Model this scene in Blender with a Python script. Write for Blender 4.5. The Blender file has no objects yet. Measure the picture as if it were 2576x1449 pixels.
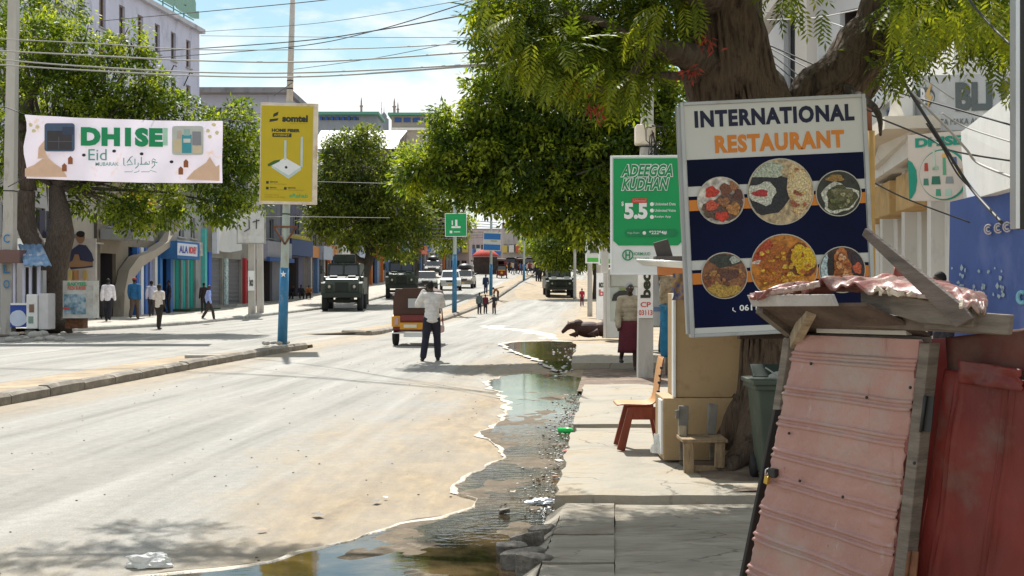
import bpy, bmesh, math, random
import numpy as np
from mathutils import Vector, Matrix, noise
R = math.radians
random.seed(7); rng = np.random.default_rng(7)
S = bpy.context.scene
COL = S.collection

# ---------------------------------------------------------------- camera, light, exposure
CZ = 1.6; FP = 3000.0; UC = 1288.0; VC = 724.5
cd = bpy.data.cameras.new('camera'); cam = bpy.data.objects.new('camera', cd); COL.objects.link(cam)
cam.location = (0, 0, CZ); cam.rotation_euler = (R(90), 0, 0)
cd.sensor_width = 36; cd.lens = 36*FP/2576; cd.clip_start = .1; cd.clip_end = 3000
S.camera = cam
SUN_EL, SUN_AZ = R(52), math.atan2(-.165, .986)     # azimuth measured from +Y towards +X
w = bpy.data.worlds.new('World'); S.world = w; w.use_nodes = True
nt = w.node_tree; nt.nodes.clear()
sky = nt.nodes.new('ShaderNodeTexSky'); sky.sky_type = 'NISHITA'; sky.sun_disc = False
sky.sun_elevation = SUN_EL; sky.sun_rotation = SUN_AZ; sky.air_density = 1.3; sky.dust_density = .6; sky.ozone_density = 2.2
bg = nt.nodes.new('ShaderNodeBackground'); bg.inputs[1].default_value = .07
wo = nt.nodes.new('ShaderNodeOutputWorld')
tc = nt.nodes.new('ShaderNodeTexCoord'); mp = nt.nodes.new('ShaderNodeMapping'); mp.inputs['Scale'].default_value = (1, 1, 3.2)
mp.inputs['Location'].default_value = (.35, .1, .2)
n1 = nt.nodes.new('ShaderNodeTexNoise'); n1.inputs['Scale'].default_value = 3.6; n1.inputs['Detail'].default_value = 9; n1.inputs['Roughness'].default_value = .58
n1.inputs['Distortion'].default_value = .4
cr = nt.nodes.new('ShaderNodeValToRGB'); cr.color_ramp.elements[0].position = .42; cr.color_ramp.elements[1].position = .545
mx = nt.nodes.new('ShaderNodeMix'); mx.data_type = 'RGBA'; mx.inputs[7].default_value = (9.2, 9.5, 9.6, 1)
tint = nt.nodes.new('ShaderNodeMix'); tint.data_type = 'RGBA'; tint.blend_type = 'MULTIPLY'; tint.inputs[0].default_value = 1; tint.inputs[7].default_value = (.95, 1.06, .98, 1)
L = nt.links.new
L(tc.outputs['Generated'], mp.inputs[0]); L(mp.outputs[0], n1.inputs['Vector']); L(n1.outputs[0], cr.inputs[0])
L(sky.outputs[0], tint.inputs[6]); L(cr.outputs[0], mx.inputs[0]); L(tint.outputs[2], mx.inputs[6]); L(mx.outputs[2], bg.inputs[0]); L(bg.outputs[0], wo.inputs[0])
sl = bpy.data.lights.new('sun', 'SUN'); sl.energy = 4.6; sl.angle = R(.53); sl.color = (1, .965, .905)
so = bpy.data.objects.new('sun', sl); COL.objects.link(so)
sd = Vector((math.sin(SUN_AZ)*math.cos(SUN_EL), math.cos(SUN_AZ)*math.cos(SUN_EL), math.sin(SUN_EL)))
so.rotation_euler = sd.to_track_quat('Z', 'Y').to_euler(); so.location = (0, 0, 30)
S.view_settings.view_transform = 'Standard'; S.view_settings.look = 'None'; S.view_settings.gamma = 1
S.view_settings.exposure = .75; S.view_settings.use_curve_mapping = False

# ---------------------------------------------------------------- terrain and pixel helpers
KY = [-20, 50, 60, 70, 80, 90, 100, 110, 120, 155, 200, 300, 600]
KZ = [0, 0, .06, .19, .36, .53, .72, .95, 1.3, 3.4, 5.4, 9, 9]
def sm(a, b, x): t = max(0., min(1., (x-a)/(b-a))); return t*t*(3-2*t)
def T(x, y):
    z = float(np.interp(y, KY, KZ))
    mid = -7.9+.085*(y-10)
    z += .55*sm(80, 108, y)*(1-sm(118, 155, y))*sm(mid+1.5, mid-1.5, x)
    return z
def P(u, v, Y): return Vector(((u-UC)/FP*Y, Y, CZ-(v-VC)/FP*Y))
def G(u, v, dz=0):
    lo, hi = 1., 700.
    Y = 1.
    while Y < 400:
        p = P(u, v, Y)
        if p.z <= T(p.x, p.y)+dz: break
        Y += .25 if Y < 60 else .5
    a, b = Y-.5, Y
    for _ in range(20):
        m = (a+b)/2; p = P(u, v, m)
        if p.z <= T(p.x, p.y)+dz: b = m
        else: a = m
    return P(u, v, b)
def HX(u, Y): return (u-UC)/FP*Y

# ---------------------------------------------------------------- materials
MATS = {}
def nodes(m): m.use_nodes = True; return m.node_tree
def mat(name, col, rough=.75, metal=0., var=.12, vs=3., bump=.0, bs=30., dirt=None, dirtamt=.0, ds=2., spec=.4, trans=0., coord='Object', stretch=None, bd=.02):
    if name in MATS: return MATS[name]
    m = bpy.data.materials.new(name); t = nodes(m); b = t.nodes['Principled BSDF']; b.inputs['Roughness'].default_value = rough
    b.inputs['Metallic'].default_value = metal; b.inputs['Specular IOR Level'].default_value = spec
    tcn = t.nodes.new('ShaderNodeTexCoord'); src = tcn.outputs[coord]
    if stretch:
        mpn = t.nodes.new('ShaderNodeMapping'); mpn.inputs['Scale'].default_value = stretch; t.links.new(src, mpn.inputs[0]); src = mpn.outputs[0]
    c = tuple(col)+(1,)
    last = None
    if var > 0:
        nz = t.nodes.new('ShaderNodeTexNoise'); nz.inputs['Scale'].default_value = vs; nz.inputs['Detail'].default_value = 6; t.links.new(src, nz.inputs['Vector'])
        rp = t.nodes.new('ShaderNodeValToRGB'); rp.color_ramp.elements[0].position = .3; rp.color_ramp.elements[1].position = .7
        rp.color_ramp.elements[0].color = tuple(max(0, x*(1-var)) for x in col)+(1,); rp.color_ramp.elements[1].color = tuple(min(1, x*(1+var)) for x in col)+(1,)
        t.links.new(nz.outputs[0], rp.inputs[0]); last = rp.outputs[0]
    if dirt is not None:
        nz2 = t.nodes.new('ShaderNodeTexNoise'); nz2.inputs['Scale'].default_value = ds; nz2.inputs['Detail'].default_value = 8; nz2.inputs['Roughness'].default_value = .65; t.links.new(src, nz2.inputs['Vector'])
        rp2 = t.nodes.new('ShaderNodeValToRGB'); rp2.color_ramp.elements[0].position = .62-.3*dirtamt; rp2.color_ramp.elements[1].position = .75-.2*dirtamt
        t.links.new(nz2.outputs[0], rp2.inputs[0])
        mm = t.nodes.new('ShaderNodeMix'); mm.data_type = 'RGBA'; mm.inputs[7].default_value = tuple(dirt)+(1,)
        if last: t.links.new(last, mm.inputs[6])
        else: mm.inputs[6].default_value = c
        t.links.new(rp2.outputs[0], mm.inputs[0]); last = mm.outputs[2]
    if last: t.links.new(last, b.inputs['Base Color'])
    else: b.inputs['Base Color'].default_value = c
    if bump > 0:
        nb = t.nodes.new('ShaderNodeTexNoise'); nb.inputs['Scale'].default_value = bs; nb.inputs['Detail'].default_value = 6; t.links.new(src, nb.inputs['Vector'])
        bn = t.nodes.new('ShaderNodeBump'); bn.inputs['Strength'].default_value = bump; bn.inputs['Distance'].default_value = bd
        t.links.new(nb.outputs[0], bn.inputs['Height']); t.links.new(bn.outputs[0], b.inputs['Normal'])
    if trans > 0:
        tr = t.nodes.new('ShaderNodeBsdfTranslucent'); ms = t.nodes.new('ShaderNodeMixShader'); ms.inputs[0].default_value = trans
        if last: t.links.new(last, tr.inputs[0])
        else: tr.inputs[0].default_value = c
        t.links.new(b.outputs[0], ms.inputs[1]); t.links.new(tr.outputs[0], ms.inputs[2]); t.links.new(ms.outputs[0], t.nodes['Material Output'].inputs[0])
    MATS[name] = m; return m
def cracks(m, sc, wd, col=(.12, .1, .08), stretch=(1, 1, 1)):
    t = m.node_tree; b = t.nodes['Principled BSDF']; l = b.inputs['Base Color'].links[0]; src = l.from_socket
    tcn = t.nodes.new('ShaderNodeTexCoord'); mpn = t.nodes.new('ShaderNodeMapping'); mpn.inputs['Scale'].default_value = stretch; t.links.new(tcn.outputs['Object'], mpn.inputs[0])
    nz = t.nodes.new('ShaderNodeTexNoise'); nz.inputs['Scale'].default_value = 3; nz.inputs['Detail'].default_value = 5; t.links.new(mpn.outputs[0], nz.inputs['Vector'])
    ad = t.nodes.new('ShaderNodeVectorMath'); ad.operation = 'MULTIPLY_ADD'; ad.inputs[1].default_value = (.35, .35, .35); t.links.new(nz.outputs[1], ad.inputs[0]); t.links.new(mpn.outputs[0], ad.inputs[2])
    v = t.nodes.new('ShaderNodeTexVoronoi'); v.feature = 'DISTANCE_TO_EDGE'; v.inputs['Scale'].default_value = sc; t.links.new(ad.outputs[0], v.inputs['Vector'])
    r = t.nodes.new('ShaderNodeValToRGB'); r.color_ramp.elements[0].position = 0; r.color_ramp.elements[0].color = (1, 1, 1, 1); r.color_ramp.elements[1].position = wd; r.color_ramp.elements[1].color = (0, 0, 0, 1); t.links.new(v.outputs[0], r.inputs[0])
    n2 = t.nodes.new('ShaderNodeTexNoise'); n2.inputs['Scale'].default_value = 1.7; t.links.new(tcn.outputs['Object'], n2.inputs['Vector']); r2 = t.nodes.new('ShaderNodeValToRGB'); r2.color_ramp.elements[0].position = .47; r2.color_ramp.elements[1].position = .56; t.links.new(n2.outputs[0], r2.inputs[0])
    mu = t.nodes.new('ShaderNodeMath'); mu.operation = 'MULTIPLY'; t.links.new(r.outputs[0], mu.inputs[0]); t.links.new(r2.outputs[0], mu.inputs[1])
    mm = t.nodes.new('ShaderNodeMix'); mm.data_type = 'RGBA'; mm.inputs[7].default_value = tuple(col)+(1,); t.links.new(mu.outputs[0], mm.inputs[0]); t.links.new(src, mm.inputs[6]); t.links.new(mm.outputs[2], b.inputs['Base Color'])
def flat(col, rough=.6):
    n = 'p_%02x%02x%02x_%d' % (int(col[0]*255), int(col[1]*255), int(col[2]*255), int(rough*10))
    return mat(n, col, rough, var=.06, vs=4)
def leafmat(name, c0, c1, c2, tr=.42):
    m = bpy.data.materials.new(name); t = nodes(m); b = t.nodes['Principled BSDF']; b.inputs['Roughness'].default_value = .55; b.inputs['Specular IOR Level'].default_value = .3
    at = t.nodes.new('ShaderNodeAttribute'); at.attribute_name = 'tone'
    rp = t.nodes.new('ShaderNodeValToRGB'); e = rp.color_ramp.elements; e[0].color = tuple(c0)+(1,); e[1].color = tuple(c2)+(1,); k = e.new(.5); k.color = tuple(c1)+(1,)
    t.links.new(at.outputs['Fac'], rp.inputs[0]); t.links.new(rp.outputs[0], b.inputs['Base Color'])
    trn = t.nodes.new('ShaderNodeBsdfTranslucent'); g = t.nodes.new('ShaderNodeMix'); g.data_type = 'RGBA'; g.blend_type = 'MULTIPLY'; g.inputs[0].default_value = 1; g.inputs[7].default_value = (2.3, 2.1, .75, 1)
    t.links.new(rp.outputs[0], g.inputs[6]); t.links.new(g.outputs[2], trn.inputs[0])
    ms = t.nodes.new('ShaderNodeMixShader'); ms.inputs[0].default_value = tr
    t.links.new(b.outputs[0], ms.inputs[1]); t.links.new(trn.outputs[0], ms.inputs[2]); t.links.new(ms.outputs[0], t.nodes['Material Output'].inputs[0])
    MATS[name] = m; return m

M_CONC = mat('concrete', (.36, .345, .31), .9, var=.18, vs=2.5, bump=.5, bs=25, dirt=(.2, .18, .15), dirtamt=.3)
M_CONCL = mat('light_concrete', (.5, .475, .42), .9, var=.15, vs=2.2, bump=.5, bs=18, dirt=(.34, .29, .22), dirtamt=.45, ds=1.3)
M_KERB = mat('kerb_concrete', (.21, .185, .15), .9, var=.22, vs=5, bump=.7, bs=20, dirt=(.33, .29, .235), dirtamt=.3, ds=4)
M_WOOD = mat('grey_wood', (.165, .14, .115), .85, var=.35, vs=6, bump=.5, bs=14, stretch=(1, 1, 7), dirt=(.09, .07, .055), dirtamt=.3, ds=3)
M_WOODL = mat('pale_wood', (.36, .29, .2), .85, var=.25, vs=6, bump=.4, bs=14, stretch=(5, 5, 1), dirt=(.16, .12, .08), dirtamt=.25)
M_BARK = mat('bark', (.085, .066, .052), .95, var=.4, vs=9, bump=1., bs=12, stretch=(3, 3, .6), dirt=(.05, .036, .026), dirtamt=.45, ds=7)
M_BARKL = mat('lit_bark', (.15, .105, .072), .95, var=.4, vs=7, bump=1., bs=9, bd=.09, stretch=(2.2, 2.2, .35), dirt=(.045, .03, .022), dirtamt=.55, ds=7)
M_GLASS = mat('dark_glass', (.02, .025, .03), .08, var=0, spec=.8)
M_BLACK = mat('black_rubber', (.018, .018, .018), .8, var=.2)
M_DARK = mat('dark_metal', (.03, .03, .03), .5, metal=.3, var=.2)
M_STEEL = mat('steel', (.55, .55, .55), .35, metal=.9, var=.08)
M_WHITE = mat('white_paint', (.74, .74, .72), .6, var=.06, dirt=(.5, .46, .4), dirtamt=.15)
M_ARMY = mat('army_green', (.038, .05, .036), .36, var=.22, vs=2, dirt=(.12, .11, .085), dirtamt=.12, spec=.5)
M_ARMYD = mat('army_dark', (.02, .026, .02), .6, var=.2)
M_RUST = mat('rust', (.14, .06, .03), .9, var=.4, vs=12, bump=.4)
M_CABLE = mat('cable_black', (.03, .03, .032), .6, var=0)
M_CABLEG = mat('cable_grey', (.32, .31, .29), .6, var=0)
M_SKIN = mat('skin', (.06, .032, .02), .5, var=.08, vs=20)
M_HAIR = mat('hair', (.01, .009, .008), .8, var=.1, vs=60, bump=.5)

# ---------------------------------------------------------------- mesh helpers
def tag(o, label=None, cat=None, group=None, kind=None):
    if label: o['label'] = label
    if cat: o['category'] = cat
    if group: o['group'] = group
    if kind: o['kind'] = kind
    return o
def thing(name, label, cat, loc=(0, 0, 0), rz=0., group=None, rot=None):
    o = bpy.data.objects.new(name, None); COL.objects.link(o); o.location = loc
    o.rotation_euler = rot if rot else (0, 0, rz); o.empty_display_size = .3
    return tag(o, label, cat, group)
def copy_tree(o, parent=None):
    c = o.copy(); COL.objects.link(c); c.parent = parent
    for ch in list(o.children): copy_tree(ch, c)
    return c
class MB:
    def __init__(s): s.v = []; s.f = []; s.m = []; s.sm = []
    def add(s, vs, fs, mi=0, smooth=False, M=None):
        b = len(s.v)
        for p in vs:
            p = Vector(p)
            s.v.append(tuple(M @ p) if M is not None else tuple(p))
        for f in fs: s.f.append([b+i for i in f]); s.m.append(mi); s.sm.append(smooth)
        return s
    def box(s, c, d, mi=0, M=None, rz=0, taper=None, rx=0, ry=0, jit=0):
        x, y, z = d[0]/2, d[1]/2, d[2]/2; tx = ty = 1
        if taper: tx, ty = taper
        vs = [(-x, -y, -z), (x, -y, -z), (x, y, -z), (-x, y, -z), (-x*tx, -y*ty, z), (x*tx, -y*ty, z), (x*tx, y*ty, z), (-x*tx, y*ty, z)]
        A = Matrix.Translation(c) @ Matrix.Rotation(rz, 4, 'Z') @ Matrix.Rotation(ry, 4, 'Y') @ Matrix.Rotation(rx, 4, 'X')
        vs = [A @ Vector(p) for p in vs]
        if jit: vs = [p+Vector([random.uniform(-jit, jit) for _ in range(3)]) for p in vs]
        return s.add(vs, [(0, 3, 2, 1), (4, 5, 6, 7), (0, 1, 5, 4), (1, 2, 6, 5), (2, 3, 7, 6), (3, 0, 4, 7)], mi, False, M)
    def bar(s, a, b, w, h, mi=0, up=(0, 0, 1), M=None):
        a = Vector(a); b = Vector(b); d = b-a; l = d.length; d.normalize(); u = Vector(up)
        if abs(d.dot(u)) > .98: u = Vector((0, 1, 0))
        x = d.cross(u).normalized(); z = x.cross(d)
        vs = [q+x*i*w/2+z*j*h/2 for q in (a, b) for i, j in ((-1, -1), (1, -1), (1, 1), (-1, 1))]
        return s.add(vs, [(0, 1, 2, 3), (7, 6, 5, 4), (0, 4, 5, 1), (1, 5, 6, 2), (2, 6, 7, 3), (3, 7, 4, 0)], mi, False, M)
    def tube(s, pts, rad, n=8, mi=0, cap=True, M=None, wob=0, smooth=True):
        pts = [Vector(p) for p in pts]
        if not hasattr(rad, '__len__'): rad = [rad]*len(pts)
        vs = []; fs = []; pu = None
        for i, p in enumerate(pts):
            d = (pts[min(i+1, len(pts)-1)]-pts[max(i-1, 0)]).normalized()
            if pu is None:
                pu = d.cross(Vector((0, 0, 1)))
                if pu.length < .1: pu = d.cross(Vector((0, 1, 0)))
            pu = (pu-d*pu.dot(d)).normalized(); w_ = d.cross(pu)
            for k in range(n):
                a = 2*math.pi*k/n+(math.pi/4 if n == 4 else 0); r = rad[i]
                if wob: r *= 1+wob*noise.noise(Vector((math.cos(a)*1.7, math.sin(a)*1.7, i*.35+p.x)))*2
                vs.append(p+(pu*math.cos(a)+w_*math.sin(a))*r)
        for i in range(len(pts)-1):
            for k in range(n): fs.append((i*n+k, i*n+(k+1) % n, (i+1)*n+(k+1) % n, (i+1)*n+k))
        if cap: fs.append(tuple(range(n-1, -1, -1))); fs.append(tuple((len(pts)-1)*n+k for k in range(n)))
        return s.add(vs, fs, mi, smooth, M)
    def lathe(s, prof, n=16, mi=0, M=None, smooth=True):
        vs = []; fs = []
        for r, z in prof:
            for k in range(n): a = 2*math.pi*k/n; vs.append((r*math.cos(a), r*math.sin(a), z))
        for i in range(len(prof)-1):
            for k in range(n): fs.append((i*n+k, i*n+(k+1) % n, (i+1)*n+(k+1) % n, (i+1)*n+k))
        fs.append(tuple(range(n-1, -1, -1))); fs.append(tuple((len(prof)-1)*n+k for k in range(n)))
        return s.add(vs, fs, mi, smooth, M)
    def prism(s, poly, y0, y1, mi=0, M=None, taper=None):
        # poly in (x,z), extruded along y
        n = len(poly); vs = [(x, y0, z) for x, z in poly]+[(x, y1, z) for x, z in poly]
        fs = [tuple(range(n)), tuple(range(2*n-1, n-1, -1))]+[(i, i+n, (i+1) % n+n, (i+1) % n) for i in range(n)]
        return s.add(vs, fs, mi, False, M)
    def prismx(s, poly, x0, x1, mi=0, M=None):
        n = len(poly); vs = [(x0, y, z) for y, z in poly]+[(x1, y, z) for y, z in poly]
        fs = [tuple(range(n-1, -1, -1)), tuple(range(n, 2*n))]+[(i, (i+1) % n, (i+1) % n+n, i+n) for i in range(n)]
        return s.add(vs, fs, mi, False, M)
    def prismz(s, poly, z0, z1, mi=0, M=None):
        n = len(poly); vs = [(x, y, z0) for x, y in poly]+[(x, y, z1) for x, y in poly]
        fs = [tuple(range(n-1, -1, -1)), tuple(range(n, 2*n))]+[(i, (i+1) % n, (i+1) % n+n, i+n) for i in range(n)]
        return s.add(vs, fs, mi, False, M)
    def ell(s, c, r, n=10, mi=0, M=None):
        vs = []; fs = []; m = n//2+1
        for i in range(1, m):
            th = math.pi*i/m
            for k in range(n): a = 2*math.pi*k/n; vs.append((c[0]+r[0]*math.sin(th)*math.cos(a), c[1]+r[1]*math.sin(th)*math.sin(a), c[2]+r[2]*math.cos(th)))
        t_ = len(vs); vs += [(c[0], c[1], c[2]+r[2]), (c[0], c[1], c[2]-r[2])]
        for i in range(m-2):
            for k in range(n): fs.append((i*n+k, (i+1)*n+k, (i+1)*n+(k+1) % n, i*n+(k+1) % n))
        for k in range(n): fs.append((t_, k, (k+1) % n)); fs.append((t_+1, (m-2)*n+(k+1) % n, (m-2)*n+k))
        return s.add(vs, fs, mi, True, M)
    def disc(s, c, r, y, n=32, mi=0, rz=None):
        rz = rz or r
        return s.add([(c[0]+r*math.cos(2*math.pi*k/n), y, c[1]+rz*math.sin(2*math.pi*k/n)) for k in range(n)], [tuple(range(n))], mi)
    def blob(s, c, r, y, n=14, mi=0, k=.25, rz=None, seed=0):
        rz = rz or r; q = random.Random(seed*31+int(c[0]*999)+int(c[1]*777))
        ph = [q.uniform(0, 6.28) for _ in range(3)]
        return s.add([(c[0]+r*(1+k*math.sin(2*a+ph[0])*.5+k*math.sin(3*a+ph[1])*.5)*math.cos(a), y, c[1]+rz*(1+k*math.sin(2*a+ph[2])*.5)*math.sin(a)) for a in [2*math.pi*i/n for i in range(n)]], [tuple(range(n))], mi)
    def grid(s, pts, mi=0, smooth=True):
        r = len(pts); c = len(pts[0])
        return s.add([p for row in pts for p in row], [(i*c+j, i*c+j+1, (i+1)*c+j+1, (i+1)*c+j) for i in range(r-1) for j in range(c-1)], mi, smooth)
    def mesh(s, name, mats, off=None):
        me = bpy.data.meshes.new(name)
        vs = s.v if off is None else [(p[0]-off[0], p[1]-off[1], p[2]-off[2]) for p in s.v]
        me.from_pydata(vs, [], s.f)
        for m in (mats if isinstance(mats, (list, tuple)) else [mats]): me.materials.append(m)
        me.polygons.foreach_set('material_index', s.m); me.polygons.foreach_set('use_smooth', s.sm); me.update()
        return me
    def build(s, name, mats, parent=None, world=False, bev=0, seg=2):
        me = s.mesh(name, mats, parent.location if (world and parent) else None)
        o = bpy.data.objects.new(name, me); COL.objects.link(o); o.parent = parent
        if bev:
            b = o.modifiers.new('bevel', 'BEVEL'); b.width = bev; b.segments = seg; b.limit_method = 'ANGLE'; b.angle_limit = R(40)
        return o
def link(name, me, parent=None, loc=None, rot=None):
    o = bpy.data.objects.new(name, me); COL.objects.link(o); o.parent = parent
    if loc is not None: o.location = loc
    if rot is not None: o.rotation_euler = rot
    return o
def smooth_by_remesh(mb, voxel, name, mats, it=2):
    me = mb.mesh(name, mats); o = bpy.data.objects.new('tmp', me); COL.objects.link(o)
    m = o.modifiers.new('r', 'REMESH'); m.mode = 'VOXEL'; m.voxel_size = voxel; m.use_smooth_shade = True
    if it: sm_ = o.modifiers.new('s', 'SMOOTH'); sm_.iterations = it; sm_.factor = .6
    dg = bpy.context.evaluated_depsgraph_get(); ev = o.evaluated_get(dg); out = bpy.data.meshes.new_from_object(ev)
    out.name = name; bpy.data.objects.remove(o)
    if not out.materials: 
        for mm in (mats if isinstance(mats, (list, tuple)) else [mats]): out.materials.append(mm)
    out.polygons.foreach_set('use_smooth', [True]*len(out.polygons))
    return out
# lettering on the local XZ plane, facing -Y
_TC = {}
def text_mesh(s, bold=.0, ital=0., sp=1.):
    k = (s, bold, ital, sp)
    if k in _TC: return _TC[k]
    c = bpy.data.curves.new('t', 'FONT'); c.body = s; c.size = 1; c.offset = bold; c.shear = ital; c.space_character = sp; c.resolution_u = 3; c.fill_mode = 'FRONT'
    o = bpy.data.objects.new('t', c); COL.objects.link(o)
    dg = bpy.context.evaluated_depsgraph_get(); me = bpy.data.meshes.new_from_object(o.evaluated_get(dg))
    co = np.zeros(len(me.vertices)*3); me.vertices.foreach_get('co', co); co = co.reshape(-1, 3)
    fs = [tuple(p.vertices) for p in me.polygons]
    bpy.data.objects.remove(o); bpy.data.curves.remove(c); bpy.data.meshes.remove(me)
    _TC[k] = (co, fs); return _TC[k]
def lettering(s, x0, z0, w, h, y, m, parent, bold=.0, ital=0., name='lettering', sp=1., tilt=0., th=0.):
    co, fs = text_mesh(s, bold, ital, sp)
    a = co.min(0); b = co.max(0); q = np.empty_like(co)
    q[:, 0] = x0+(co[:, 0]-a[0])/(b[0]-a[0])*w; q[:, 2] = z0+(co[:, 1]-a[1])/(b[1]-a[1])*h+tilt*(q[:, 0]-x0); q[:, 1] = y
    mb = MB()
    mb.add(q, fs, 0)
    o = mb.build(name, m, parent)
    return o

# ---------------------------------------------------------------- foliage
def rand_unit(n):
    v = rng.normal(size=(n, 3)); return v/np.linalg.norm(v, axis=1)[:, None]
def leaf_mesh(name, c, d, nrm, Ln, Wd, tone, m):
    """one lens-shaped leaf (two folded quads worth) per row"""
    n = len(c); side = np.cross(d, nrm); side /= np.linalg.norm(side, axis=1)[:, None]+1e-9
    up = np.cross(side, d)
    L_ = Ln[:, None]; W_ = Wd[:, None]
    v = np.empty((n, 4, 3)); v[:, 0] = c; v[:, 1] = c+d*L_*.45+side*W_*.5-up*W_*.12; v[:, 2] = c+d*L_-up*L_*.12; v[:, 3] = c+d*L_*.45-side*W_*.5-up*W_*.12
    me = bpy.data.meshes.new(name); me.vertices.add(n*4); me.vertices.foreach_set('co', v.reshape(-1))
    idx = np.arange(n*4).reshape(n, 4); tri = np.empty((n*2, 3), np.int32); tri[0::2] = idx[:, [0, 1, 2]]; tri[1::2] = idx[:, [0, 2, 3]]
    me.loops.add(n*6); me.loops.foreach_set('vertex_index', tri.reshape(-1)); me.polygons.add(n*2); me.polygons.foreach_set('loop_start', np.arange(0, n*6, 3)); me.polygons.foreach_set('loop_total', np.full(n*2, 3))
    me.materials.append(m); at = me.attributes.new('tone', 'FLOAT', 'POINT'); at.data.foreach_set('value', np.repeat(tone, 4).astype(np.float32))
    me.update(); me.validate(); return me
def crown_points(blobs, n, lo=.55):
    bl = np.array([list(b[0])+list(b[1]) for b in blobs], float); vol = bl[:, 3]*bl[:, 4]*bl[:, 5]; vol = vol**.75; k = rng.choice(len(bl), n, p=vol/vol.sum())
    dr = rand_unit(n); r = lo+(1.15-lo)*rng.random(n)**.75
    return bl[k, :3]+dr*bl[k, 3:]*r[:, None], dr
def crown(name, blobs, ncl, per, clr, leaf, m, parent, lo=.6, tone0=.45, droop=.35, off=None, cut=None):
    c, dr = crown_points(blobs, ncl, lo)
    if cut is not None: k = cut(c); c = c[k]; dr = dr[k]; ncl = len(c)
    tone = np.clip(tone0+rng.normal(0, .28, ncl), 0, 1)
    cc = np.repeat(c, per, 0); o = rand_unit(len(cc))*(rng.random(len(cc))**.5)[:, None]*clr*np.array([1, 1, .7]); cc = cc+o
    out = np.repeat(dr, per, 0)*.5+o/clr*.7+rng.normal(0, .45, cc.shape); out[:, 2] -= droop; out /= np.linalg.norm(out, axis=1)[:, None]
    nrm = rng.normal(0, .5, cc.shape)+np.array([0, 0, 1.])
    Ln = leaf*(.7+.6*rng.random(len(cc))); tn = np.clip(np.repeat(tone, per)+rng.normal(0, .1, len(cc)), 0, 1)
    if off is None: off = parent.location if parent else (0, 0, 0)
    me = leaf_mesh(name, cc-np.array(off), out, nrm, Ln, Ln*.42, tn, m)
    ob = link(name, me, parent); ob['kind'] = 'stuff'; return ob
M_LEAFN = leafmat('neem_leaf', (.022, .042, .005), (.07, .11, .01), (.24, .27, .02), .45)
M_LEAFM = leafmat('tree_leaf', (.02, .042, .008), (.07, .115, .014), (.26, .31, .035), .48)
M_LEAFD = leafmat('dark_leaf', (.018, .036, .009), (.058, .092, .014), (.18, .21, .028), .4)
def limb(mb, pts, rads, n=10, wob=.08):
    # smooth the polyline by Catmull-Rom
    P_ = [Vector(p) for p in pts]; out = []; rr = []
    for i in range(len(P_)-1):
        a = P_[max(i-1, 0)]; b = P_[i]; c = P_[i+1]; d = P_[min(i+2, len(P_)-1)]
        for k in range(4):
            t = k/4; out.append(.5*((2*b)+(c-a)*t+(2*a-5*b+4*c-d)*t*t+(3*b-a-3*c+d)*t**3)); rr.append(rads[i]*(1-t)+rads[i+1]*t)
    out.append(P_[-1]); rr.append(rads[-1])
    mb.tube(out, rr, n, wob=wob)
# ================================================================ SETTING
def xroadR(y): return .31+.08*(y-8.36) if y < 24 else 1.56+.083*(y-24)
def xkerbL(y): return float(np.interp(y, [0, 43.6, 51.6, 61, 72, 100, 155, 200, 300], [-20.4, -16.3, -14.1, -13.5, -12.3, -9.6, -4.4, -.2, 9]))
def xfac(y): return -24.93+.09*y
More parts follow.
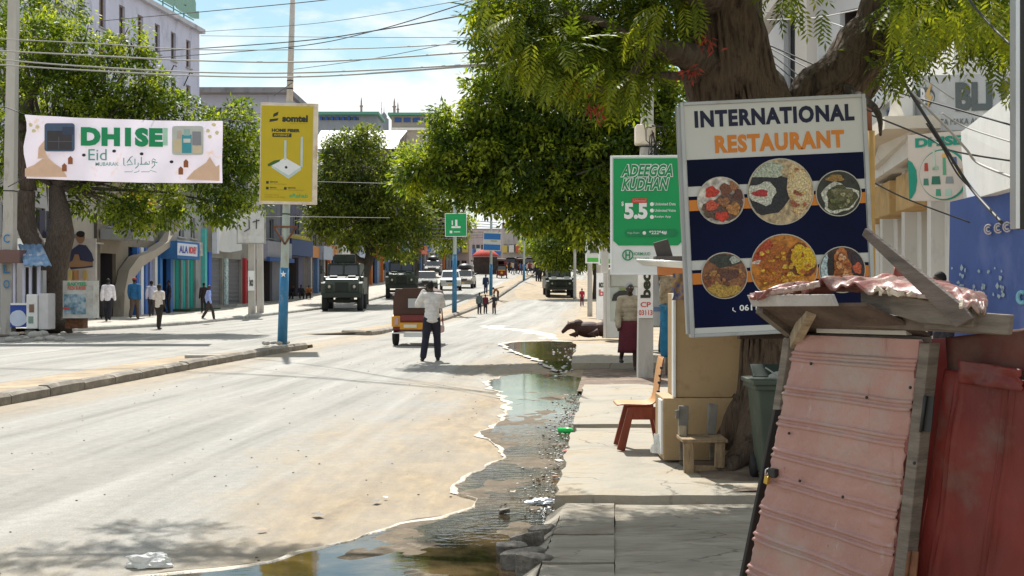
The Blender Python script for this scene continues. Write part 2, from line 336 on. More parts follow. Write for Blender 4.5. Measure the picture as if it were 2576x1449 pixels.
# road surface material: dusty asphalt, streaked along the road, sandy towards the right-hand gutter
def road_material():
    m = bpy.data.materials.new('dusty_road'); t = nodes(m); b = t.nodes['Principled BSDF']; b.inputs['Roughness'].default_value = .82; b.inputs['Specular IOR Level'].default_value = .3
    g = t.nodes.new('ShaderNodeTexCoord'); sx = t.nodes.new('ShaderNodeSeparateXYZ'); t.links.new(g.outputs['Object'], sx.inputs[0])
    def math_(op, a, b_=None, c=None):
        n = t.nodes.new('ShaderNodeMath'); n.operation = op
        for i, q in enumerate((a, b_, c)):
            if q is None: continue
            if isinstance(q, (int, float)): n.inputs[i].default_value = q
            else: t.links.new(q, n.inputs[i])
        return n.outputs[0]
    def noise_(vec, sc, det=6, ro=.6, dist=0):
        n = t.nodes.new('ShaderNodeTexNoise'); n.inputs['Scale'].default_value = sc; n.inputs['Detail'].default_value = det; n.inputs['Roughness'].default_value = ro; n.inputs['Distortion'].default_value = dist; t.links.new(vec, n.inputs['Vector']); return n.outputs[0]
    def ramp(f, p0, p1, c0=(0, 0, 0, 1), c1=(1, 1, 1, 1)):
        n = t.nodes.new('ShaderNodeValToRGB'); n.color_ramp.elements[0].position = p0; n.color_ramp.elements[1].position = p1; n.color_ramp.elements[0].color = c0; n.color_ramp.elements[1].color = c1; t.links.new(f, n.inputs[0]); return n.outputs[0]
    def mix(f, a, b_, bt='MIX'):
        n = t.nodes.new('ShaderNodeMix'); n.data_type = 'RGBA'; n.blend_type = bt
        for i, q in ((0, f), (6, a), (7, b_)):
            if isinstance(q, (int, float, tuple)): n.inputs[i].default_value = q
            else: t.links.new(q, n.inputs[i])
        return n.outputs[2]
    rx = math_('SUBTRACT', sx.outputs[0], math_('MULTIPLY', sx.outputs[1], .083))      # across the road
    cb = t.nodes.new('ShaderNodeCombineXYZ'); t.links.new(math_('MULTIPLY', rx, 1.), cb.inputs[0]); t.links.new(math_('MULTIPLY', sx.outputs[1], .045), cb.inputs[1])
    st = noise_(cb.outputs[0], 1.5, 8, .62, .3)
    base = ramp(st, .34, .68, (.175, .17, .154, 1), (.35, .342, .318, 1))
    big = noise_(g.outputs['Object'], .35, 5)
    base = mix(ramp(big, .45, .7), base, (.29, .276, .245, 1)); 
    fine = noise_(g.outputs['Object'], 70, 4, .8); mid = noise_(g.outputs['Object'], 9, 8, .75); base = mix(.55, base, ramp(fine, .3, .72, (.22, .21, .2, 1), (.76, .75, .73, 1)), 'OVERLAY'); base = mix(.35, base, ramp(mid, .35, .65, (.33, .32, .3, 1), (.66, .66, .65, 1)), 'OVERLAY')
    # sand: near the right gutter and along the median
    mpn = t.nodes.new('ShaderNodeMapping'); mpn.inputs['Scale'].default_value = (1, .35, 1); t.links.new(g.outputs['Object'], mpn.inputs[0])
    sn = noise_(mpn.outputs[0], .8, 9, .65); sn2 = noise_(mpn.outputs[0], 6, 8, .75)
    d = math_('ADD', math_('ADD', math_('MULTIPLY', rx, .38), 1.3), math_('ADD', math_('MULTIPLY', math_('SUBTRACT', sn, .5), 2.6), math_('MULTIPLY', math_('SUBTRACT', sn2, .5), .9)))
    sand = ramp(sn2, .3, .7, (.2, .135, .07, 1), (.4, .31, .19, 1))
    sf = ramp(d, .0, 1.0); sfm = math_('MULTIPLY', sf, .9)
    col = mix(sfm, base, sand)
    d2 = math_('ABSOLUTE', math_('ADD', rx, 8.35)); d3 = math_('ADD', math_('SUBTRACT', 1.15, math_('MULTIPLY', d2, .8)), math_('MULTIPLY', math_('SUBTRACT', sn, .5), 2.2))
    col = mix(math_('MULTIPLY', ramp(d3, .15, 1.), .62), col, sand)
    # pebbles and small dark stains
    vo = t.nodes.new('ShaderNodeTexVoronoi'); vo.inputs['Scale'].default_value = 3.3; t.links.new(g.outputs['Object'], vo.inputs['Vector'])
    t.links.new(col, b.inputs['Base Color'])
    bn = t.nodes.new('ShaderNodeBump'); bn.inputs['Strength'].default_value = .55; bn.inputs['Distance'].default_value = .012
    t.links.new(math_('ADD', fine, math_('MULTIPLY', sn2, 2.)), bn.inputs['Height']); t.links.new(bn.outputs[0], b.inputs['Normal'])
    return m
M_ROAD = road_material()
M_DIRT = mat('sandy_dirt', (.33, .26, .175), .95, var=.22, vs=1.2, bump=.8, bs=14, dirt=(.2, .15, .1), dirtamt=.25, ds=3)
M_SOIL = mat('dark_soil', (.16, .115, .085), .95, var=.25, vs=2, bump=.9, bs=12, dirt=(.28, .22, .16), dirtamt=.3, ds=4)
M_PAVE = mat('pavement_concrete', (.325, .295, .24), .92, var=.22, vs=1.6, bump=.6, bs=16, dirt=(.3, .245, .17), dirtamt=.5, ds=1.6)
M_PAVE2 = mat('worn_pavement', (.28, .25, .2), .92, var=.22, vs=3, bump=.8, bs=11, dirt=(.2, .165, .12), dirtamt=.45, ds=5, stretch=(.5, 1.6, 1))
def sheet(name, ys, xf, nx, dz, m, wob=0, thick=0):
    rows = []
    for y in ys:
        a, b = xf(y); rows.append([(a+(b-a)*i/nx, y, T(a+(b-a)*i/nx, y)+dz+(wob*noise.noise(Vector((a+(b-a)*i/nx, y, 0))) if wob else 0)) for i in range(nx+1)])
    mb = MB(); mb.grid(rows, smooth=False)
    return mb
ys = list(range(-20, 60, 4))+list(range(60, 200, 3))+list(range(200, 320, 20))+[400, 600, 1200, 2500]
ground = sheet('ground', ys, lambda y: (-60-y*.6 if y > 0 else -60, 60+y*.6 if y > 0 else 60), 24, -.06, None)
tag(ground.build('ground', M_DIRT), kind='structure')
ry = [y*1. for y in range(-6, 60, 2)]+[60+k*1.5 for k in range(0, 94)]+list(range(202, 300, 6))
tag(sheet('road', ry, lambda y: (xkerbL(y), xroadR(y)+(0.6 if y < 24 else (3.2 if y < 60 else 6))), 22, 0, None).build('road', M_ROAD), kind='structure')
py = [y*1. for y in range(43, 60, 1)]+[60+k*2. for k in range(0, 72)]
M_PAVEL = mat('left_pavement', (.42, .385, .33), .92, var=.15, vs=1.2, bump=.5, bs=14, dirt=(.26, .23, .19), dirtamt=.4)
tag(sheet('pavement', py, lambda y: (xfac(y)-3.5, xkerbL(y)-.12), 4, .14, None).build('pavement', M_PAVEL), kind='structure')
# dark earth under the near left stall and tree
mb = MB(); pts = []
mb.grid([[(x, y, T(x, y)+.01+.05*max(0, noise.noise(Vector((x*1.3, y*1.3, 0))))) for x in np.linspace(-24, -16.6-(44-y)*.05, 30)] for y in np.linspace(37.5, 44.5, 24)])
tag(mb.build('dirt_verge', M_SOIL), kind='structure')
# ---- kerbs: stones laid end to end
def resample(pts, step):
    pts = [Vector(p) for p in pts]; out = [pts[0]]; need = step
    for a, b in zip(pts[:-1], pts[1:]):
        l = (b-a).length; d = 0
        while l-d >= need: d += need; out.append(a.lerp(b, d/l)); need = step
        need -= l-d
    return out
def kerb(name, label_kind, pts, step, wd, h, m, jit=.012, side=0, round_=True):
    root = tag(thing(name, None, None, pts[0]), kind='structure')
    q = resample(pts, step)
    for i, (a, b) in enumerate(zip(q[:-1], q[1:])):
        a = a.copy(); b = b.copy(); a.z = T(a.x, a.y)-.02; b.z = T(b.x, b.y)-.02
        d = (b-a).normalized(); a += d*.008; b -= d*.008; s_ = Vector((-d.y, d.x, 0))
        j = lambda: random.uniform(-jit, jit)
        hh = h+.02+j(); pr = [(-wd/2, 0), (wd/2, 0), (wd/2+j()*.5, hh*.72), (wd*.28, hh), (-wd*.28, hh+j()), (-wd/2, hh*.75)]
        vs = []; ns = 4
        for k in range(ns+1):
            c = a.lerp(b, k/ns); e = (.93 if k in (0, ns) else 1)
            for x, z in pr: vs.append(c+s_*(x*e+j()*.6)+Vector((0, 0, z*e)))
        n = len(pr); fs = [(k*n+i_, k*n+(i_+1) % n, (k+1)*n+(i_+1) % n, (k+1)*n+i_) for k in range(ns) for i_ in range(n)]
        fs += [tuple(range(n-1, -1, -1)), tuple(ns*n+i_ for i_ in range(n))]
        mb = MB(); mb.add(vs, fs); mb.build('kerb_stone', m, root, world=True)
    return root
K1 = [Vector((-8.9, -3, 0)), G(-300, 1078), G(0, 1022), G(280, 968), G(560, 914), G(700, 889), G(806, 873)]
K1 = [Vector((p.x-.12, p.y, 0)) for p in K1]
kerb('median_kerb', '', K1, 1.15, .26, .17, M_KERB)
K2 = [G(866, 841), G(937, 844), G(996, 829), G(1110, 807), G(1200, 774), G(1264, 740), G(1300, 715), G(1348, 688)]
K2 = K2[:1]+K2[1:]
kerb('median_kerb', '', K2, 1.3, .28, .16, M_KERB)
KL = [Vector((xkerbL(y), y, 0)) for y in (42.5, 46, 51.6, 56, 61, 66, 72, 85, 100, 120, 140)]
kerb('left_kerb', '', KL, 1.5, .25, .16, M_CONC)
# dusty top of the median: a low sheet behind the kerb
def median_sheet(pts, wd, name='median'):
    q = resample(pts, 1.); mb = MB(); rows = []
    for i, p in enumerate(q):
        f = min(1, (len(q)-1-i)/4)
        rows.append([(p.x-wd*f*t, p.y+.1*t, T(p.x-wd*f*t, p.y)+(.075*(1-t)**1.3+.012)*(1 if t < 1 else 0)-(.02 if t == 1 else 0)) for t in (0, .25, .5, .75, 1)])
    mb.grid(rows); tag(mb.build(name, M_DIRT), kind='structure')
median_sheet(K1[2:], 2.1); median_sheet(K2, 1.9)
# ---- right-hand pavement slabs (broken concrete)
cracks(M_PAVE, 1.1, .012); cracks(M_PAVE2, 2.2, .02, (.09, .075, .06), (.6, 1.5, 1))
def slab(parent, x0f, x1f, y0, y1, z0, z1, m, ny=16, jit=.02, name='paving_slab', seed=0):
    mb = MB(); q = random.Random(seed); top = []; nx = 10
    for i in range(ny+1):
        y = y0+(y1-y0)*i/ny; xl = x0f(y)+q.uniform(-jit, jit); x1 = x1f(y) if callable(x1f) else x1f; row = []
        for k in range(nx+1):
            x = xl+(x1-xl)*k/nx; yy = y+(q.uniform(-jit, jit)*.7 if i in (0, ny) else 0)
            row.append((x, yy, z1+.012*noise.noise(Vector((x*2, y*2, seed)))-(.012 if (k == 0 or i in (0, ny)) else 0)))
        top.append(row)
    mb.grid(top, smooth=False)
    bot = lambda p, o=0: (p[0]+o, p[1], z0)
    L_ = [r[0] for r in top]; mb.grid([[bot(p) for p in L_], L_], smooth=False)
    for r in (top[0], top[-1][::-1]): mb.grid([[bot(p) for p in r], r][::-1], smooth=False)
    return mb.build(name, m, parent)
pv = tag(thing('pavement_right', None, None, (0, 0, 0)), kind='structure')
EL = lambda y: .31+.08*(y-8.36)
slab(pv, EL, 3.4, 8.42, 12.05, -.05, .15, M_PAVE, seed=1)
slab(pv, lambda y: EL(y)+.03, 3.4, 12.12, 12.3, -.05, .135, M_PAVE, ny=3, seed=2)
slab(pv, lambda y: EL(y)+.03, 3.4, 12.4, 12.72, -.05, .115, M_PAVE2, ny=4, seed=3)
slab(pv, EL, 4.4, 12.85, 18.1, -.05, .15, M_PAVE, seed=4)
slab(pv, lambda y: 1.16+.07*(y-23.3), 5.2, 23.3, 31.6, -.05, .15, M_PAVE, seed=5, jit=.03)
E0 = lambda y: .13+.115*(y-6.25)
JN = lambda y: .71+.085*(y-8.3)
for i, (a, b) in enumerate(((2.2, 5.6), (5.62, 6.55), (6.57, 7.3), (7.32, 8.36))):
    slab(pv, E0, JN, a, b, -.05, .09+.006*i, M_PAVE2, ny=8, seed=10+i, jit=.008)
slab(pv, lambda y: JN(y)+.006, 4, 2.2, 8.33, -.05, .1, M_PAVE2, ny=20, seed=20, jit=.012)
# sloping kerb face of the near slabs
for i, (a, b) in enumerate(((2.2, 3.4), (3.42, 4.5), (4.52, 5.6), (5.62, 6.55), (6.57, 7.3), (7.32, 8.3))):
    mb = MB(); mb.grid([[(E0(y)-.13, y, -.02), (E0(y)-.12, y, .012), (E0(y)-.06, y, .05+.01*noise.noise(Vector((y*5, 0, 0)))), (E0(y)-.006, y, .089), (E0(y)-.003, y, -.02)] for y in np.linspace(a, b, 8)], smooth=False)
    mb.build('ramp_stone', M_PAVE2, pv)
# soil between the slabs and around the trunk
mb = MB(); mb.grid([[(x, y, .02+.035*noise.noise(Vector((x*1.5, y*1.5, 3)))) for x in np.linspace(EL(y)-.1, 6, 24)] for y in np.linspace(18.0, 23.4, 20)])
tag(mb.build('soil_gap', M_SOIL), kind='structure')
mb = MB(); mb.grid([[(x, y, .148+.05*math.exp(-((x-2.3)**2+(y-10.2)**2)/1.2)+.02*noise.noise(Vector((x*3, y*3, 7)))) for x in np.linspace(1.42+.1*noise.noise(Vector((0, y*2, 5))), 3.4, 26)] for y in np.linspace(8.5, 11.6, 30)])
tag(mb.build('soil_patch', M_SOIL), kind='structure')
# dirt to the right of the road further on
def drx(y): return xroadR(y)-1.4+.7*noise.noise(Vector((y*.15, 2, 0)))
mb = MB(); mb.grid([[(x, y, T(x, y)+.012+(.12*sm(0, 3, x-drx(y)))*(.6+noise.noise(Vector((x*.6, y*.25, 9))))*(1 if x > drx(y)+.2 else 0)) for x in np.linspace(drx(y), 14+.1*y, 40)] for y in np.linspace(31.7, 150, 100)])
tag(mb.build('dirt_verge', M_DIRT), kind='structure')

# ---- puddle
def wet(name, z, m, poly, kind='structure'):
    me = bpy.data.meshes.new(name); bm = bmesh.new(); vs = [bm.verts.new((p[0], p[1], z)) for p in poly]; f = bm.faces.new(vs)
    bmesh.ops.triangulate(bm, faces=[f]); bm.normal_update()
    for fc in bm.faces:
        if fc.normal.z < 0: fc.normal_flip()
    bm.to_mesh(me); bm.free(); me.materials.append(m); return tag(link(name, me), kind=kind)
def water_mat():
    m = bpy.data.materials.new('muddy_water'); t = nodes(m); b = t.nodes['Principled BSDF']; b.inputs['Roughness'].default_value = .04; b.inputs['IOR'].default_value = 1.45; b.inputs['Specular IOR Level'].default_value = .9
    g = t.nodes.new('ShaderNodeTexCoord')
    nz = t.nodes.new('ShaderNodeTexNoise'); nz.inputs['Scale'].default_value = 1.4; nz.inputs['Detail'].default_value = 8; t.links.new(g.outputs['Object'], nz.inputs['Vector'])
    rp = t.nodes.new('ShaderNodeValToRGB'); rp.color_ramp.elements[0].position = .42; rp.color_ramp.elements[1].position = .66; rp.color_ramp.elements[0].color = (.022, .018, .011, 1); rp.color_ramp.elements[1].color = (.12, .08, .04, 1)
    t.links.new(nz.outputs[0], rp.inputs[0]); t.links.new(rp.outputs[0], b.inputs['Base Color'])
    # ripples, stronger along the gutter side between y=8 and y=16
    mp_ = t.nodes.new('ShaderNodeMapping'); mp_.inputs['Scale'].default_value = (1, 1.5, 1); t.links.new(g.outputs['Object'], mp_.inputs[0])
    r1 = t.nodes.new('ShaderNodeTexNoise'); r1.inputs['Scale'].default_value = 9; r1.inputs['Detail'].default_value = 5; t.links.new(mp_.outputs[0], r1.inputs['Vector'])
    sx = t.nodes.new('ShaderNodeSeparateXYZ'); t.links.new(g.outputs['Object'], sx.inputs[0])
    w1 = t.nodes.new('ShaderNodeMapRange'); w1.inputs[1].default_value = 7.2; w1.inputs[2].default_value = 8.8; w1.inputs[3].default_value = .02; w1.inputs[4].default_value = .4; t.links.new(sx.outputs[1], w1.inputs[0])
    w2 = t.nodes.new('ShaderNodeMapRange'); w2.inputs[1].default_value = 12.; w2.inputs[2].default_value = 15.; w2.inputs[3].default_value = 1.; w2.inputs[4].default_value = .1; t.links.new(sx.outputs[1], w2.inputs[0])
    mm = t.nodes.new('ShaderNodeMath'); mm.operation = 'MULTIPLY'; t.links.new(w1.outputs[0], mm.inputs[0]); t.links.new(w2.outputs[0], mm.inputs[1])
    bn = t.nodes.new('ShaderNodeBump'); bn.inputs['Distance'].default_value = .03; t.links.new(mm.outputs[0], bn.inputs['Strength']); t.links.new(r1.outputs[0], bn.inputs['Height']); t.links.new(bn.outputs[0], b.inputs['Normal'])
    return m
M_WATER = water_mat()
M_GLARE = mat('painted_glare', (.46, .43, .37), .55, var=.1, vs=20, bump=.8, bs=40, dirt=(.42, .33, .22), dirtamt=.65, ds=11)  # pale colour paints the bright glare line at the water's edge
left_edge = [(1300, 941), (1245, 952), (1218, 965), (1248, 988), (1272, 1022), (1264, 1060), (1205, 1088), (1222, 1108), (1266, 1132), (1262, 1158), (1180, 1195), (1135, 1222), (1146, 1240), (1202, 1258), (1192, 1280), (1110, 1302), (1010, 1322), (880, 1362), (760, 1392), (690, 1415), (560, 1432), (380, 1452), (200, 1475)]
le = [G(u, v) for u, v in left_edge]
def jag(pts, amp, step=.12):
    q = resample([Vector((p.x, p.y, 0)) for p in pts], step); out = []
    for i, p in enumerate(q):
        d = (q[min(i+1, len(q)-1)]-q[max(0, i-1)]).normalized(); n_ = Vector((-d.y, d.x, 0)); sc = amp*(p.y/9)
        out.append(p+n_*sc*(noise.noise(p*2.2)*1.2+noise.noise(p*5)*.6))
    return out
le = jag(le, .045, .06)
poly = [(p.x, p.y) for p in le]+[(-1.6, 4.9), (-.9, 3.5), (.2, 3.2), (E0(5)-.1, 5), (E0(6.5)-.1, 6.5), (E0(8)-.1, 8), (EL(10)+.02, 10), (EL(13)+.02, 13), (EL(18)+.02, 18), (EL(18.4)+.5, 18.4), (EL(20)+.55, 20), (.85, 22)]
wet('puddle', .008, M_WATER, poly)
mb = MB(); ysm = np.linspace(6.3, 18.2, 150)
def _pl(y):
    c = [p.x for p in le if abs(p.y-y) < .12]; return min(c) if c else None
rows = []
for y in ysm:
    a_ = _pl(y)
    if a_ is None: a_ = rows[-1][0][0] if rows else -.5
    b_ = (EL(y) if y > 8.4 else E0(y)-.12)+.02
    rows.append([(a_+(b_-a_)*i/26, y, .008+.022*(noise.noise(Vector(((a_+(b_-a_)*i/26)*2.2, y*1.6, 4)))+.4*noise.noise(Vector(((a_+(b_-a_)*i/26)*8, y*6, 4)))-.2)-(.03 if i == 0 else 0)) for i in range(27)])
mb.grid(rows); tag(mb.build('mud', mat('wet_mud', (.11, .082, .05), .75, var=.3, vs=6, bump=1., bs=30, dirt=(.2, .16, .11), dirtamt=.25, ds=9, spec=.2)), kind='structure')
pd = [(1258, 867), (1300, 862), (1380, 861), (1452, 862), (1449, 880), (1444, 905), (1442, 932), (1400, 940), (1382, 925), (1342, 906), (1290, 886)]
pe = [G(u, v) for u, v in pd]; wet('puddle', .03, M_WATER, [(p.x, p.y) for p in pe])
def glare_rim(line, w0, w1, side=1, z=.011, name='glare_edge'):  # thin strip along the waterline, standing in for wet glare
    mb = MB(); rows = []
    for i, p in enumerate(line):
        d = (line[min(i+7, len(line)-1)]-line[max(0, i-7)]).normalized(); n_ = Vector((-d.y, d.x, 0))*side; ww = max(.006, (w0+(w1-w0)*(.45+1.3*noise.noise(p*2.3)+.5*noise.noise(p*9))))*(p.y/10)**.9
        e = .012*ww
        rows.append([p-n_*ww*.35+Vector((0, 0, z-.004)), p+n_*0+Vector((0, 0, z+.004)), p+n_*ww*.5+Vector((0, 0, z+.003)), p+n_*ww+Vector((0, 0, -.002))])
    mb.grid(rows); o = tag(mb.build(name, M_GLARE), kind='structure'); return o
glare_rim(le, .008, .075, 1)
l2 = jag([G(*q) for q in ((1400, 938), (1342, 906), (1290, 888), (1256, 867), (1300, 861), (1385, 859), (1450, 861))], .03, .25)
glare_rim(l2, .015, .08, -1, .034)
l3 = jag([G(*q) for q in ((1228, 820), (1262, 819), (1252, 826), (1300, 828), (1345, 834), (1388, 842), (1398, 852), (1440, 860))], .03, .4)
glare_rim(l3, .05, .2, -1, .012)
# ================================================================ PEOPLE
SK = [(.06, .032, .02), (.075, .042, .027), (.045, .026, .018)]
def person(label, pos, H, face, top, bot, pose=None, voxel=None, hat=None, skirt=None, sleeves='long', hair=True, group=None, shoes=(.03, .025, .02), fingers=False, loose=0., hairc=None, skin=0, bag=None, face_on=False):
    J = dict(pel=(0, 0, .53), chest=(0, 0, .73), neck=(0, -.005, .83), head=(0, .012, .925),
             ls=(-.105, 0, .8), le=(-.135, -.02, .635), lh=(-.14, .035, .485), rs=(.105, 0, .8), re=(.135, -.02, .635), rh=(.14, .035, .485),
             lk=(-.055, .015, .285), la=(-.06, -.01, .045), rk=(.055, .015, .285), ra=(.06, -.01, .045))
    if pose: J.update(pose)
    J = {k: Vector(v)*H for k, v in J.items()}
    vx = voxel or H*.0125
    q = thing('person', label, 'person', pos, face, group)
    def tub(mb, a, b, r0, r1): mb.tube([a, a.lerp(b, .5), b], [r0*H, (r0+r1)/2*H*1.04, r1*H], 10); mb.ell(a, (r0*H,)*3, 10); mb.ell(b, (r1*H,)*3, 10)
    def torso(mb, g, arms, low=True):
        pe, ch, nk = J['pel'], J['chest'], J['neck']
        for t_, rx_, ry_ in ((0, .088, .064), (.25, .082, .06), (.5, .08, .058), (.75, .09, .062), (1, .1, .064)):
            c = pe.lerp(ch, t_); mb.ell(c, ((rx_+g)*H, (ry_+g)*H, .06*H), 12)
        mb.ell(ch+(nk-ch)*.35, ((.095+g)*H, (.055+g)*H, .05*H), 12)
        for s in 'lr':
            tub(mb, J['neck']-Vector((0, 0, .02*H)), J[s+'s'], .034+g, .033+g)
    mb = MB(); torso(mb, 0, True)
    mb.tube([J['neck']-Vector((0, 0, .03*H)), J['neck'].lerp(J['head'], .6)], [.034*H, .03*H], 10)
    h = J['head']; mb.ell(h, (.043*H, .053*H, .062*H), 14); mb.ell(h+Vector((0, .022*H, -.028*H)), (.03*H, .033*H, .035*H), 10)
    mb.ell(h+Vector((0, .056*H, -.006*H)), (.008*H, .012*H, .013*H), 6)
    for s in (-1, 1): mb.ell(h+Vector((s*.044*H, 0, -.002*H)), (.006*H, .01*H, .016*H), 6)
    for s in 'lr':
        tub(mb, J[s+'s'], J[s+'e'], .029, .023); tub(mb, J[s+'e'], J[s+'h'], .023, .016)
        d = (J[s+'h']-J[s+'e']).normalized(); c = J[s+'h']+d*.028*H
        mb.ell(c, (.016*H, .016*H, .026*H) if abs(d.z) > .6 else (.016*H, .024*H, .018*H), 8)
        if fingers:
            sd_ = d.cross(Vector((0, 1, 0))) if abs(d.y) < .8 else Vector((1, 0, 0)); sd_.normalize()
            for k, fl in enumerate((.036, .042, .044, .038)):
                a = c+d*.012*H+sd_*(k-1.5)*.0105*H; b = a+d*fl*H*.6+Vector((0, .006, 0))*H; e = b+d*fl*H*.35+Vector((0, .012, -.004))*H
                mb.tube([a, b, e], [.0058*H, .0052*H, .0042*H], 6)
            a = c-sd_*.012*H; mb.tube([a, a-sd_*.018*H+d*.012*H, a-sd_*.022*H+d*.03*H], [.0066*H, .006*H, .005*H], 6)
    for s, x in (('l', -1), ('r', 1)):
        hip = J['pel']+Vector((x*.048*H, 0, -.02*H)); tub(mb, hip, J[s+'k'], .05, .034); tub(mb, J[s+'k'], J[s+'a'], .033, .022)
        a = J[s+'a']; mb.ell(a+Vector((x*.004*H, .035*H, -.022*H)), (.022*H, .06*H, .02*H), 8)
    me = smooth_by_remesh(mb, vx, 'body', mat('skin%d' % skin, SK[skin], .5, var=.08, vs=20)); link('body', me, q)
    mb = MB(); g = .0085+loose; torso(mb, g, True)
    mb.ell(J['pel']+Vector((0, 0, -.03*H)), ((.092+g)*H, (.07+g)*H, .035*H), 12)
    for s in 'lr':
        tub(mb, J[s+'s'], J[s+'e'] if sleeves != 'short' else J[s+'s'].lerp(J[s+'e'], .75), .031+g, .028+g)
        if sleeves == 'long': tub(mb, J[s+'e'], J[s+'e'].lerp(J[s+'h'], .93), .027+g, .022+g)
    tm = mat('cloth_%02x%02x%02x' % tuple(int(c*255) for c in top), top, .9, var=.16, vs=9, bump=.7, bs=16)
    link('shirt', smooth_by_remesh(mb, vx, 'shirt', tm, 1), q)
    bm_ = mat('cloth_%02x%02x%02x' % tuple(int(c*255) for c in bot), bot, .9, var=.14, vs=9, bump=.6, bs=14)
    mb = MB()
    if skirt:
        z0 = skirt; pe = J['pel']; n = 20; rows = []
        lk, rk, la, ra = J['lk'], J['rk'], J['la'], J['ra']
        for i in range(9):
            t_ = i/8; z = pe.z+.03*H+(z0*H-pe.z-.03*H)*t_
            mid = (lk+rk)/2 if t_ < .5 else (lk+rk)/2*(1-(t_-.5)*1.)+(la+ra)/2*(t_-.5)*1.
            cx = pe.x*(1-t_)+mid.x*t_; cy = pe.y*(1-t_)+mid.y*t_; rx_ = (.1+.012*t_)*H+abs(lk.x-rk.x)*.12; ry_ = (.078+.02*t_)*H+abs(lk.y-rk.y)*.4*t_
            rows.append([(cx+rx_*math.cos(a)*(1+.05*math.sin(5*a)*t_), cy+ry_*math.sin(a)*(1+.05*math.sin(4*a+1)*t_), z) for a in [2*math.pi*k/n for k in range(n+1)]])
        mb.grid(rows); so_ = mb.build('sarong', bm_, q); md = so_.modifiers.new('s', 'SOLIDIFY'); md.thickness = .006
    else:
        g = .008+loose*.6
        mb.ell(J['pel']+Vector((0, 0, -.005*H)), ((.084+g)*H, (.062+g)*H, .06*H), 12)
        for s, x in (('l', -1), ('r', 1)):
            hip = J['pel']+Vector((x*.048*H, 0, -.02*H)); tub(mb, hip, J[s+'k'], .052+g, .036+g); tub(mb, J[s+'k'], J[s+'k'].lerp(J[s+'a'], .93), .035+g, .03+g)
        link('trousers', smooth_by_remesh(mb, vx, 'trousers', bm_, 1), q)
    if hair:
        mb = MB(); mb.ell(h+Vector((0, -.008*H, .012*H)), (.0465*H, .053*H, .058*H), 14); 
        hc = mat('hair_%d' % int(100*sum(hairc)), hairc, .8, var=.15, vs=50, bump=.5, bs=60) if hairc else M_HAIR
        mb.build('hair', hc, q)
    if hat:
        mb = MB(); mb.ell(h+Vector((0, -.004*H, .03*H)), (.053*H, .06*H, .047*H), 14); mb.box(h+Vector((0, .062*H, .03*H)), (.07*H, .05*H, .008*H)); mb.build('cap', flat(hat, .8), q)
    if face_on:
        mb = MB()
        for s in (-1, 1): mb.ell(h+Vector((s*.016*H, .049*H, .006*H)), (.007*H, .004*H, .004*H), 8)
        mb.build('eyes', flat((.5, .47, .42)), q)
        mb = MB(); mb.ell(h+Vector((0, .053*H, -.033*H)), (.014*H, .004*H, .004*H), 8); mb.build('mouth', flat((.09, .03, .025)), q)
    mb = MB()
    for s, x in (('l', -1), ('r', 1)):
        a = J[s+'a']; mb.ell(a+Vector((x*.004*H, .036*H, -.026*H)), (.027*H, .068*H, .02*H), 10)
    mb.build('shoes', flat(shoes, .5), q)
    return q
WALK = dict(lk=(-.05, .07, .29), la=(-.055, .06, .045), rk=(.05, -.01, .285), ra=(.055, -.11, .07), le=(-.13, -.05, .64), lh=(-.135, -.02, .49), re=(.13, .02, .64), rh=(.13, .1, .5))
WALK2 = dict(rk=(.05, .08, .29), ra=(.055, .09, .045), lk=(-.05, -.02, .285), la=(-.055, -.13, .08), re=(.13, -.05, .64), rh=(.135, -.02, .49), le=(-.13, .02, .64), lh=(-.13, .1, .5))
SIT = dict(pel=(0, 0, .2), chest=(0, .04, .4), neck=(0, .06, .5), head=(0, .08, .59), ls=(-.1, .05, .47), rs=(.1, .05, .47), le=(-.14, .1, .33), re=(.14, .1, .33), lh=(-.05, .2, .3), rh=(.05, .2, .3),
           lk=(-.09, .22, .26), rk=(.09, .22, .26), la=(-.08, .2, .04), ra=(.08, .2, .04))
def foot(u, v, dz=0): p = G(u, v, dz); return (p.x, p.y, T(p.x, p.y)+dz)
def atY(u, Y, dz=0): x = HX(u, Y); return (x, Y, T(x, Y)+dz)
def person_px(label, u, vt, vf, dz=0, **k):
    p = foot(u, vf, dz); H = (vf-vt)/FP*p[1]; return person(label, p, H, k.pop('face', 0.), k.pop('top'), k.pop('bot'), **k)
# man photographing with a phone, back to the viewer
p = foot(1086, 908)
m1 = person('man in grey-white shirt and black trousers raising a phone beside the three-wheeler', p, 1.77, R(12), (.62, .59, .56), (.018, .018, .03),
       dict(la=(-.115, -.05, .045), lk=(-.07, .02, .29), ra=(.085, .05, .045), rk=(.075, .05, .29), chest=(.01, .0, .73), le=(-.16, .1, .7), lh=(-.075, .135, .865), re=(.15, .1, .69), rh=(.0, .16, .84), head=(-.015, .02, .925)), voxel=.012, loose=.006)
mb = MB(); mb.box((0, 0, 0), (.075, .012, .15)); ph = mb.build('mobile_phone', M_DARK); tag(ph, 'black mobile phone held up by the man in the road', 'phone'); ph.matrix_world = Matrix.Translation(Vector(p)+Vector((-.12, .33, 1.6))) @ Matrix.Rotation(R(15), 4, 'Z') @ Matrix.Rotation(R(8), 4, 'X')
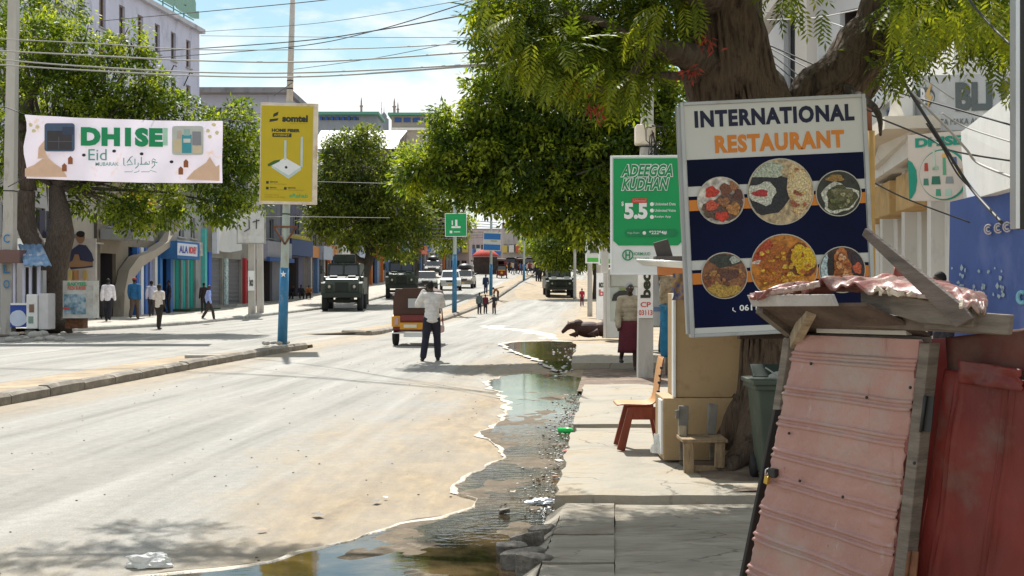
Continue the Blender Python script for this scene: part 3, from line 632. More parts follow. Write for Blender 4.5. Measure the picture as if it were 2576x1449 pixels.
# old man in the sarong walking on the right pavement
p = (HX(1584, 22.6), 22.6, .04)
person('grey-haired man in tan long-sleeved shirt and maroon sarong stepping onto the right pavement', p, 1.68, R(186), (.33, .28, .2), (.085, .012, .02),
       dict(lk=(-.05, .06, .29), la=(-.055, .03, .045), rk=(.06, -.05, .3), ra=(.065, -.17, .12), le=(-.13, -.03, .64), lh=(-.14, .02, .5), re=(.13, .0, .64), rh=(.14, .05, .49)), voxel=.012, skirt=.2, hairc=(.3, .3, .3), loose=.002, face_on=True, skin=2)
PP = [
 ('man in white shirt and dark trousers seen from behind on the left pavement', 272, 700, 808, .15, dict(top=(.72, .7, .76), bot=(.02, .02, .03), face=.1, loose=.005, pose=WALK)),
 ('dark-robed figure beside the man in the white shirt on the left pavement', 249, 706, 802, .15, dict(top=(.03, .02, .025), bot=(.025, .02, .02), face=.3, skirt=.06, hair=True, loose=.01)),
 ('man in bright blue jacket and red cap walking away on the left pavement', 338, 698, 803, .15, dict(top=(.02, .12, .28), bot=(.09, .065, .05), hat=(.3, .03, .03), pose=WALK2, face=0, loose=.01)),
 ('man in pale lavender shirt behind the one in the blue jacket', 381, 705, 796, .15, dict(top=(.5, .5, .62), bot=(.04, .035, .035), pose=WALK, face=.1)),
 ('woman in white short-sleeved top and dark trousers walking at the left kerb', 400, 714, 828, 0, dict(top=(.8, .72, .66), bot=(.035, .028, .022), sleeves='short', pose=dict(lk=(-.03, .03, .285), la=(-.02, 0, .045), rk=(.03, .0, .285), ra=(.02, -.03, .045)), face=-.4, hairc=(.03, .03, .02), loose=.004)),
 ('man in dark clothes standing by the doorway of the blue shop', 425, 704, 788, .15, dict(top=(.02, .018, .03), bot=(.02, .018, .02), face=2.)),
 ('bald man in sky-blue shirt striding across the left pavement', 525, 716, 806, .15, dict(top=(.34, .42, .78), bot=(.05, .035, .03), face=-1.1, hair=False, shoes=(.4, .4, .42), pose=dict(lk=(-.05, .12, .29), la=(-.055, .16, .05), rk=(.05, -.06, .29), ra=(.055, -.19, .08), le=(-.13, -.05, .64), lh=(-.13, -.02, .5)))),
 ('man in black behind the striding man in the sky-blue shirt', 513, 710, 786, .15, dict(top=(.02, .015, .015), bot=(.02, .015, .015), face=.6)),
 ('boy in grey shirt, first of the three children in the road', 1206, 735, 790, 0, dict(top=(.1, .13, .13), bot=(.03, .03, .04), face=-.3, bag=1)),
 ('child in dark red shirt between the two other children in the road', 1221, 740, 789, 0, dict(top=(.13, .02, .03), bot=(.03, .025, .03), face=-.2)),
 ('child in black holding hands at the right of the three children', 1243, 740, 790, 0, dict(top=(.02, .02, .03), bot=(.06, .03, .025), face=.3, sleeves='short', pose=dict(le=(-.2, .02, .72), lh=(-.3, .04, .68)))),
 ('tall thin boy in dark blue walking away by the second blue pole', 1222, 690, 740, .1, dict(top=(.02, .04, .09), bot=(.03, .04, .09), face=0, pose=WALK)),
 ('man in orange top bending down beside the pole with the blue placard', 1253, 714, 756, 0, dict(top=(.3, .12, .05), bot=(.09, .045, .04), face=1.3, pose=dict(chest=(0, .12, .66), neck=(0, .22, .7), head=(0, .3, .73), ls=(-.1, .19, .68), rs=(.1, .19, .68), le=(-.12, .24, .52), re=(.12, .24, .52), lh=(-.1, .27, .4), rh=(.1, .27, .4)))),
 ('child in red shirt on the dirt verge right of the army trucks', 1464, 725, 771, 0, dict(top=(.34, .02, .04), bot=(.1, .02, .03), face=0, sleeves='short', pose=WALK)),
 ('soldier in black with a pale cap left of the truck in the right lane', 1352, 658, 709, 0, dict(top=(.02, .02, .025), bot=(.015, .015, .02), face=2.8)),
 ('soldier in black walking behind the other beside the right-lane truck', 1360, 660, 709, 0, dict(top=(.03, .025, .02), bot=(.02, .015, .015), face=2.6, pose=WALK)),
]
for lab, u, vt, vf, dz, k in PP: person_px(lab, u, vt, vf, dz, **k)
# seated figures on the steps in front of the shops
for lab, u, vf, sc, k in (
  ('figure in dark clothes sitting on the steps in front of the grey shutters', 571, 757, 1.6, dict(top=(.035, .035, .03), bot=(.03, .025, .02), face=R(200))),
  ('seated person in brown shirt beside the teal shutters', 490, 760, 1.6, dict(top=(.06, .035, .03), bot=(.03, .025, .03), face=R(170))),
  ('person seated in shade among the far left shops with an orange shirt', 778, 752, 1.6, dict(top=(.28, .11, .03), bot=(.03, .02, .02), face=R(180))),
  ('person in black crouching in the shade behind the blue pole', 757, 752, 1.6, dict(top=(.02, .02, .03), bot=(.03, .02, .02), face=R(200))),
  ('crouching dark figure at the foot of the shops left of the big pole', 740, 752, 1.6, dict(top=(.03, .02, .03), bot=(.02, .02, .02), face=R(150)))):
    p = foot(u, vf, .15); person(lab, p, sc, k['face'], k['top'], k['bot'], pose=SIT)
# distant crowd: every figure its own object, copied meshes in other clothes
base = []
for i, (c1, c2) in enumerate((((.5, .45, .4), (.05, .06, .12)), ((.03, .03, .05), (.03, .03, .04)), ((.1, .16, .35), (.05, .05, .06)), ((.55, .25, .25), (.3, .2, .2)), ((.6, .6, .6), (.12, .1, .1)), ((.2, .03, .04), (.05, .04, .04)))):
    base.append((c1, c2))
crowd = [(1290, 690), (1299, 688), (1309, 691), (1318, 688), (1326, 692), (1333, 687), (1342, 690), (1281, 686), (1389, 686), (1371, 684), (1456, 690), (1463, 692), (1481, 693), (1490, 691), (1497, 694), (1503, 692), (1186, 686), (1271, 684)]
names = ['in pale shirt', 'in black', 'in blue shirt', 'in pink shirt', 'in white shirt', 'in dark red shirt']
places = ['near the pole at the far end of the median', 'left of the far junction crowd', 'in the middle of the far crowd', 'by the far blue pole', 'in front of the row of minibuses', 'beside the median tip far up the street', 'at the right of the far junction crowd', 'by the distant red three-wheeler', 'just right of the truck in the right lane', 'behind the soldiers far up the street', 'on the verge under the far right trees', 'beside the one in front of the far right trees', 'next to the fence posts far right', 'among the group on the far right pavement', 'in the group by the poster boards', 'at the right end of the group by the posters', 'standing left of the red umbrella', 'by the far minibuses']
protos = {}
for i, (u, v) in enumerate(crowd):
    k = i % 6; p = foot(u, v)
    if k not in protos:
        q = person('far pedestrian', p, 1.7, random.uniform(-3, 3), base[k][0], base[k][1], pose=[WALK, None, WALK2][k % 3], voxel=.03); protos[k] = q
    else:
        q = copy_tree(protos[k]); q.location = p; q.rotation_euler = (0, 0, random.uniform(-3, 3)); s = random.uniform(.9, 1.05); q.scale = (s, s, s)
    q['label'] = 'distant pedestrian '+names[k]+' '+places[i]; q['group'] = 'pedestrians far up the street'
# man glimpsed behind the kiosk roof, beside the blue wall
p = atY(2374, 16.5, .1); person('young man in dark shirt looking down beside the blue wall behind the kiosk', p, 1.76, R(100), (.02, .02, .035), (.03, .03, .04), pose=dict(head=(0, .04, .915)))
# cow lying in the shade of the poster board
cw = thing('cow', 'dark brown cow lying on the dirt beside the poster board', 'cow', (HX(1482, 36.), 36., .1), R(80))
mb = MB(); mb.ell((0, 0, .33), (.36, .75, .33), 16); mb.ell((0, .55, .5), (.25, .3, .26), 12); mb.ell((0, -.6, .35), (.33, .35, .3), 12)
mb.tube([(0, .7, .5), (0, .95, .5), (0, 1.1, .42)], [.2, .16, .13], 10); mb.tube([(0, 1.05, .46), (0, 1.25, .3), (0, 1.38, .2)], [.13, .1, .075], 10)
for s in (-1, 1):
    mb.tube([(s*.28, .5, .2), (s*.34, .95, .1), (s*.3, .6, .05)], [.1, .07, .05], 8); mb.tube([(s*.3, -.5, .25), (s*.45, .0, .12), (s*.42, -.4, .06)], [.15, .08, .05], 8)
    mb.ell((s*.17, 1.0, .54), (.1, .03, .05), 8)
me = smooth_by_remesh(mb, .025, 'body', mat('cow_hide', (.035, .012, .008), .75, var=.25, vs=3), 3); link('body', me, cw); cw.scale = (.85, .6, .74)
mb = MB()
for s in (-1, 1): mb.tube([(s*.08, 1.06, .54), (s*.13, 1.05, .62), (s*.11, 1.07, .68)], [.025, .02, .008], 8)
mb.build('horns', flat((.3, .27, .2)), cw)
# ================================================================ TREES
def tree(label, base, limbs, blobs, ncl, per, clr, leaf, lm, bark=M_BARK, group=None, tone0=.45, lo=.6, droop=.35, cut=None, cat='tree', name='tree'):
    q = thing(name, label, cat, base, 0, group)
    mb = MB()
    for pts, rads in limbs: limb(mb, pts, rads)
    mb.build('trunk', bark, q, world=True)
    # boughs inside the crown
    mb = MB()
    c, _ = crown_points(blobs, min(60, len(blobs)*8), .2); fork = Vector(limbs[0][0][-1])
    for p in c[:60]:
        p = Vector(p); md = fork.lerp(p, .5)+Vector((0, 0, .25)); mb.tube([fork, md, p], [.09, .05, .015], 6)
    mb.build('branch', bark, q, world=True)
    crown('crown', blobs, ncl, per, clr, leaf, lm, q, lo, tone0, droop, cut=cut)
    return q
def bl(lst, Y, dy=1.4, k=1.):
    """ellipsoids given by (u, v, half-width, half-height) at depth Y"""
    out = []
    for b in lst:
        u, v, a, h = b[:4]; y = Y+(b[4] if len(b) > 4 else 0); c = P(u, v, y); s = y/FP; out.append((tuple(c), (a*s*k, max(a*s*.8, dy)*k, h*s*k)))
    return out
# left street tree
YA = 44
tree('large tree with two leaning trunks behind the white banner on the left pavement', G(142, 836),
     [([G(142, 838), P(138, 746, 43), P(135, 670, 43), P(155, 590, 43), P(152, 540, 43.3), P(140, 470, 43.6)], [.55, .42, .5, .46, .38, .25]),
      ([P(130, 700, 43), P(100, 640, 42.8), P(68, 570, 43), P(68, 480, 43)], [.42, .36, .34, .3]), ([P(72, 480, 43), P(60, 300, 43), P(120, 160, 44)], [.3, .18, .08]), ([P(140, 470, 43.6), P(260, 380, 44), P(400, 300, 44)], [.25, .16, .06])],
     bl([(60, 120, 110, 100), (180, 130, 110, 85), (300, 210, 120, 90), (120, 260, 160, 120), (260, 330, 170, 110), (420, 330, 130, 100), (400, 230, 65, 50), (520, 360, 90, 80), (590, 310, 60, 55), (600, 430, 65, 95), (500, 480, 110, 80), (370, 510, 90, 75), (250, 500, 80, 60), (40, 420, 80, 100), (620, 380, 50, 60), (330, 540, 45, 55), (560, 520, 50, 45), (640, 510, 25, 30), (330, 110, 45, 45)], YA, 1.2, .92),
     1350, 34, .38, .19, M_LEAFM, tone0=.5)
tree('tall thin-leaved tree reaching above the big one at the far left edge', (-20.5, 52, .1),
     [([(-20.5, 52, 0), (-20.6, 52, 4), (-20.3, 52, 8)], [.35, .3, .2])], bl([(20, 40, 90, 60), (150, 30, 60, 40), (-20, 160, 80, 120), (60, 520, 40, 60)], 52, 1.5), 260, 40, .5, .18, M_LEAFM, tone0=.55)
# mid-left tree, darker
tree('dark green tree over the parked army trucks', atY(912, 84), [([atY(912, 84), P(918, 690, 84), P(930, 640, 84), P(925, 560, 84)], [.42, .34, .3, .22]), ([P(918, 660, 84), P(890, 640, 84), P(880, 580, 84)], [.25, .2, .12])],
     bl([(900, 440, 110, 90), (860, 500, 90, 70), (960, 480, 100, 80), (880, 370, 60, 40), (920, 350, 45, 22), (1000, 540, 70, 60), (900, 570, 110, 50), (820, 540, 50, 40), (1050, 560, 40, 45), (1000, 620, 50, 30), (950, 600, 70, 40), (840, 440, 50, 50)], 84, 2.5), 1000, 30, .7, .3, M_LEAFD, tone0=.6)
tree('yellow-green tree behind the three-wheeler, left of the green placard', atY(1040, 100), [([atY(1040, 100), P(1045, 640, 100), P(1040, 560, 100)], [.35, .3, .2])],
     bl([(1010, 430, 45, 55), (1050, 440, 60, 65), (1100, 480, 60, 60), (1080, 540, 60, 50), (1120, 600, 40, 35), (1140, 560, 40, 40)], 100, 2), 480, 36, .8, .28, M_LEAFM, tone0=.7)
# large tree over the right lane
YC = 27
tree('big dense green tree spreading over the right lane', atY(1690, YC, .15), [([atY(1690, YC, .1), P(1690, 760, YC), P(1660, 560, YC), P(1600, 440, YC)], [.3, .26, .22, .15]), ([P(1660, 600, YC), P(1500, 470, YC), P(1350, 420, YC)], [.18, .12, .06])],
     bl([(1400, 250, 150, 130), (1300, 300, 130, 110), (1230, 260, 70, 80), (1200, 380, 130, 90), (1120, 400, 90, 70), (1130, 320, 45, 50), (1350, 420, 170, 100), (1250, 470, 130, 60), (1500, 380, 150, 150), (1620, 350, 110, 160), (1450, 500, 140, 80), (1350, 530, 110, 50), (1560, 520, 90, 90), (1660, 500, 60, 100), (1480, 580, 80, 40), (1060, 430, 50, 40), (1030, 460, 35, 22), (1240, 180, 50, 45), (1560, 200, 130, 120), (1700, 300, 60, 120)], YC, .95, .95),
     2300, 32, .25, .14, M_LEAFM, tone0=.58, lo=.55)
tree('low tree hanging over the truck in the right lane', atY(1440, 98), [([atY(1500, 98), P(1500, 640, 98), P(1470, 600, 98)], [.35, .3, .2])],
     bl([(1420, 600, 60, 40), (1460, 620, 50, 45), (1400, 640, 40, 30), (1480, 580, 60, 40), (1440, 655, 40, 18), (1385, 600, 40, 35)], 98, 2.5), 420, 36, .8, .28, M_LEAFM, tone0=.45)
tree('light green tree at the far end of the street', atY(1370, 150), [([atY(1372, 150), P(1372, 620, 150)], [.3, .2])], bl([(1360, 600, 32, 28), (1375, 625, 30, 22), (1340, 615, 18, 16)], 150, 3), 160, 30, 1.1, .4, M_LEAFM, tone0=.65)
# ---- near tree with the sign: two great stems
nb = Vector((HX(1968, 9.95), 9.95, .15))
near = thing('tree', 'old tree with two thick bark-ridged stems behind the restaurant sign', 'tree', nb)
mb = MB(); Yn = 10.3
limb(mb, [nb+Vector((0, 0, -.1)), P(1960, 1120, Yn-.35), P(1950, 1000, Yn-.35), P(1945, 860, Yn-.3), P(1940, 700, Yn), P(1935, 520, Yn), P(1905, 380, Yn), P(1855, 260, Yn), P(1825, 140, Yn), P(1800, 0, Yn), P(1760, -200, Yn)], [.62, .42, .31, .3, .34, .42, .44, .4, .37, .36, .3], 22, .16)
limb(mb, [P(1950, 520, Yn), P(2000, 400, Yn+.05), P(2060, 280, Yn), P(2130, 190, Yn), P(2195, 90, Yn), P(2240, 0, Yn), P(2290, -160, Yn)], [.36, .32, .29, .26, .22, .19, .16], 16, .16)
limb(mb, [P(1985, 1010, Yn+.2), P(2000, 860, Yn+.2)], [.2, .2], 12, .2)
for a in np.linspace(0, 6.28, 9)[:-1]:                     # root flare
    d = Vector((math.cos(a), math.sin(a), 0)); limb(mb, [nb+Vector((0, 0, .5))+d*.28, nb+Vector((0, 0, .18))+d*.5, nb+Vector((0, 0, .0))+d*.85], [.16, .12, .05], 8, .2)
# bark ridges
for k in range(80):
    stem = [(nb, P(1950, 1000, Yn-.35), P(1945, 860, Yn-.3)), (P(1905, 380, Yn), P(1855, 260, Yn), P(1825, 140, Yn)), (P(2060, 280, Yn), P(2130, 190, Yn), P(2195, 90, Yn)), (P(1855, 260, Yn), P(1825, 140, Yn), P(1800, 0, Yn))][k % 4]
    rr = [(.5, .33, .3), (.44, .4, .37), (.29, .26, .22), (.4, .37, .36)][k % 4]; a = random.uniform(math.pi, 2*math.pi)
    pts = [p+Vector((math.cos(a+.1*i)*rr[i]*.97, math.sin(a+.1*i)*rr[i]*.97, random.uniform(-.1, .1))) for i, p in enumerate(stem)]
    limb(mb, pts, [.012, random.uniform(.02, .045), .01], 5, .3)
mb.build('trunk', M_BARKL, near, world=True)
def br(pts, rads, n=8): m_ = MB(); limb(m_, pts, rads, n, .1); return m_.build('branch', M_BARK, near, world=True)
br([P(1800, 170, Yn-.1), P(1720, 140, Yn-.5), P(1640, 115, Yn-.8), P(1580, 95, Yn-1)], [.16, .11, .085, .06])
br([P(1580, 95, Yn-1), P(1520, 60, Yn-1.2), P(1420, 30, Yn-1.3)], [.06, .035, .012])
br([P(1640, 118, Yn-.8), P(1580, 190, Yn-1.1), P(1530, 230, Yn-1.3), P(1470, 190, Yn-1.5)], [.055, .04, .03, .01])
br([P(1790, 200, Yn), P(1680, 190, Yn-.6), P(1560, 195, Yn-.8)], [.06, .03, .01])
br([P(1815, 10, Yn), P(1600, -120, Yn-1.5), P(1200, -260, Yn-2.5)], [.2, .12, .05])
br([P(1815, 10, Yn), P(1600, -300, Yn-1.5), P(1000, -500, Yn)], [.2, .12, .05])
br([P(2210, 60, Yn), P(2350, 40, Yn-1), P(2480, 60, Yn-1.6)], [.1, .05, .015])
br([P(2090, 200, Yn), P(2200, 270, Yn-.8), P(2215, 340, Yn-1.1)], [.05, .03, .01])
br([P(1700, 90, Yn-.4), P(1690, 140, Yn-.5), P(1745, 205, Yn-.4)], [.02, .014, .012], 6)
# leaf sprays: a rachis with paired pointed leaflets
def spray_arrays(c, d, nrm, Ln, pairs=5):
    side = np.cross(d, nrm); side /= np.linalg.norm(side, axis=1)[:, None]+1e-9; up = np.cross(side, d); C = []; D = []; N = []; S_ = []
    for i in range(pairs):
        t = (i+.6)/pairs
        for s in (-1, 1): C.append(c+d*Ln[:, None]*t-up*Ln[:, None]*.25*t*t); D.append(d*.55+side*s*.85-up*.25); N.append(up+side*s*.2); S_.append(Ln*(.38-.12*abs(t-.4)))
    C.append(c+d*Ln[:, None]-up*Ln[:, None]*.25); D.append(d-up*.4); N.append(up); S_.append(Ln*.36)
    C = np.concatenate(C); D = np.concatenate(D); N = np.concatenate(N); S_ = np.concatenate(S_); D /= np.linalg.norm(D, axis=1)[:, None]; return C, D, N, S_
def sprays(name, blobs, n, size, parent, tone0=.5, lo=.2, cut=None):
    c, dr = crown_points(blobs, n, lo)
    if cut is not None: k = cut(c); c = c[k]; dr = dr[k]; n = len(c)
    cl = rng.normal(0, .15, n); d = dr*.4+rng.normal(0, .6, (n, 3)); d[:, 2] -= .45; d /= np.linalg.norm(d, axis=1)[:, None]
    nrm = rng.normal(0, .35, (n, 3))+np.array([0, 0, 1.]); Ln = size*(.7+.6*rng.random(n)); C, D, N, S_ = spray_arrays(c, d, nrm, Ln)
    tn = np.clip(np.tile(tone0+cl, 11)+rng.normal(0, .06, len(C)), 0, 1)
    me = leaf_mesh(name, C-np.array(parent.location), D, N, S_, S_*.3, tn, M_LEAFN); o = link(name, me, parent); o['kind'] = 'stuff'; return o
vis = bl([(1300, 20, 100, 55, -.8), (1400, 80, 130, 75, -.6), (1330, 110, 80, 40, -1), (1520, 50, 150, 90, -.4), (1470, 160, 110, 40, -.8), (1600, 205, 50, 20, -.3), (1560, 130, 80, 30, -.5), (1410, 150, 50, 40, -1.2), (1545, 205, 50, 20, -.9), (1640, 25, 90, 40, -.2), (1215, 85, 18, 14, -1.), (1230, 5, 30, 16, -1)], Yn, .7)
visr = bl([(2380, -20, 110, 45, -1), (2490, 0, 80, 60, -1.2), (2295, 30, 35, 50, -.6), (2262, 140, 22, 50, -.9), (2400, 35, 70, 40, -1), (2520, 90, 40, 40, -1.6), (2000, -40, 50, 18, -.8), (2320, 100, 30, 25, -.8)], Yn, .7)
sprays('crown', vis, 2300, .2, near, .5, .35); sprays('crown', visr, 800, .19, near, .5, .3)
def cutf(c): return (c[:, 2] > 1.6+ (724.5+20)/3000*c[:, 1]+.15)
up = [((-2.5, 11.4, 6.0), (1.1, .5, .35)), ((-1.2, 11.0, 5.6), (1.3, .6, .4)), ((-3.6, 10.8, 5.9), (1.2, .45, .3)), ((-2.9, 11.1, 5.9), (1.2, .35, .25)), ((-2., 11.2, 6.2), (1., .3, .2)), ((-3.3, 11.5, 6.3), (.7, .25, .2)), ((.3, 11.2, 5.6), (1.5, 1.1, .8)), ((1.8, 9.6, 5.6), (1.6, 1.6, .8)), ((3.2, 8.8, 5.4), (1.6, 1.8, .9)), ((1.6, 7.6, 4.9), (1.4, 1.4, .6)), ((3.6, 6.2, 4.8), (1.6, 1.8, .8)), ((2.4, 12.6, 6.8), (2.0, 1.5, 1.0))]
sprays('crown', [b for b in up if b[0][0] > -1], 2700, .3, near, .5, .1, cutf); sprays('crown', [((-3.0, 11.6, 4.8), (.4, .13, .1)), ((-2.9, 10.9, 4.75), (.55, .22, .12)), ((-2.1, 10.7, 4.7), (.5, .25, .12)), ((-3.5, 10.5, 4.7), (.5, .16, .1)), ((-1.5, 10.3, 4.6), (.35, .2, .1))], 420, .2, near, .5, .1)
sprays('crown', [((.4, 10.9, 5.0), (.9, .75, .2)), ((1.1, 10.2, 5.0), (.6, .6, .2)), ((-.3, 10.6, 4.9), (.5, .5, .15))], 620, .22, near, .5, .1)
br([P(1815, 10, Yn), (0.2, 10.8, 5.2), (-1.5, 10.9, 4.95), (-3.0, 10.9, 4.85), (-3.6, 10.8, 4.8)], [.12, .06, .04, .02, .008])
# sprays one can pick out, each its own object
protos_l = []
for i in range(4):
    C, D, N, S_ = spray_arrays(np.zeros((1, 3)), np.array([[1., 0, 0]]), np.array([[0, 0, 1.]]), np.array([.2]), 6+i % 2)
    me = leaf_mesh('leaf_spray', C, D, N, S_*1.05, S_*.27, np.clip(rng.normal(.55+.1*i, .07, len(C)), 0, 1), M_LEAFN); protos_l.append(me)
spots = [(u, v) for u, v in [(1225, 20), (1250, 60), (1280, 90), (1300, 140), (1340, 165), (1370, 160), (1400, 180), (1440, 180), (1475, 170), (1520, 180), (1550, 190), (1600, 200), (1640, 40), (1660, 20), (1290, 40), (1360, 120), (1500, 140), (1590, 60), (1640, 90)]]
for (u, v) in spots:
    for k in range(5):
        p = P(u+random.uniform(-22, 22), v+random.uniform(-16, 16), Yn-1.6+random.uniform(-.3, .3))-near.location
        o = link('leaf_spray', random.choice(protos_l), near, p, (random.uniform(-.5, .5), random.uniform(.2, 1.3), random.uniform(2.2, 4.4)))
for k in range(95):
    p = P(random.uniform(2240, 2570), random.uniform(-20, 90)*(1 if k % 3 else .6), Yn-2.4+random.uniform(-.6, .5))-near.location
    link('leaf_spray', random.choice(protos_l), near, p, (random.uniform(-.6, .6), random.uniform(.5, 1.5), random.uniform(-1.2, 4.2)))
for u, v in ((2010, 10), (2060, 25), (1760, 20), (1730, 30), (1745, 0), (2540, 180), (2500, 150), (2525, 200)):
    for k in range(2): link('leaf_spray', random.choice(protos_l), near, P(u+random.uniform(-12, 12), v+random.uniform(-12, 12), Yn-1.5)-near.location, (random.uniform(-.5, .5), random.uniform(.6, 1.4), random.uniform(0, 6)))
M_RED = mat('red_leaf', (.32, .05, .03), .6, var=.3, vs=9, trans=.4)
for u, v, s in ((1436, 195, .13), (1498, 272, .06), (1778, 100, .09), (1735, 180, .07)):
    n = 26; c = np.array([tuple(P(u, v, Yn-1.4))]*n)+rng.normal(0, s*.45, (n, 3)); d = rng.normal(0, .5, (n, 3)); d[:, 2] -= .7; d /= np.linalg.norm(d, axis=1)[:, None]
    me = leaf_mesh('dead_leaves', c-np.array(near.location), d, rng.normal(0, 1, (n, 3)), np.full(n, .07), np.full(n, .018), np.full(n, .5), M_RED); o = link('dead_leaves', me, near); o['kind'] = 'stuff'

# ================================================================ POLES AND SIGNS
def pole(label, base, top, r0, r1, m, group=None, parts=None, n=12, square=False, cat='pole', name='utility_pole'):
    q = thing(name, label, cat, base, 0, group); a = Vector(base); b = Vector(top); mb = MB()
    pts = [a.lerp(b, t) for t in (0, .05, .3, .6, 1)]; mb.tube(pts, [r0+(r1-r0)*t for t in (0, .05, .3, .6, 1)], 4 if square else n, smooth=not square); mb.build('shaft', m, q, world=True)
    return q, a, b
def band(q, a, b, t0, t1, r0, r1, m, name='band', n=14, k=1.04):
    mb = MB(); mb.tube([a.lerp(b, t0), a.lerp(b, t1)], [(r0+(r1-r0)*t0)*k+.003, (r0+(r1-r0)*t1)*k+.003], n); return mb.build(name, m, q, world=True)
M_POLEG = mat('pole_grey_green', (.36, .42, .38), .7, var=.12, vs=3, dirt=(.3, .24, .17), dirtamt=.35, ds=3, stretch=(1, 1, .4))
M_POLEB = mat('pole_blue', (.03, .16, .31), .6, var=.12, vs=3, dirt=(.2, .25, .28), dirtamt=.25, ds=4)
M_POLEC = mat('pole_concrete', (.46, .44, .4), .9, var=.14, vs=2, bump=.4, bs=12, dirt=(.27, .24, .2), dirtamt=.3, stretch=(1, 1, .3))
M_YEL = mat('sign_yellow', (.52, .385, .012), .55, var=.05, vs=2); M_CREAM = mat('sign_cream', (.72, .63, .5), .8, var=.1, vs=3, dirt=(.5, .38, .25), dirtamt=.3)
M_INK = flat((.03, .035, .02)); M_NAVY = flat((.01, .015, .06), .5); M_WH = flat((.8, .8, .8), .5); M_GRN = mat('sign_green', (.005, .3, .09), .5, var=.06, vs=2); M_GRN2 = flat((.02, .38, .14), .5)
def signboard(label, cat, c, w_, h_, th, rz, face, frame, roll=0., back=None, fr=.03, name='signboard', group=None):
    """flat board; local x right, z up, facing -Y, origin in the middle"""
    q = thing(name, label, cat, c, 0, group, rot=(0, roll, rz))
    MB().box((0, 0, 0), (w_, th, h_)).build('panel', face, q)
    mb = MB()
    for s in (-1, 1): mb.box((s*(w_/2+fr/2), -.004, 0), (fr, th+.02, h_+2*fr)); mb.box((0, -.004, s*(h_/2+fr/2)), (w_-.002, th+.018, fr))
    mb.build('frame', frame, q, bev=.004); return q
# yellow sign on the first median pole
pb = G(710, 866, .05)
q, a, b = pole('tall tapering pole painted blue below and grey-green above, standing on the median', (pb.x, pb.y, .04), P(738, -60, pb.y), .13, .062, M_POLEG, name='street_pole')
hf = lambda v: (CZ-(v-VC)/FP*pb.y-a.z)/(b.z-a.z)
band(q, a, b, .0, hf(674), .13, .062, M_POLEB, 'blue_band'); band(q, a, b, hf(255), 1, .13, .062, mat('pole_pale', (.5, .46, .42), .7, var=.1), 'upper_band')
for v in (540, 225, 205, 125): band(q, a, b, hf(v), hf(v)+.003, .13, .062, M_DARK, 'strap', k=1.1)
mb = MB(); cx = a.lerp(b, hf(583)); ww = 25/FP*pb.y
for s in (-1, 1): mb.bar(cx+Vector((0, -.1, -.35)), cx+Vector((s*ww*1.05, -.1, .1)), .05, .05)
mb.bar(cx+Vector((-ww*1.2, -.1, .13)), cx+Vector((ww*1.2, -.1, .13)), .05, .05); mb.build('bracket', M_RUST, q, world=True)
sp = a.lerp(b, hf(690)); mb = MB(); mb.add([(sp.x+(.09 if k % 2 == 0 else .036)*math.sin(k*math.pi/5), sp.y-.15, sp.z+(.1 if k % 2 == 0 else .04)*math.cos(k*math.pi/5)) for k in range(10)], [tuple(range(10))]); mb.build('star', M_WH, q, world=True)
mb = MB()
for k in range(14): mb.ell((pb.x+random.uniform(-.5, .5), pb.y+random.uniform(-.25, .3), .09), (.09, .08, random.uniform(.04, .08)), 6)
tag(mb.build('rubble', M_CONC), kind='stuff')
ys_ = pb.y-.16; W_ = 139/FP*ys_; H_ = 250/FP*ys_
q = signboard('yellow fibre internet placard with a white router on the median pole', 'sign', P(727, 387, ys_), W_, H_, .1, R(3), M_CREAM, M_CREAM, R(.8), fr=.02)
MB().box((-.05, -.056, .0), (W_*.92, .012, H_*.955)).build('yellow_face', M_YEL, q)
yx = W_*.92; yz = H_*.955; F = -.066
def sx_(f): return -.05+(f-.5)*yx
def sz_(f): return (.5-f)*yz
lettering('somtel', sx_(.40), sz_(.168), yx*.5, yz*.075, F, M_INK, q, .055)
lettering('Simpler  Smarter', sx_(.55), sz_(.188), yx*.34, yz*.012, F, flat((.3, .2, .02)), q)
mb = MB()
mb.add([(sx_(x), F, sz_(z)) for x, z in ((.15, .172), (.16, .142), (.33, .13), (.31, .155))], [(0, 1, 2, 3)]); mb.add([(sx_(x), F, sz_(z)) for x, z in ((.22, .12), (.23, .085), (.33, .06), (.31, .1))], [(0, 1, 2, 3)]); mb.build('logo', M_INK, q)
lettering('HOME FIBER', sx_(.2), sz_(.275), yx*.55, yz*.036, F, M_INK, q, .055)
MB().box((sx_(.4), F, sz_(.308)), (yx*.37, .003, yz*.04)).build('caption_bar', M_INK, q); lettering('INTERNET', sx_(.25), sz_(.318), yx*.3, yz*.022, F-.003, M_YEL, q, .02)
mb = MB(); rt = [(.2, .62), (.47, .545), (.78, .635), (.54, .73)]
mb.add([(sx_(x), F, sz_(z)) for x, z in rt], [(0, 1, 2, 3)]); mb.build('router_top', flat((.75, .76, .76)), q)
mb = MB(); mb.add([(sx_(x), F, sz_(z)) for x, z in ((.2, .62), (.54, .73), (.54, .765), (.21, .65))], [(0, 1, 2, 3)]); mb.add([(sx_(x), F, sz_(z)) for x, z in ((.54, .73), (.78, .635), (.78, .67), (.54, .765))], [(0, 1, 2, 3)])
for x0, z0, z1 in ((.47, .57, .36), (.79, .64, .32)): mb.add([(sx_(x0-.022), F-.002, sz_(z0)), (sx_(x0+.022), F-.002, sz_(z0)), (sx_(x0+.022), F-.002, sz_(z1)), (sx_(x0-.022), F-.002, sz_(z1))], [(0, 1, 2, 3)])
mb.build('router_side', flat((.5, .6, .58)), q)
mb = MB(); mb.add([(sx_(x), F-.003, sz_(z)) for x, z in ((.14, .64), (.13, .615), (.26, .575), (.38, .565), (.36, .585), (.2, .63))], [tuple(range(6))]); mb.build('plant_motif', flat((.05, .12, .02)), q)
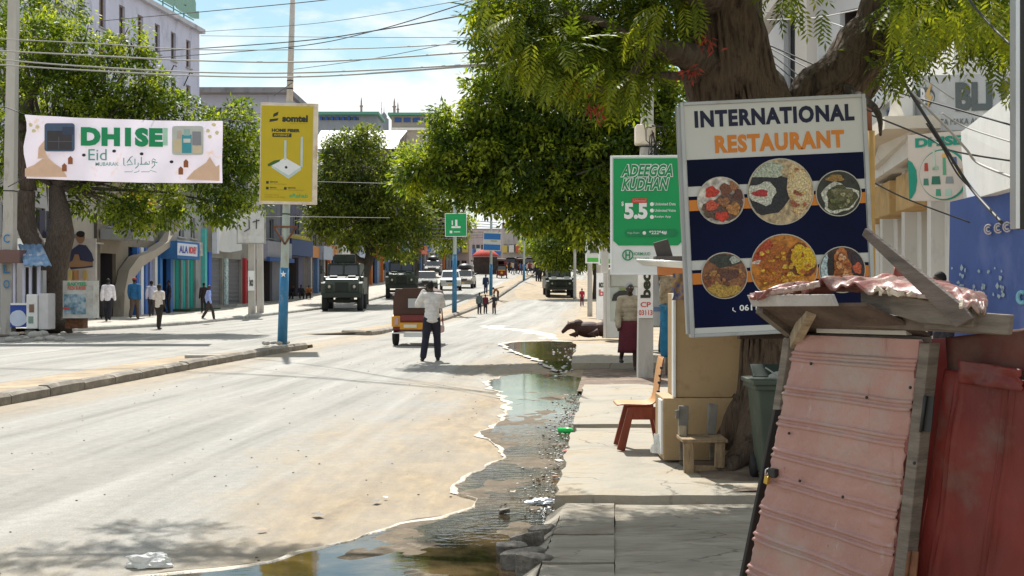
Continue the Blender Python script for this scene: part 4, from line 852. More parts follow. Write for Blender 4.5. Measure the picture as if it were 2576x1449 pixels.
mb = MB(); mb.blob((sx_(.49), sz_(.645)), .04, F-.003); mb.build('logo', M_INK, q)
for x, z, w2 in ((.1, .815, .36), (.1, .875, .3), (.45, .875, .36)):
    MB().box((sx_(x+.03), F, sz_(z-.008)), (.07, .003, .07)).build('icon', M_INK, q)
    lettering('SERVICES', sx_(x+.08), sz_(z-.006), w2*yx*.42, yz*.016, F, M_INK, q, .02); lettering('www home fiber internet', sx_(x+.08), sz_(z+.012), w2*yx*.9, yz*.011, F, flat((.25, .17, .02)), q)
lettering('Unlimited Support', sx_(.08), sz_(.945), yx*.28, yz*.014, F, flat((.25, .17, .02)), q); lettering('available in all cities', sx_(.08), sz_(.965), yx*.4, yz*.012, F, flat((.25, .17, .02)), q)
lettering('eRahab', sx_(.56), sz_(.962), yx*.36, yz*.042, F, M_GRN2, q, .02)
# white banner with green lettering
by = 38.; bq = thing('banner', 'long white cloth banner with bold green lettering and two pictures before the left tree', 'banner', P(311, 372, by)); bs = by/FP
M_BAN = mat('banner_cloth', (.7, .65, .74), .75, var=.06, vs=1, trans=.35, dirt=(.7, .5, .38), dirtamt=.1)
def bz(u, v): return ((u-311)*bs, 0, (372-v)*bs)
rows = []; nbx = 40
for j in range(9):
    row = []
    for i in range(nbx+1):
        f = i/nbx; u = 62+498*f; vt = 288+16*math.sin(f*2.2)*.6+8*f; vb = 448+12*f+4*math.sin(f*3); v = vt+(vb-vt)*j/8
        x, _, z = bz(u, v); row.append((x+(.05*math.sin(j*1.1) if i == 0 else 0), .05*math.sin(f*9+j*.3)+.03*math.sin(f*31+j), z))
    rows.append(row)
mb = MB(); mb.grid(rows); o = mb.build('cloth', M_BAN, bq)
F = -.1; GD = flat((.01, .26, .1))
def bt(s, u0, v1, w2, h2, m, bold=.03, **k): x, _, z = bz(u0, v1); return lettering(s, x, z, w2*bs, h2*bs, F, m, bq, bold, **k)
bt('DH1SE', 206, 368, 206, 48, GD, .07, tilt=-.015, sp=1.1); MB().box((bz(418, 345)[0], F, bz(418, 345)[2]), (12*bs, .003, 44*bs)).build('green_block', flat((.4, .66, .5)), bq)
bt('Eid', 225, 404, 46, 28, flat((.1, .33, .27)), .0); bt('MUBARAK', 243, 418, 58, 9, flat((.1, .33, .27)), .01)
M_AR = flat((.05, .3, .22)); mb = MB()
def stroke(pts, r=1.6):
    mb.tube([Vector((bz(u, v)[0], F, bz(u, v)[2])) for u, v in pts], [r*bs*.7]*len(pts), 5)
stroke([(314, 398), (314, 416), (318, 417)]); stroke([(322, 410), (330, 398), (336, 394)]); stroke([(328, 402), (336, 414), (322, 416)]); stroke([(342, 400), (342, 415)]); stroke([(350, 410), (350, 418), (343, 424)]); stroke([(358, 396), (358, 414)]); stroke([(354, 414), (378, 414), (378, 406)]); stroke([(366, 414), (370, 408), (374, 414)])
stroke([(384, 412), (390, 407), (392, 416), (384, 424)]); stroke([(394, 404), (388, 400), (384, 406), (398, 410)]); stroke([(316, 433), (334, 433), (336, 429)], 1); stroke([(340, 435), (352, 432), (352, 428)], 1); stroke([(358, 433), (378, 433), (380, 429), (396, 434)], 1)
mb.build('arabic_lettering', M_AR, bq)
def rpic(u0, v0, u1, v1, items, base):
    mb = MB(); x0, _, z0 = bz(u0, v0); x1, _, z1 = bz(u1, v1); r = 7*bs; pts = []
    for cx_, cz_, a0 in ((x1-r, z0-r, 0), (x0+r, z0-r, 90), (x0+r, z1+r, 180), (x1-r, z1+r, 270)):
        for k in range(5): an = R(a0+k*22.5); pts.append((cx_+r*math.cos(an), F-.003, cz_+r*math.sin(an)))
    mb.add(pts, [tuple(range(20))]); mb.build('picture', base, bq)
    for i, (a_, b_, c_, d_, col) in enumerate(items):
        m2 = MB(); p_ = bz(a_, b_); r_ = bz(c_, d_); m2.add([(p_[0], F-.006-.002*i, p_[2]), (r_[0], F-.006-.002*i, p_[2]), (r_[0], F-.006-.002*i, r_[2]), (p_[0], F-.006-.002*i, r_[2])], [(0, 1, 2, 3)]); m2.build('picture', flat(col), bq)
rpic(115, 311, 191, 382, [(122, 330, 184, 378, (.045, .04, .045)), (160, 320, 188, 340, (.04, .055, .1)), (150, 345, 152, 376, (.1, .1, .12)), (124, 356, 186, 358, (.1, .1, .11))], flat((.06, .1, .17)))
rpic(435, 318, 514, 391, [(440, 352, 460, 384, (.6, .5, .32)), (460, 340, 484, 386, (.05, .3, .36)), (465, 326, 480, 342, (.3, .45, .42)), (486, 332, 508, 366, (.25, .25, .28)), (448, 330, 458, 350, (.5, .4, .33)), (488, 368, 510, 386, (.62, .52, .36)), (464, 350, 482, 360, (.6, .6, .55))], flat((.5, .52, .48)))
mb = MB(); mt = MB()
for (pts, z) in ((((66, 445), (66, 425), (90, 415), (110, 400), (125, 398), (140, 412), (160, 425), (172, 446)), 0), (((470, 452), (490, 430), (520, 410), (530, 395), (545, 420), (554, 415), (554, 456)), 0), (((98, 400), (100, 372), (116, 352), (118, 385), (125, 398)), 0)):
    m3 = MB(); m3.add([(bz(u, v)[0], F-.001, bz(u, v)[2]) for u, v in pts], [tuple(range(len(pts)))]); m3.build('orange_motif', flat((.7, .47, .33)), bq)
for u, v in ((180, 404), (165, 422), (470, 412), (457, 430)): mt = MB(); mt.add([(bz(u+x, v+y)[0], F-.002, bz(u+x, v+y)[2]) for x, y in ((-6, 10), (-6, -5), (0, -11), (6, -5), (6, 10))], [tuple(range(5))]); mt.build('arch_motif', flat((.3, .1, .04)), bq)
mb = MB()
for u, v in ((290, 381), (359, 388), (434, 408), (214, 391)): mb.ell((bz(u, v)[0], F-.01, bz(u, v)[2]), (5*bs, .02, 4*bs), 8)
mb.build('hole_flap', M_DARK, bq)
mb = MB()
for u, v in ((80, 315), (88, 330), (97, 320), (525, 330), (540, 315), (548, 335), (530, 345)): mb.blob((bz(u, v)[0], bz(u, v)[2]), 5*bs, F)
mb.build('gold_motif', flat((.7, .6, .35)), bq)
mb = MB(); 
for a_, b_ in (((62, 288), (10, 268)), ((62, 448), (20, 470)), ((560, 300), (640, 310))): MB().tube([bz(*a_), bz(*b_)], .015, 5).build('rope', M_CABLE, bq)
# left utility pole, double poles with the blank board
q, a, b = pole('tall square concrete pole at the left edge with blue painted letters', (HX(20, 41), 41, 0), P(36, -80, 41), .27, .2, M_POLEC, square=True)
for i, s in enumerate('CTLO'): pp = P(24, 612+i*38, 41); lettering(s, pp.x-.1-a.x, pp.z-a.z, .22, .3, -.27, flat((.05, .2, .4)), q, .02)
band(q, a, b, .39, .393, .27, .2, M_DARK, 'strap', n=4)
for i, (u, lb) in enumerate(((633, 'left one of the twin concrete poles under the blank board, with a paper notice'), (652, 'right one of the twin concrete poles under the blank board'))):
    base_ = foot(u+1, 796-3*i, .0); q, a, b = pole(lb, (base_[0], base_[1]+.2*i, base_[2]), P(u, 400, base_[1]+.2*i), .24, .2, M_POLEC, 'twin concrete poles', square=True)
    if i == 0:
        c = P(632, 706, base_[1]-.25); nt_ = MB().box((c.x, c.y, c.z), (16/FP*c.y, .01, 50/FP*c.y)).build('notice', M_WH, q, world=True)
        lettering('beco', c.x-.09-a.x, c.z-.3-a.z, .2, .5, c.y-.02-a.y, M_INK, q, .03)
c = P(632, 571, foot(633, 796)[1]-.5); s = c.y/FP
q = signboard('blank white back of a large board on the twin concrete poles', 'billboard', c, 66*s, 80*s, .12, R(2), mat('board_white', (.62, .62, .6), .7, var=.08, dirt=(.4, .38, .34), dirtamt=.25, ds=1), M_CONC, fr=.06, name='billboard')
mb = MB()
for a_, b_ in (((-.1, .4), (-.08, -.1)), ((-.08, -.1), (-.35, -.25)), ((.1, .25), (.45, .35)), ((.3, .4), (.28, -.1))): mb.bar((a_[0], -.1, a_[1]), (b_[0], -.1, b_[1]), .04, .04)
mb.build('bracket', M_DARK, q)
# median poles further on
for i, (u, v, vt, ub, sg) in enumerate(((1143, 787, 470, 2, 'green'), (1235, 744, 480, 1, 'blue'), (1318, 706, 520, 1, None), (1370, 690, 560, 1, None))):
    p = foot(u, v, .1); Y = p[1]; s = Y/FP
    q, a, b = pole(['blue and grey pole with the small green placard on the median', 'blue pole with the blue and white placard further up the median', 'third slim blue pole up the median near the crowd', 'farthest blue pole at the top of the street'][i], p, P(u+ub, vt, Y), .13, .08, M_POLEG, 'blue median poles', name='street_pole')
    tt = (CZ-((640 if i == 0 else 665)-VC)/FP*Y-a.z)/(b.z-a.z); band(q, a, b, 0, tt, .13, .08, M_POLEB, 'blue_band')
    if sg == 'green':
        g = signboard('small green placard with a white device picture on the second median pole', 'sign', P(1147, 566, Y-.2), 52*s, 56*s, .08, R(4), M_GRN, M_WH, R(-1), fr=.03)
        mb = MB(); mb.box((0, -.045, -.12), (.5, .006, .1)); mb.box((.02, -.045, .1), (.12, .006, .38)); mb.box((-.2, -.045, .12), (.06, .006, .25)); mb.box((-.28, -.045, -.38), (.14, .006, .14)); mb.box((.05, -.045, -.38), (.34, .006, .04)); mb.build('device_picture', M_WH, g)
    if sg == 'blue':
        g = signboard('blue and white placard on the third median pole', 'sign', P(1238, 607, Y-.2), 42*s, 46*s, .08, R(4), flat((.5, .52, .5)), M_CREAM, R(2), fr=.03)
        mb = MB(); mb.box((0, -.045, .38*46/46), (42*s, .006, 15*s)); mb.box((0, -.045, -15*s), (42*s, .006, 14*s)); mb.build('blue_stripe', flat((.02, .14, .4)), g)
        MB().box((.15, -.045, .02), (.5, .006, .12)).build('picture', flat((.35, .33, .2)), g)
# right white pole with the beco poster
Yp = 21.
q, a, b = pole('white-painted concrete pole with a black-lettered sticker and red number beside the green sign', (HX(1622, Yp), Yp, 0), P(1630, -40, Yp), .19, .13, M_POLEC, square=True)
mb = MB(); c = P(1624, 728, Yp-.155); mb.box((c.x, c.y, c.z), (.26, .01, 1.0)); mb.build('sticker', M_WH, q, world=True)
# vertical wordmark, reading upwards
co, fs = text_mesh('beco', .045); a0 = co.min(0); b0 = co.max(0); mb = MB()
zx = [(c.x-.09+(1-(p[1]-a0[1])/(b0[1]-a0[1]))*.18, c.y-.012, c.z-.15+(p[0]-a0[0])/(b0[0]-a0[0])*.6) for p in co]
mb.add([(x, y, z) for x, y, z in zx], fs); mb.build('wordmark', M_INK, q, world=True); MB().box((c.x+.01, c.y-.016, c.z+.4), (.07, .004, .07)).build('red_dot', flat((.6, .04, .03)), q, world=True)
lettering('CP', c.x-.09-a.x, c.z-.31-a.z, .18, .09, c.y-.012-a.y, flat((.6, .06, .05)), q, .02); lettering('03113', c.x-.12-a.x, c.z-.45-a.z, .24, .09, c.y-.012-a.y, flat((.6, .06, .05)), q, .02)
MB().box((a.x, a.y, a.z+(CZ-(340-VC)/FP*Yp)), (.34, .34, .34)).build('meter_box', M_CREAM, q, world=True, bev=.03)
mb = MB()
for k in range(26):
    c = P(1640, 340+random.uniform(-25, 120), Yp-.2); pts = [c]
    for j in range(4): pts.append(pts[-1]+Vector((random.uniform(-.08, .1), random.uniform(-.06, .06), random.uniform(-.25, .05))))
    mb.tube(pts, .009, 5)
mb.build('tangled_wires', M_CABLE, q, world=True)
for v in (372, 560): band(q, a, b, (CZ-(v-VC)/FP*Yp)/b.z, (CZ-(v-VC)/FP*Yp)/b.z+.004, .19, .13, M_DARK, 'strap', n=4, k=1.1)
# green ADEEGGA KUDHAN board
yg = 20.4; s = yg/FP
q = signboard('green price board with a white footer on the right pole', 'sign', P(1632, 542, yg), 184*s, 290*s, .22, R(-4), mat('sign_white', (.72, .74, .73), .5, var=.04), M_WH, fr=.03)
gx = lambda u: (u-1632)*s; gz = lambda v: (542-v)*s
mb = MB(); mb.prism([(gx(x), gz(z)) for x, z in ((1543, 400), (1722, 400), (1722, 600), (1704, 618), (1556, 618), (1543, 606))], -.125, -.11); mb.build('green_face', M_GRN, q)
F = -.135
for s_, u0, v1, w2 in (('ADEEGGA', 1562, 446, 128), ('KUDHAN', 1564, 480, 118)):
    lettering(s_, gx(u0)-.012, gz(v1)-.012, w2*s+.024, 30*s+.024, F, M_WH, q, .085, .3); lettering(s_, gx(u0), gz(v1), w2*s, 30*s, F-.004, flat((.01, .25, .08)), q, .03, .3)
lettering('5.5', gx(1570), gz(552), 58*s, 40*s, F, M_WH, q, .05); lettering('$', gx(1563), gz(520), 6*s, 12*s, F, M_WH, q, .02)
MB().box((gx(1608), F, gz(506)), (36*s, .004, 11*s)).build('red_tag', flat((.6, .05, .04)), q); lettering('Unlimited', gx(1593), gz(509), 30*s, 6*s, F-.004, flat((.7, .4, .35)), q)
for i, t_ in enumerate(('Unlimited Data', 'Unlimited Voice', 'Realyn App')):
    z = gz(515+16*i); mb = MB(); mb.blob((gx(1639), z), .034, F, k=0); mb.build('icon', M_WH, q); lettering(t_, gx(1646), z-.022, (52 if i < 2 else 40)*s, 7*s, F, M_WH, q, .01)
mb = MB(); mb.prism([(gx(x), gz(z)) for x, z in ((1571, 586), (1577, 578), (1698, 578), (1705, 586), (1698, 596), (1577, 596))], F-.002, F); mb.build('pill', flat((.01, .22, .08)), q)
lettering('Haga Shubo', gx(1578), gz(590), 30*s, 6*s, F-.006, flat((.5, .65, .55)), q); lettering('*222*4#', gx(1632), gz(591), 44*s, 10*s, F-.006, M_WH, q, .02)
mb = MB(); mb.blob((gx(1620), gz(587)), .03, F-.006, k=0); mb.build('icon', M_WH, q)
mb = MB(); n = 20; c0 = (gx(1579), gz(642))
mb.add([(c0[0]+r*math.cos(6.283*k/n), -.125, c0[1]+r*math.sin(6.283*k/n)) for r in (.075, .095) for k in range(n)], [(k, (k+1) % n, n+(k+1) % n, n+k) for k in range(n)]); mb.build('logo_ring', GD, q)
lettering('H', gx(1573), gz(651), 12*s, 18*s, -.125, GD, q, .03); lettering('HORMUUD', gx(1591), gz(643), 44*s, 8*s, -.125, GD, q, .01); lettering('TELECOM', gx(1591), gz(652), 40*s, 4*s, -.125, GD, q)
# ---- INTERNATIONAL RESTAURANT sign
ys2 = 9.0; s = ys2/FP
M_SILV = mat('sign_frame', (.42, .43, .43), .45, metal=.5, var=.1, dirt=(.25, .23, .2), dirtamt=.2)
M_SWH = mat('sign_face_white', (.56, .56, .53), .35, var=.04); M_SNV = mat('sign_navy', (.0035, .006, .03), .35, var=.5, vs=1.2, spec=.08)
q = signboard('large navy and white restaurant sign with six dishes before the old tree', 'sign', P(1953, 544, ys2), 446*s, 572*s, .1, R(0), M_SWH, M_SILV, R(-2.7), fr=.026)
# local px coordinates: x 0..446, z 0..572 from the top-left
X = lambda u: (u-223)*s; Z = lambda v: (286-v)*s; F = -.052
ND = flat((.008, .011, .04), .6); OR = flat((.62, .2, .02), .45)
lettering('INTERNATIONAL', X(26), Z(57), 400*s, 43*s, F, ND, q, .05, sp=1.13); lettering('RESTAURANT', X(74), Z(123), 324*s, 45*s, F, OR, q, .05, sp=1.13)
def rect(x0, z0, x1, z1, m, name='stripe', y=F): mb = MB(); mb.box(((X(x0)+X(x1))/2, y, (Z(z0)+Z(z1))/2), (abs(X(x1)-X(x0)), .003, abs(Z(z1)-Z(z0)))); return mb.build(name, m, q)
rect(2, 136, 444, 203, M_SNV, 'navy_field'); rect(2, 228, 444, 237, M_SNV, 'navy_field'); rect(2, 237, 444, 264, OR); rect(2, 264, 444, 388, M_SNV, 'navy_field'); rect(2, 412, 444, 420, M_SNV, 'navy_field'); rect(2, 420, 444, 448, OR); rect(2, 448, 444, 557, M_SNV, 'navy_field')
def dish(u, v, r, base, items, nm):
    d = MB(); d.disc((X(u), Z(v)), (r+2.5)*s, F-.006, 40); d.build('dish_rim', flat((.5, .47, .4), .4), q)
    m = mat('dish_'+nm, base, .4, var=.5, vs=26, dirt=tuple(x*.35 for x in base), dirtamt=.45, ds=18)
    d = MB(); d.disc((X(u), Z(v)), r*s, F-.009, 40); d.build('dish_picture', m, q)
    for i, (x, z, a_, b_, c_) in enumerate(items):
        d = MB(); k = .25
        # clipped to the plate
        n = 18; vs = []
        ph = random.uniform(0, 6)
        for j in range(n):
            an = 6.283*j/n; rr = 1+k*math.sin(3*an+ph)*.5+k*.4*math.sin(5*an+ph*2); px_ = x+a_*rr*math.cos(an); pz_ = z+b_*rr*math.sin(an); l = math.hypot(px_, pz_)
            if l > r*.985: px_ *= r*.985/l; pz_ *= r*.985/l
            vs.append((X(u+px_), F-.011-.0012*i, Z(v+pz_)))
        d.add(vs, [tuple(range(n))]); mm = mat('food_%02x%02x%02x' % tuple(int(t*255) for t in c_), c_, .45, var=.6, vs=75, dirt=tuple(min(1, t*.4) for t in c_), dirtamt=.3, ds=45)
        d.build('dish_picture', mm, q)
TOM = (.5, .04, .02); MEAT = (.17, .06, .03); BRN = (.28, .12, .05)
dish(82, 241, 57, (.55, .5, .44), [(10, 20, 52, 34, (.13, .07, .05)), (-22, -22, 17, 14, TOM), (14, -28, 17, 14, MEAT), (36, -36, 12, 16, (.3, .13, .06)), (44, -12, 14, 14, (.1, .04, .03)), (-24, 12, 16, 13, (.5, .08, .04)), (6, 4, 15, 11, BRN), (30, 22, 17, 16, (.38, .17, .05)), (0, 40, 17, 12, TOM), (-34, 34, 12, 10, (.1, .06, .04))], 'kebab')
rs = random.Random(3)
dish(232, 226, 81, (.5, .38, .22), [(-40, -4, 66, 66, (.02, .02, .025)), (-38, -56, 52, 20, (.38, .42, .33)), (48, -6, 32, 66, (.55, .4, .22)), (46, -8, 25, 56, (.6, .48, .27)), (-46, 2, 35, 28, (.5, .5, .42)), (-51, 2, 20, 9, (.4, .03, .03))]+[(46+rs.uniform(-20, 20), rs.uniform(-55, 50), rs.uniform(3, 7), rs.uniform(3, 6), rs.choice(((.45, .16, .06), (.6, .4, .16), (.35, .1, .05)))) for _ in range(14)], 'soup')
dish(377, 237, 55, (.03, .03, .02), [(0, 12, 46, 38, (.5, .5, .42)), (4, 12, 38, 31, (.07, .07, .025)), (-8, -38, 22, 9, (.28, .16, .04)), (10, 2, 26, 15, (.14, .13, .06))]+[(rs.uniform(-22, 28), rs.uniform(-8, 34), rs.uniform(4, 9), rs.uniform(3, 6), rs.choice(((.2, .19, .1), (.12, .13, .04), (.3, .28, .15)))) for _ in range(14)], 'greens')
dish(82, 429, 56, (.22, .09, .04), [(6, -38, 42, 17, (.04, .045, .035)), (28, -38, 14, 9, (.36, .38, .33)), (0, 4, 54, 24, BRN), (6, -2, 30, 16, (.12, .05, .035)), (-6, 38, 44, 17, (.42, .26, .05)), (-38, 8, 14, 16, (.3, .1, .04))]+[(rs.uniform(-46, 46), rs.uniform(-16, 26), rs.uniform(4, 8), rs.uniform(3, 6), rs.choice(((.32, .13, .05), (.12, .05, .03), (.4, .2, .06)))) for _ in range(16)], 'roast')
dish(232, 416, 82, (.5, .18, .02), [(-50, -38, 30, 38, (.42, .06, .02)), (-62, -16, 32, 5, (.55, .5, .42)), (-14, -14, 40, 42, (.38, .11, .015)), (46, -14, 40, 44, (.18, .05, .012)), (50, -20, 33, 36, (.75, .42, .015)), (10, 48, 66, 28, (.55, .23, .02)), (-34, 22, 36, 18, (.45, .15, .02))]+[(rs.uniform(-60, 60), rs.uniform(-50, 66), rs.uniform(3, 9), rs.uniform(3, 7), rs.choice(((.62, .32, .02), (.3, .08, .015), (.65, .4, .05), (.45, .12, .02)))) for _ in range(40)], 'rice')
dish(377, 428, 56, (.05, .02, .018), [(-42, 4, 12, 46, (.4, .5, .52)), (-28, 4, 9, 50, (.02, .015, .012)), (0, 0, 24, 54, (.42, .14, .035)), (36, -14, 14, 30, (.03, .02, .03)), (37, -2, 11, 14, (.5, .1, .04)), (28, 36, 20, 10, (.3, .09, .02))]+[(rs.uniform(-16, 16), rs.uniform(-46, 46), rs.uniform(3, 8), rs.uniform(3, 7), rs.choice(((.65, .4, .24), (.32, .08, .02), (.55, .26, .1)))) for _ in range(22)], 'shawarma')
lettering('061134', X(116), Z(519), 72*s, 15*s, F-.005, M_WH, q, .02); mb = MB(); mb.tube([(X(100), F-.004, Z(510)), (X(99), F-.004, Z(516)), (X(106), F-.004, Z(521))], .0045, 5); mb.build('phone_symbol', M_WH, q)
rect(2, 557, 444, 571, M_SWH, 'bottom_stripe')
for xx in (-10, 456): MB().box((X(xx), .03, 0), (.03, .09, 572*s)).build('side_frame', M_SILV, q)
mb = MB(); mb.bar((X(120), .1, Z(575)), (X(460), .12, Z(585)), .1, .1); mb.build('support_beam', mat('dark_beam', (.05, .03, .022), .8, var=.3), q)
# ================================================================ NEAR STALL (tin kiosk)
KD = Vector((.444, -.896, 0)); KN = Vector((-.896, -.444, 0))
def W(u, v, off=0.):
    k = (u-UC)/FP; a = 1.07+KN.x*off; b = 4.8+KN.y*off     # point on the (shifted) wall line
    Y = (a+.4955*b)/(k+.4955); return P(u, v, Y)
kr = thing('market_stall', 'ramshackle tin stall with a leaning pink door, red side panels and broken plank roof edge', 'stall', (1.2, 4.5, 0))
M_PINK = mat('pink_tin', (.36, .215, .185), .5, var=.12, vs=2.5, bump=.2, bs=9, dirt=(.34, .275, .235), dirtamt=.55, ds=2.2, spec=.4)
M_REDT = mat('red_tin', (.135, .014, .01), .5, var=.3, vs=3, bump=.3, bs=6, dirt=(.13, .075, .062), dirtamt=.35, ds=2.2)
def wprism(poly, o0, o1, m, name='plank', jit=0, nz=0):
    A = [W(u, v, o0) for u, v in poly]; B = [p+KN*(o1-o0) for p in A]; n = len(poly); mb = MB()
    mb.add(A+B, [tuple(range(n)), tuple(range(2*n-1, n-1, -1))]+[(i, i+n, (i+1) % n+n, (i+1) % n) for i in range(n)])
    bm = bmesh.new(); me = mb.mesh(name, m, kr.location); bm.from_mesh(me); bmesh.ops.recalc_face_normals(bm, faces=bm.faces); bm.to_mesh(me); bm.free()
    o = link(name, me, kr); bv = o.modifiers.new('b', 'BEVEL'); bv.width = .003; bv.segments = 2; return o
def wgrid(c4, nu, nv, f, m, name, base=.0):
    """curved sheet between four (u,v) corners TL TR BR BL; f(s,t)->offset towards the viewer"""
    A = [W(*c, base) for c in c4]; rows = []
    for j in range(nv+1):
        t = j/nv; row = []
        for i in range(nu+1):
            s = i/nu; p = (A[0]*(1-s)+A[1]*s)*(1-t)+(A[3]*(1-s)+A[2]*s)*t; o_, e = f(s, t); row.append(p+KN*o_+KD*e)
        rows.append(row)
    mb = MB(); mb.grid(rows, smooth=True); o = mb.build(name, m, kr, world=True)
    sd_ = o.modifiers.new('s', 'SOLIDIFY'); sd_.thickness = .004; return o
def rib(x, c, w_): return max(0, 1-abs(x-c)/w_)
ribs = [.055, .075, .16, .18, .255, .275, .355, .375, .44, .46, .54, .56, .63, .65, .74, .76, .85, .87]
M_DOOR = mat('dusty_pink_tin', (.37, .2, .17), .42, var=.14, vs=2.2, bump=.35, bs=26, dirt=(.33, .275, .24), dirtamt=.5, ds=1.8, spec=.5)
def rust(m, n=3):
    t = m.node_tree; b = t.nodes['Principled BSDF']; src = b.inputs['Base Color'].links[0].from_socket; tcn = t.nodes.new('ShaderNodeTexCoord')
    for sc, p0, p1, st, col in ((11, .66, .71, (1, 1, .5), (.13, .05, .03, 1)), (5, .62, .74, (3, 3, .35), (.24, .1, .07, 1)), (3.2, .6, .66, (1.6, 1.6, .8), (.4, .33, .3, 1)))[:n]:
        mpn = t.nodes.new('ShaderNodeMapping'); mpn.inputs['Scale'].default_value = st; mpn.inputs['Location'].default_value = (sc, 0, 0); t.links.new(tcn.outputs['Object'], mpn.inputs[0])
        nz = t.nodes.new('ShaderNodeTexNoise'); nz.inputs['Scale'].default_value = sc; nz.inputs['Detail'].default_value = 9; nz.inputs['Roughness'].default_value = .72; t.links.new(mpn.outputs[0], nz.inputs['Vector'])
        r = t.nodes.new('ShaderNodeValToRGB'); r.color_ramp.elements[0].position = p0; r.color_ramp.elements[1].position = p1; t.links.new(nz.outputs[0], r.inputs[0])
        mm = t.nodes.new('ShaderNodeMix'); mm.data_type = 'RGBA'; mm.inputs[7].default_value = col; t.links.new(r.outputs[0], mm.inputs[0]); t.links.new(src, mm.inputs[6]); src = mm.outputs[2]
    t.links.new(src, b.inputs['Base Color'])
rust(M_DOOR); rust(M_REDT, 2)
def door_f(s, t):
    t2 = t+.004*noise.noise(Vector((s*3, t*6, 1)))
    h = sum(.012*rib(t2, c, .0055) for c in ribs)+.006*noise.noise(Vector((s*4, t*9, 0)))+.003*noise.noise(Vector((s*14, t*22, 2)))+.02*max(0, 1-abs(t-.45-.05*s)/.02)*max(0, noise.noise(Vector((s*9, t*30, 4))))
    if s > .93: h -= (s-.93)*.25*(1+noise.noise(Vector((0, t*14, 5))))
    e = (.012*noise.noise(Vector((0, t*18, 3)))+.01*noise.noise(Vector((0, t*50, 3))))*(1 if s in (0, 1) else 0)
    return .03+h, e
wgrid([(2022, 841), (2326, 853), (2205, 1800), (1862, 1610)], 60, 440, door_f, M_DOOR, 'door')
wgrid([(2322, 858), (2342, 862), (2226, 1810), (2200, 1800)], 6, 90, lambda s, t: (.01+.02*noise.noise(Vector((s*2, t*20, 0))), .012*noise.noise(Vector((0, t*25, 9)))), mat('rusty_pink', (.2, .07, .055), .8, var=.4, vs=12, bump=.5, dirt=(.07, .035, .03), dirtamt=.4), 'door_edge')
def red_f(s, t):
    r_ = 0
    for c in (.1, .13, .42, .46, .72, .76): r_ += .016*rib(s, c+.01*math.sin(t*7), .012)
    return -.05+r_+.014*noise.noise(Vector((s*3, t*5, 4)))+.005*noise.noise(Vector((s*12, t*12, 4))), 0
wgrid([(2352, 930), (2760, 985), (2600, 2300), (2228, 1820)], 90, 90, red_f, M_REDT, 'side_panel')
wgrid([(2400, 905), (2560, 930), (2560, 985), (2400, 965)], 20, 8, lambda s, t: (-.02+.02*noise.noise(Vector((s*3, t*2, 14))), .02*noise.noise(Vector((s*3, t*9, 4)))), M_REDT, 'tin_flap')
wgrid([(2340, 850), (2760, 800), (2760, 1000), (2345, 950)], 20, 10, lambda s, t: (-.075+.012*noise.noise(Vector((s*4, t*4, 14))), 0), mat('brown_red_tin', (.11, .03, .022), .7, var=.3, dirt=(.12, .09, .07), dirtamt=.5), 'upper_panel')
wprism([(2340, 862), (2366, 862), (2264, 1810), (2232, 1810)], -.02, .03, M_WOOD, 'door_post')
wprism([(2010, 852), (2016, 855), (1862, 1610), (1854, 1610)], -.06, .0, M_DARK, 'door_post')
wprism([(1985, 850), (2002, 850), (1975, 1030), (1958, 1030)], .0, .03, M_WOOD, 'plank')
wprism([(2068, 822), (2294, 830), (2296, 843), (2068, 837)], .0, .03, M_POLEC, 'plank')
wprism([(2030, 836), (2345, 845), (2345, 862), (2020, 850)], -.06, -.005, M_WOOD, 'plank')
wprism([(2178, 724), (2462, 776), (2462, 822), (2330, 812), (2178, 768)], .085, .11, M_WOOD, 'plank')
wprism([(2060, 782), (2335, 800), (2553, 794), (2545, 843), (2335, 832), (2070, 815)], .04, .065, mat('brown_wood', (.15, .115, .09), .88, var=.35, vs=6, bump=.5, bs=14, dirt=(.06, .045, .036), dirtamt=.35, ds=3), 'plank')
wprism([(2335, 776), (2553, 792), (2547, 842), (2335, 826)], .07, .09, M_WOOD, 'plank')
wprism([(2187, 574), (2434, 772), (2458, 800), (2416, 824), (2178, 592)], .115, .135, mat('plank_dark', (.13, .105, .09), .85, var=.3, vs=6, bump=.4, stretch=(1, 1, 5)), 'plank')
wprism([(1890, 742), (2100, 740), (2112, 770), (1903, 771)], .24, .262, mat('whitewashed_wood', (.38, .35, .32), .85, var=.2, vs=5, bump=.4, dirt=(.2, .16, .13), dirtamt=.4), 'plank')
# soffit and inner dark boards
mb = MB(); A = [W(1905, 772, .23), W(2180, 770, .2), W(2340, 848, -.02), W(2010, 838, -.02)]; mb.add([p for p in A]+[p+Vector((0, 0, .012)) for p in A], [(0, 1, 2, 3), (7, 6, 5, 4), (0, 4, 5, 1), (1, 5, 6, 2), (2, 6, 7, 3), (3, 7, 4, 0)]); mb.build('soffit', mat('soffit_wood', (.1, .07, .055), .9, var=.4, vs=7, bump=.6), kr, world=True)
mb = MB(); mb.bar(W(2040, 778, .17), W(1996, 862, .0), .035, .05); mb.build('strut', M_WOODL, kr, world=True)
mb = MB(); mb.bar(W(1912, 775, .22), W(1995, 842, -.01), .03, .04); mb.build('strut', M_WOOD, kr, world=True)
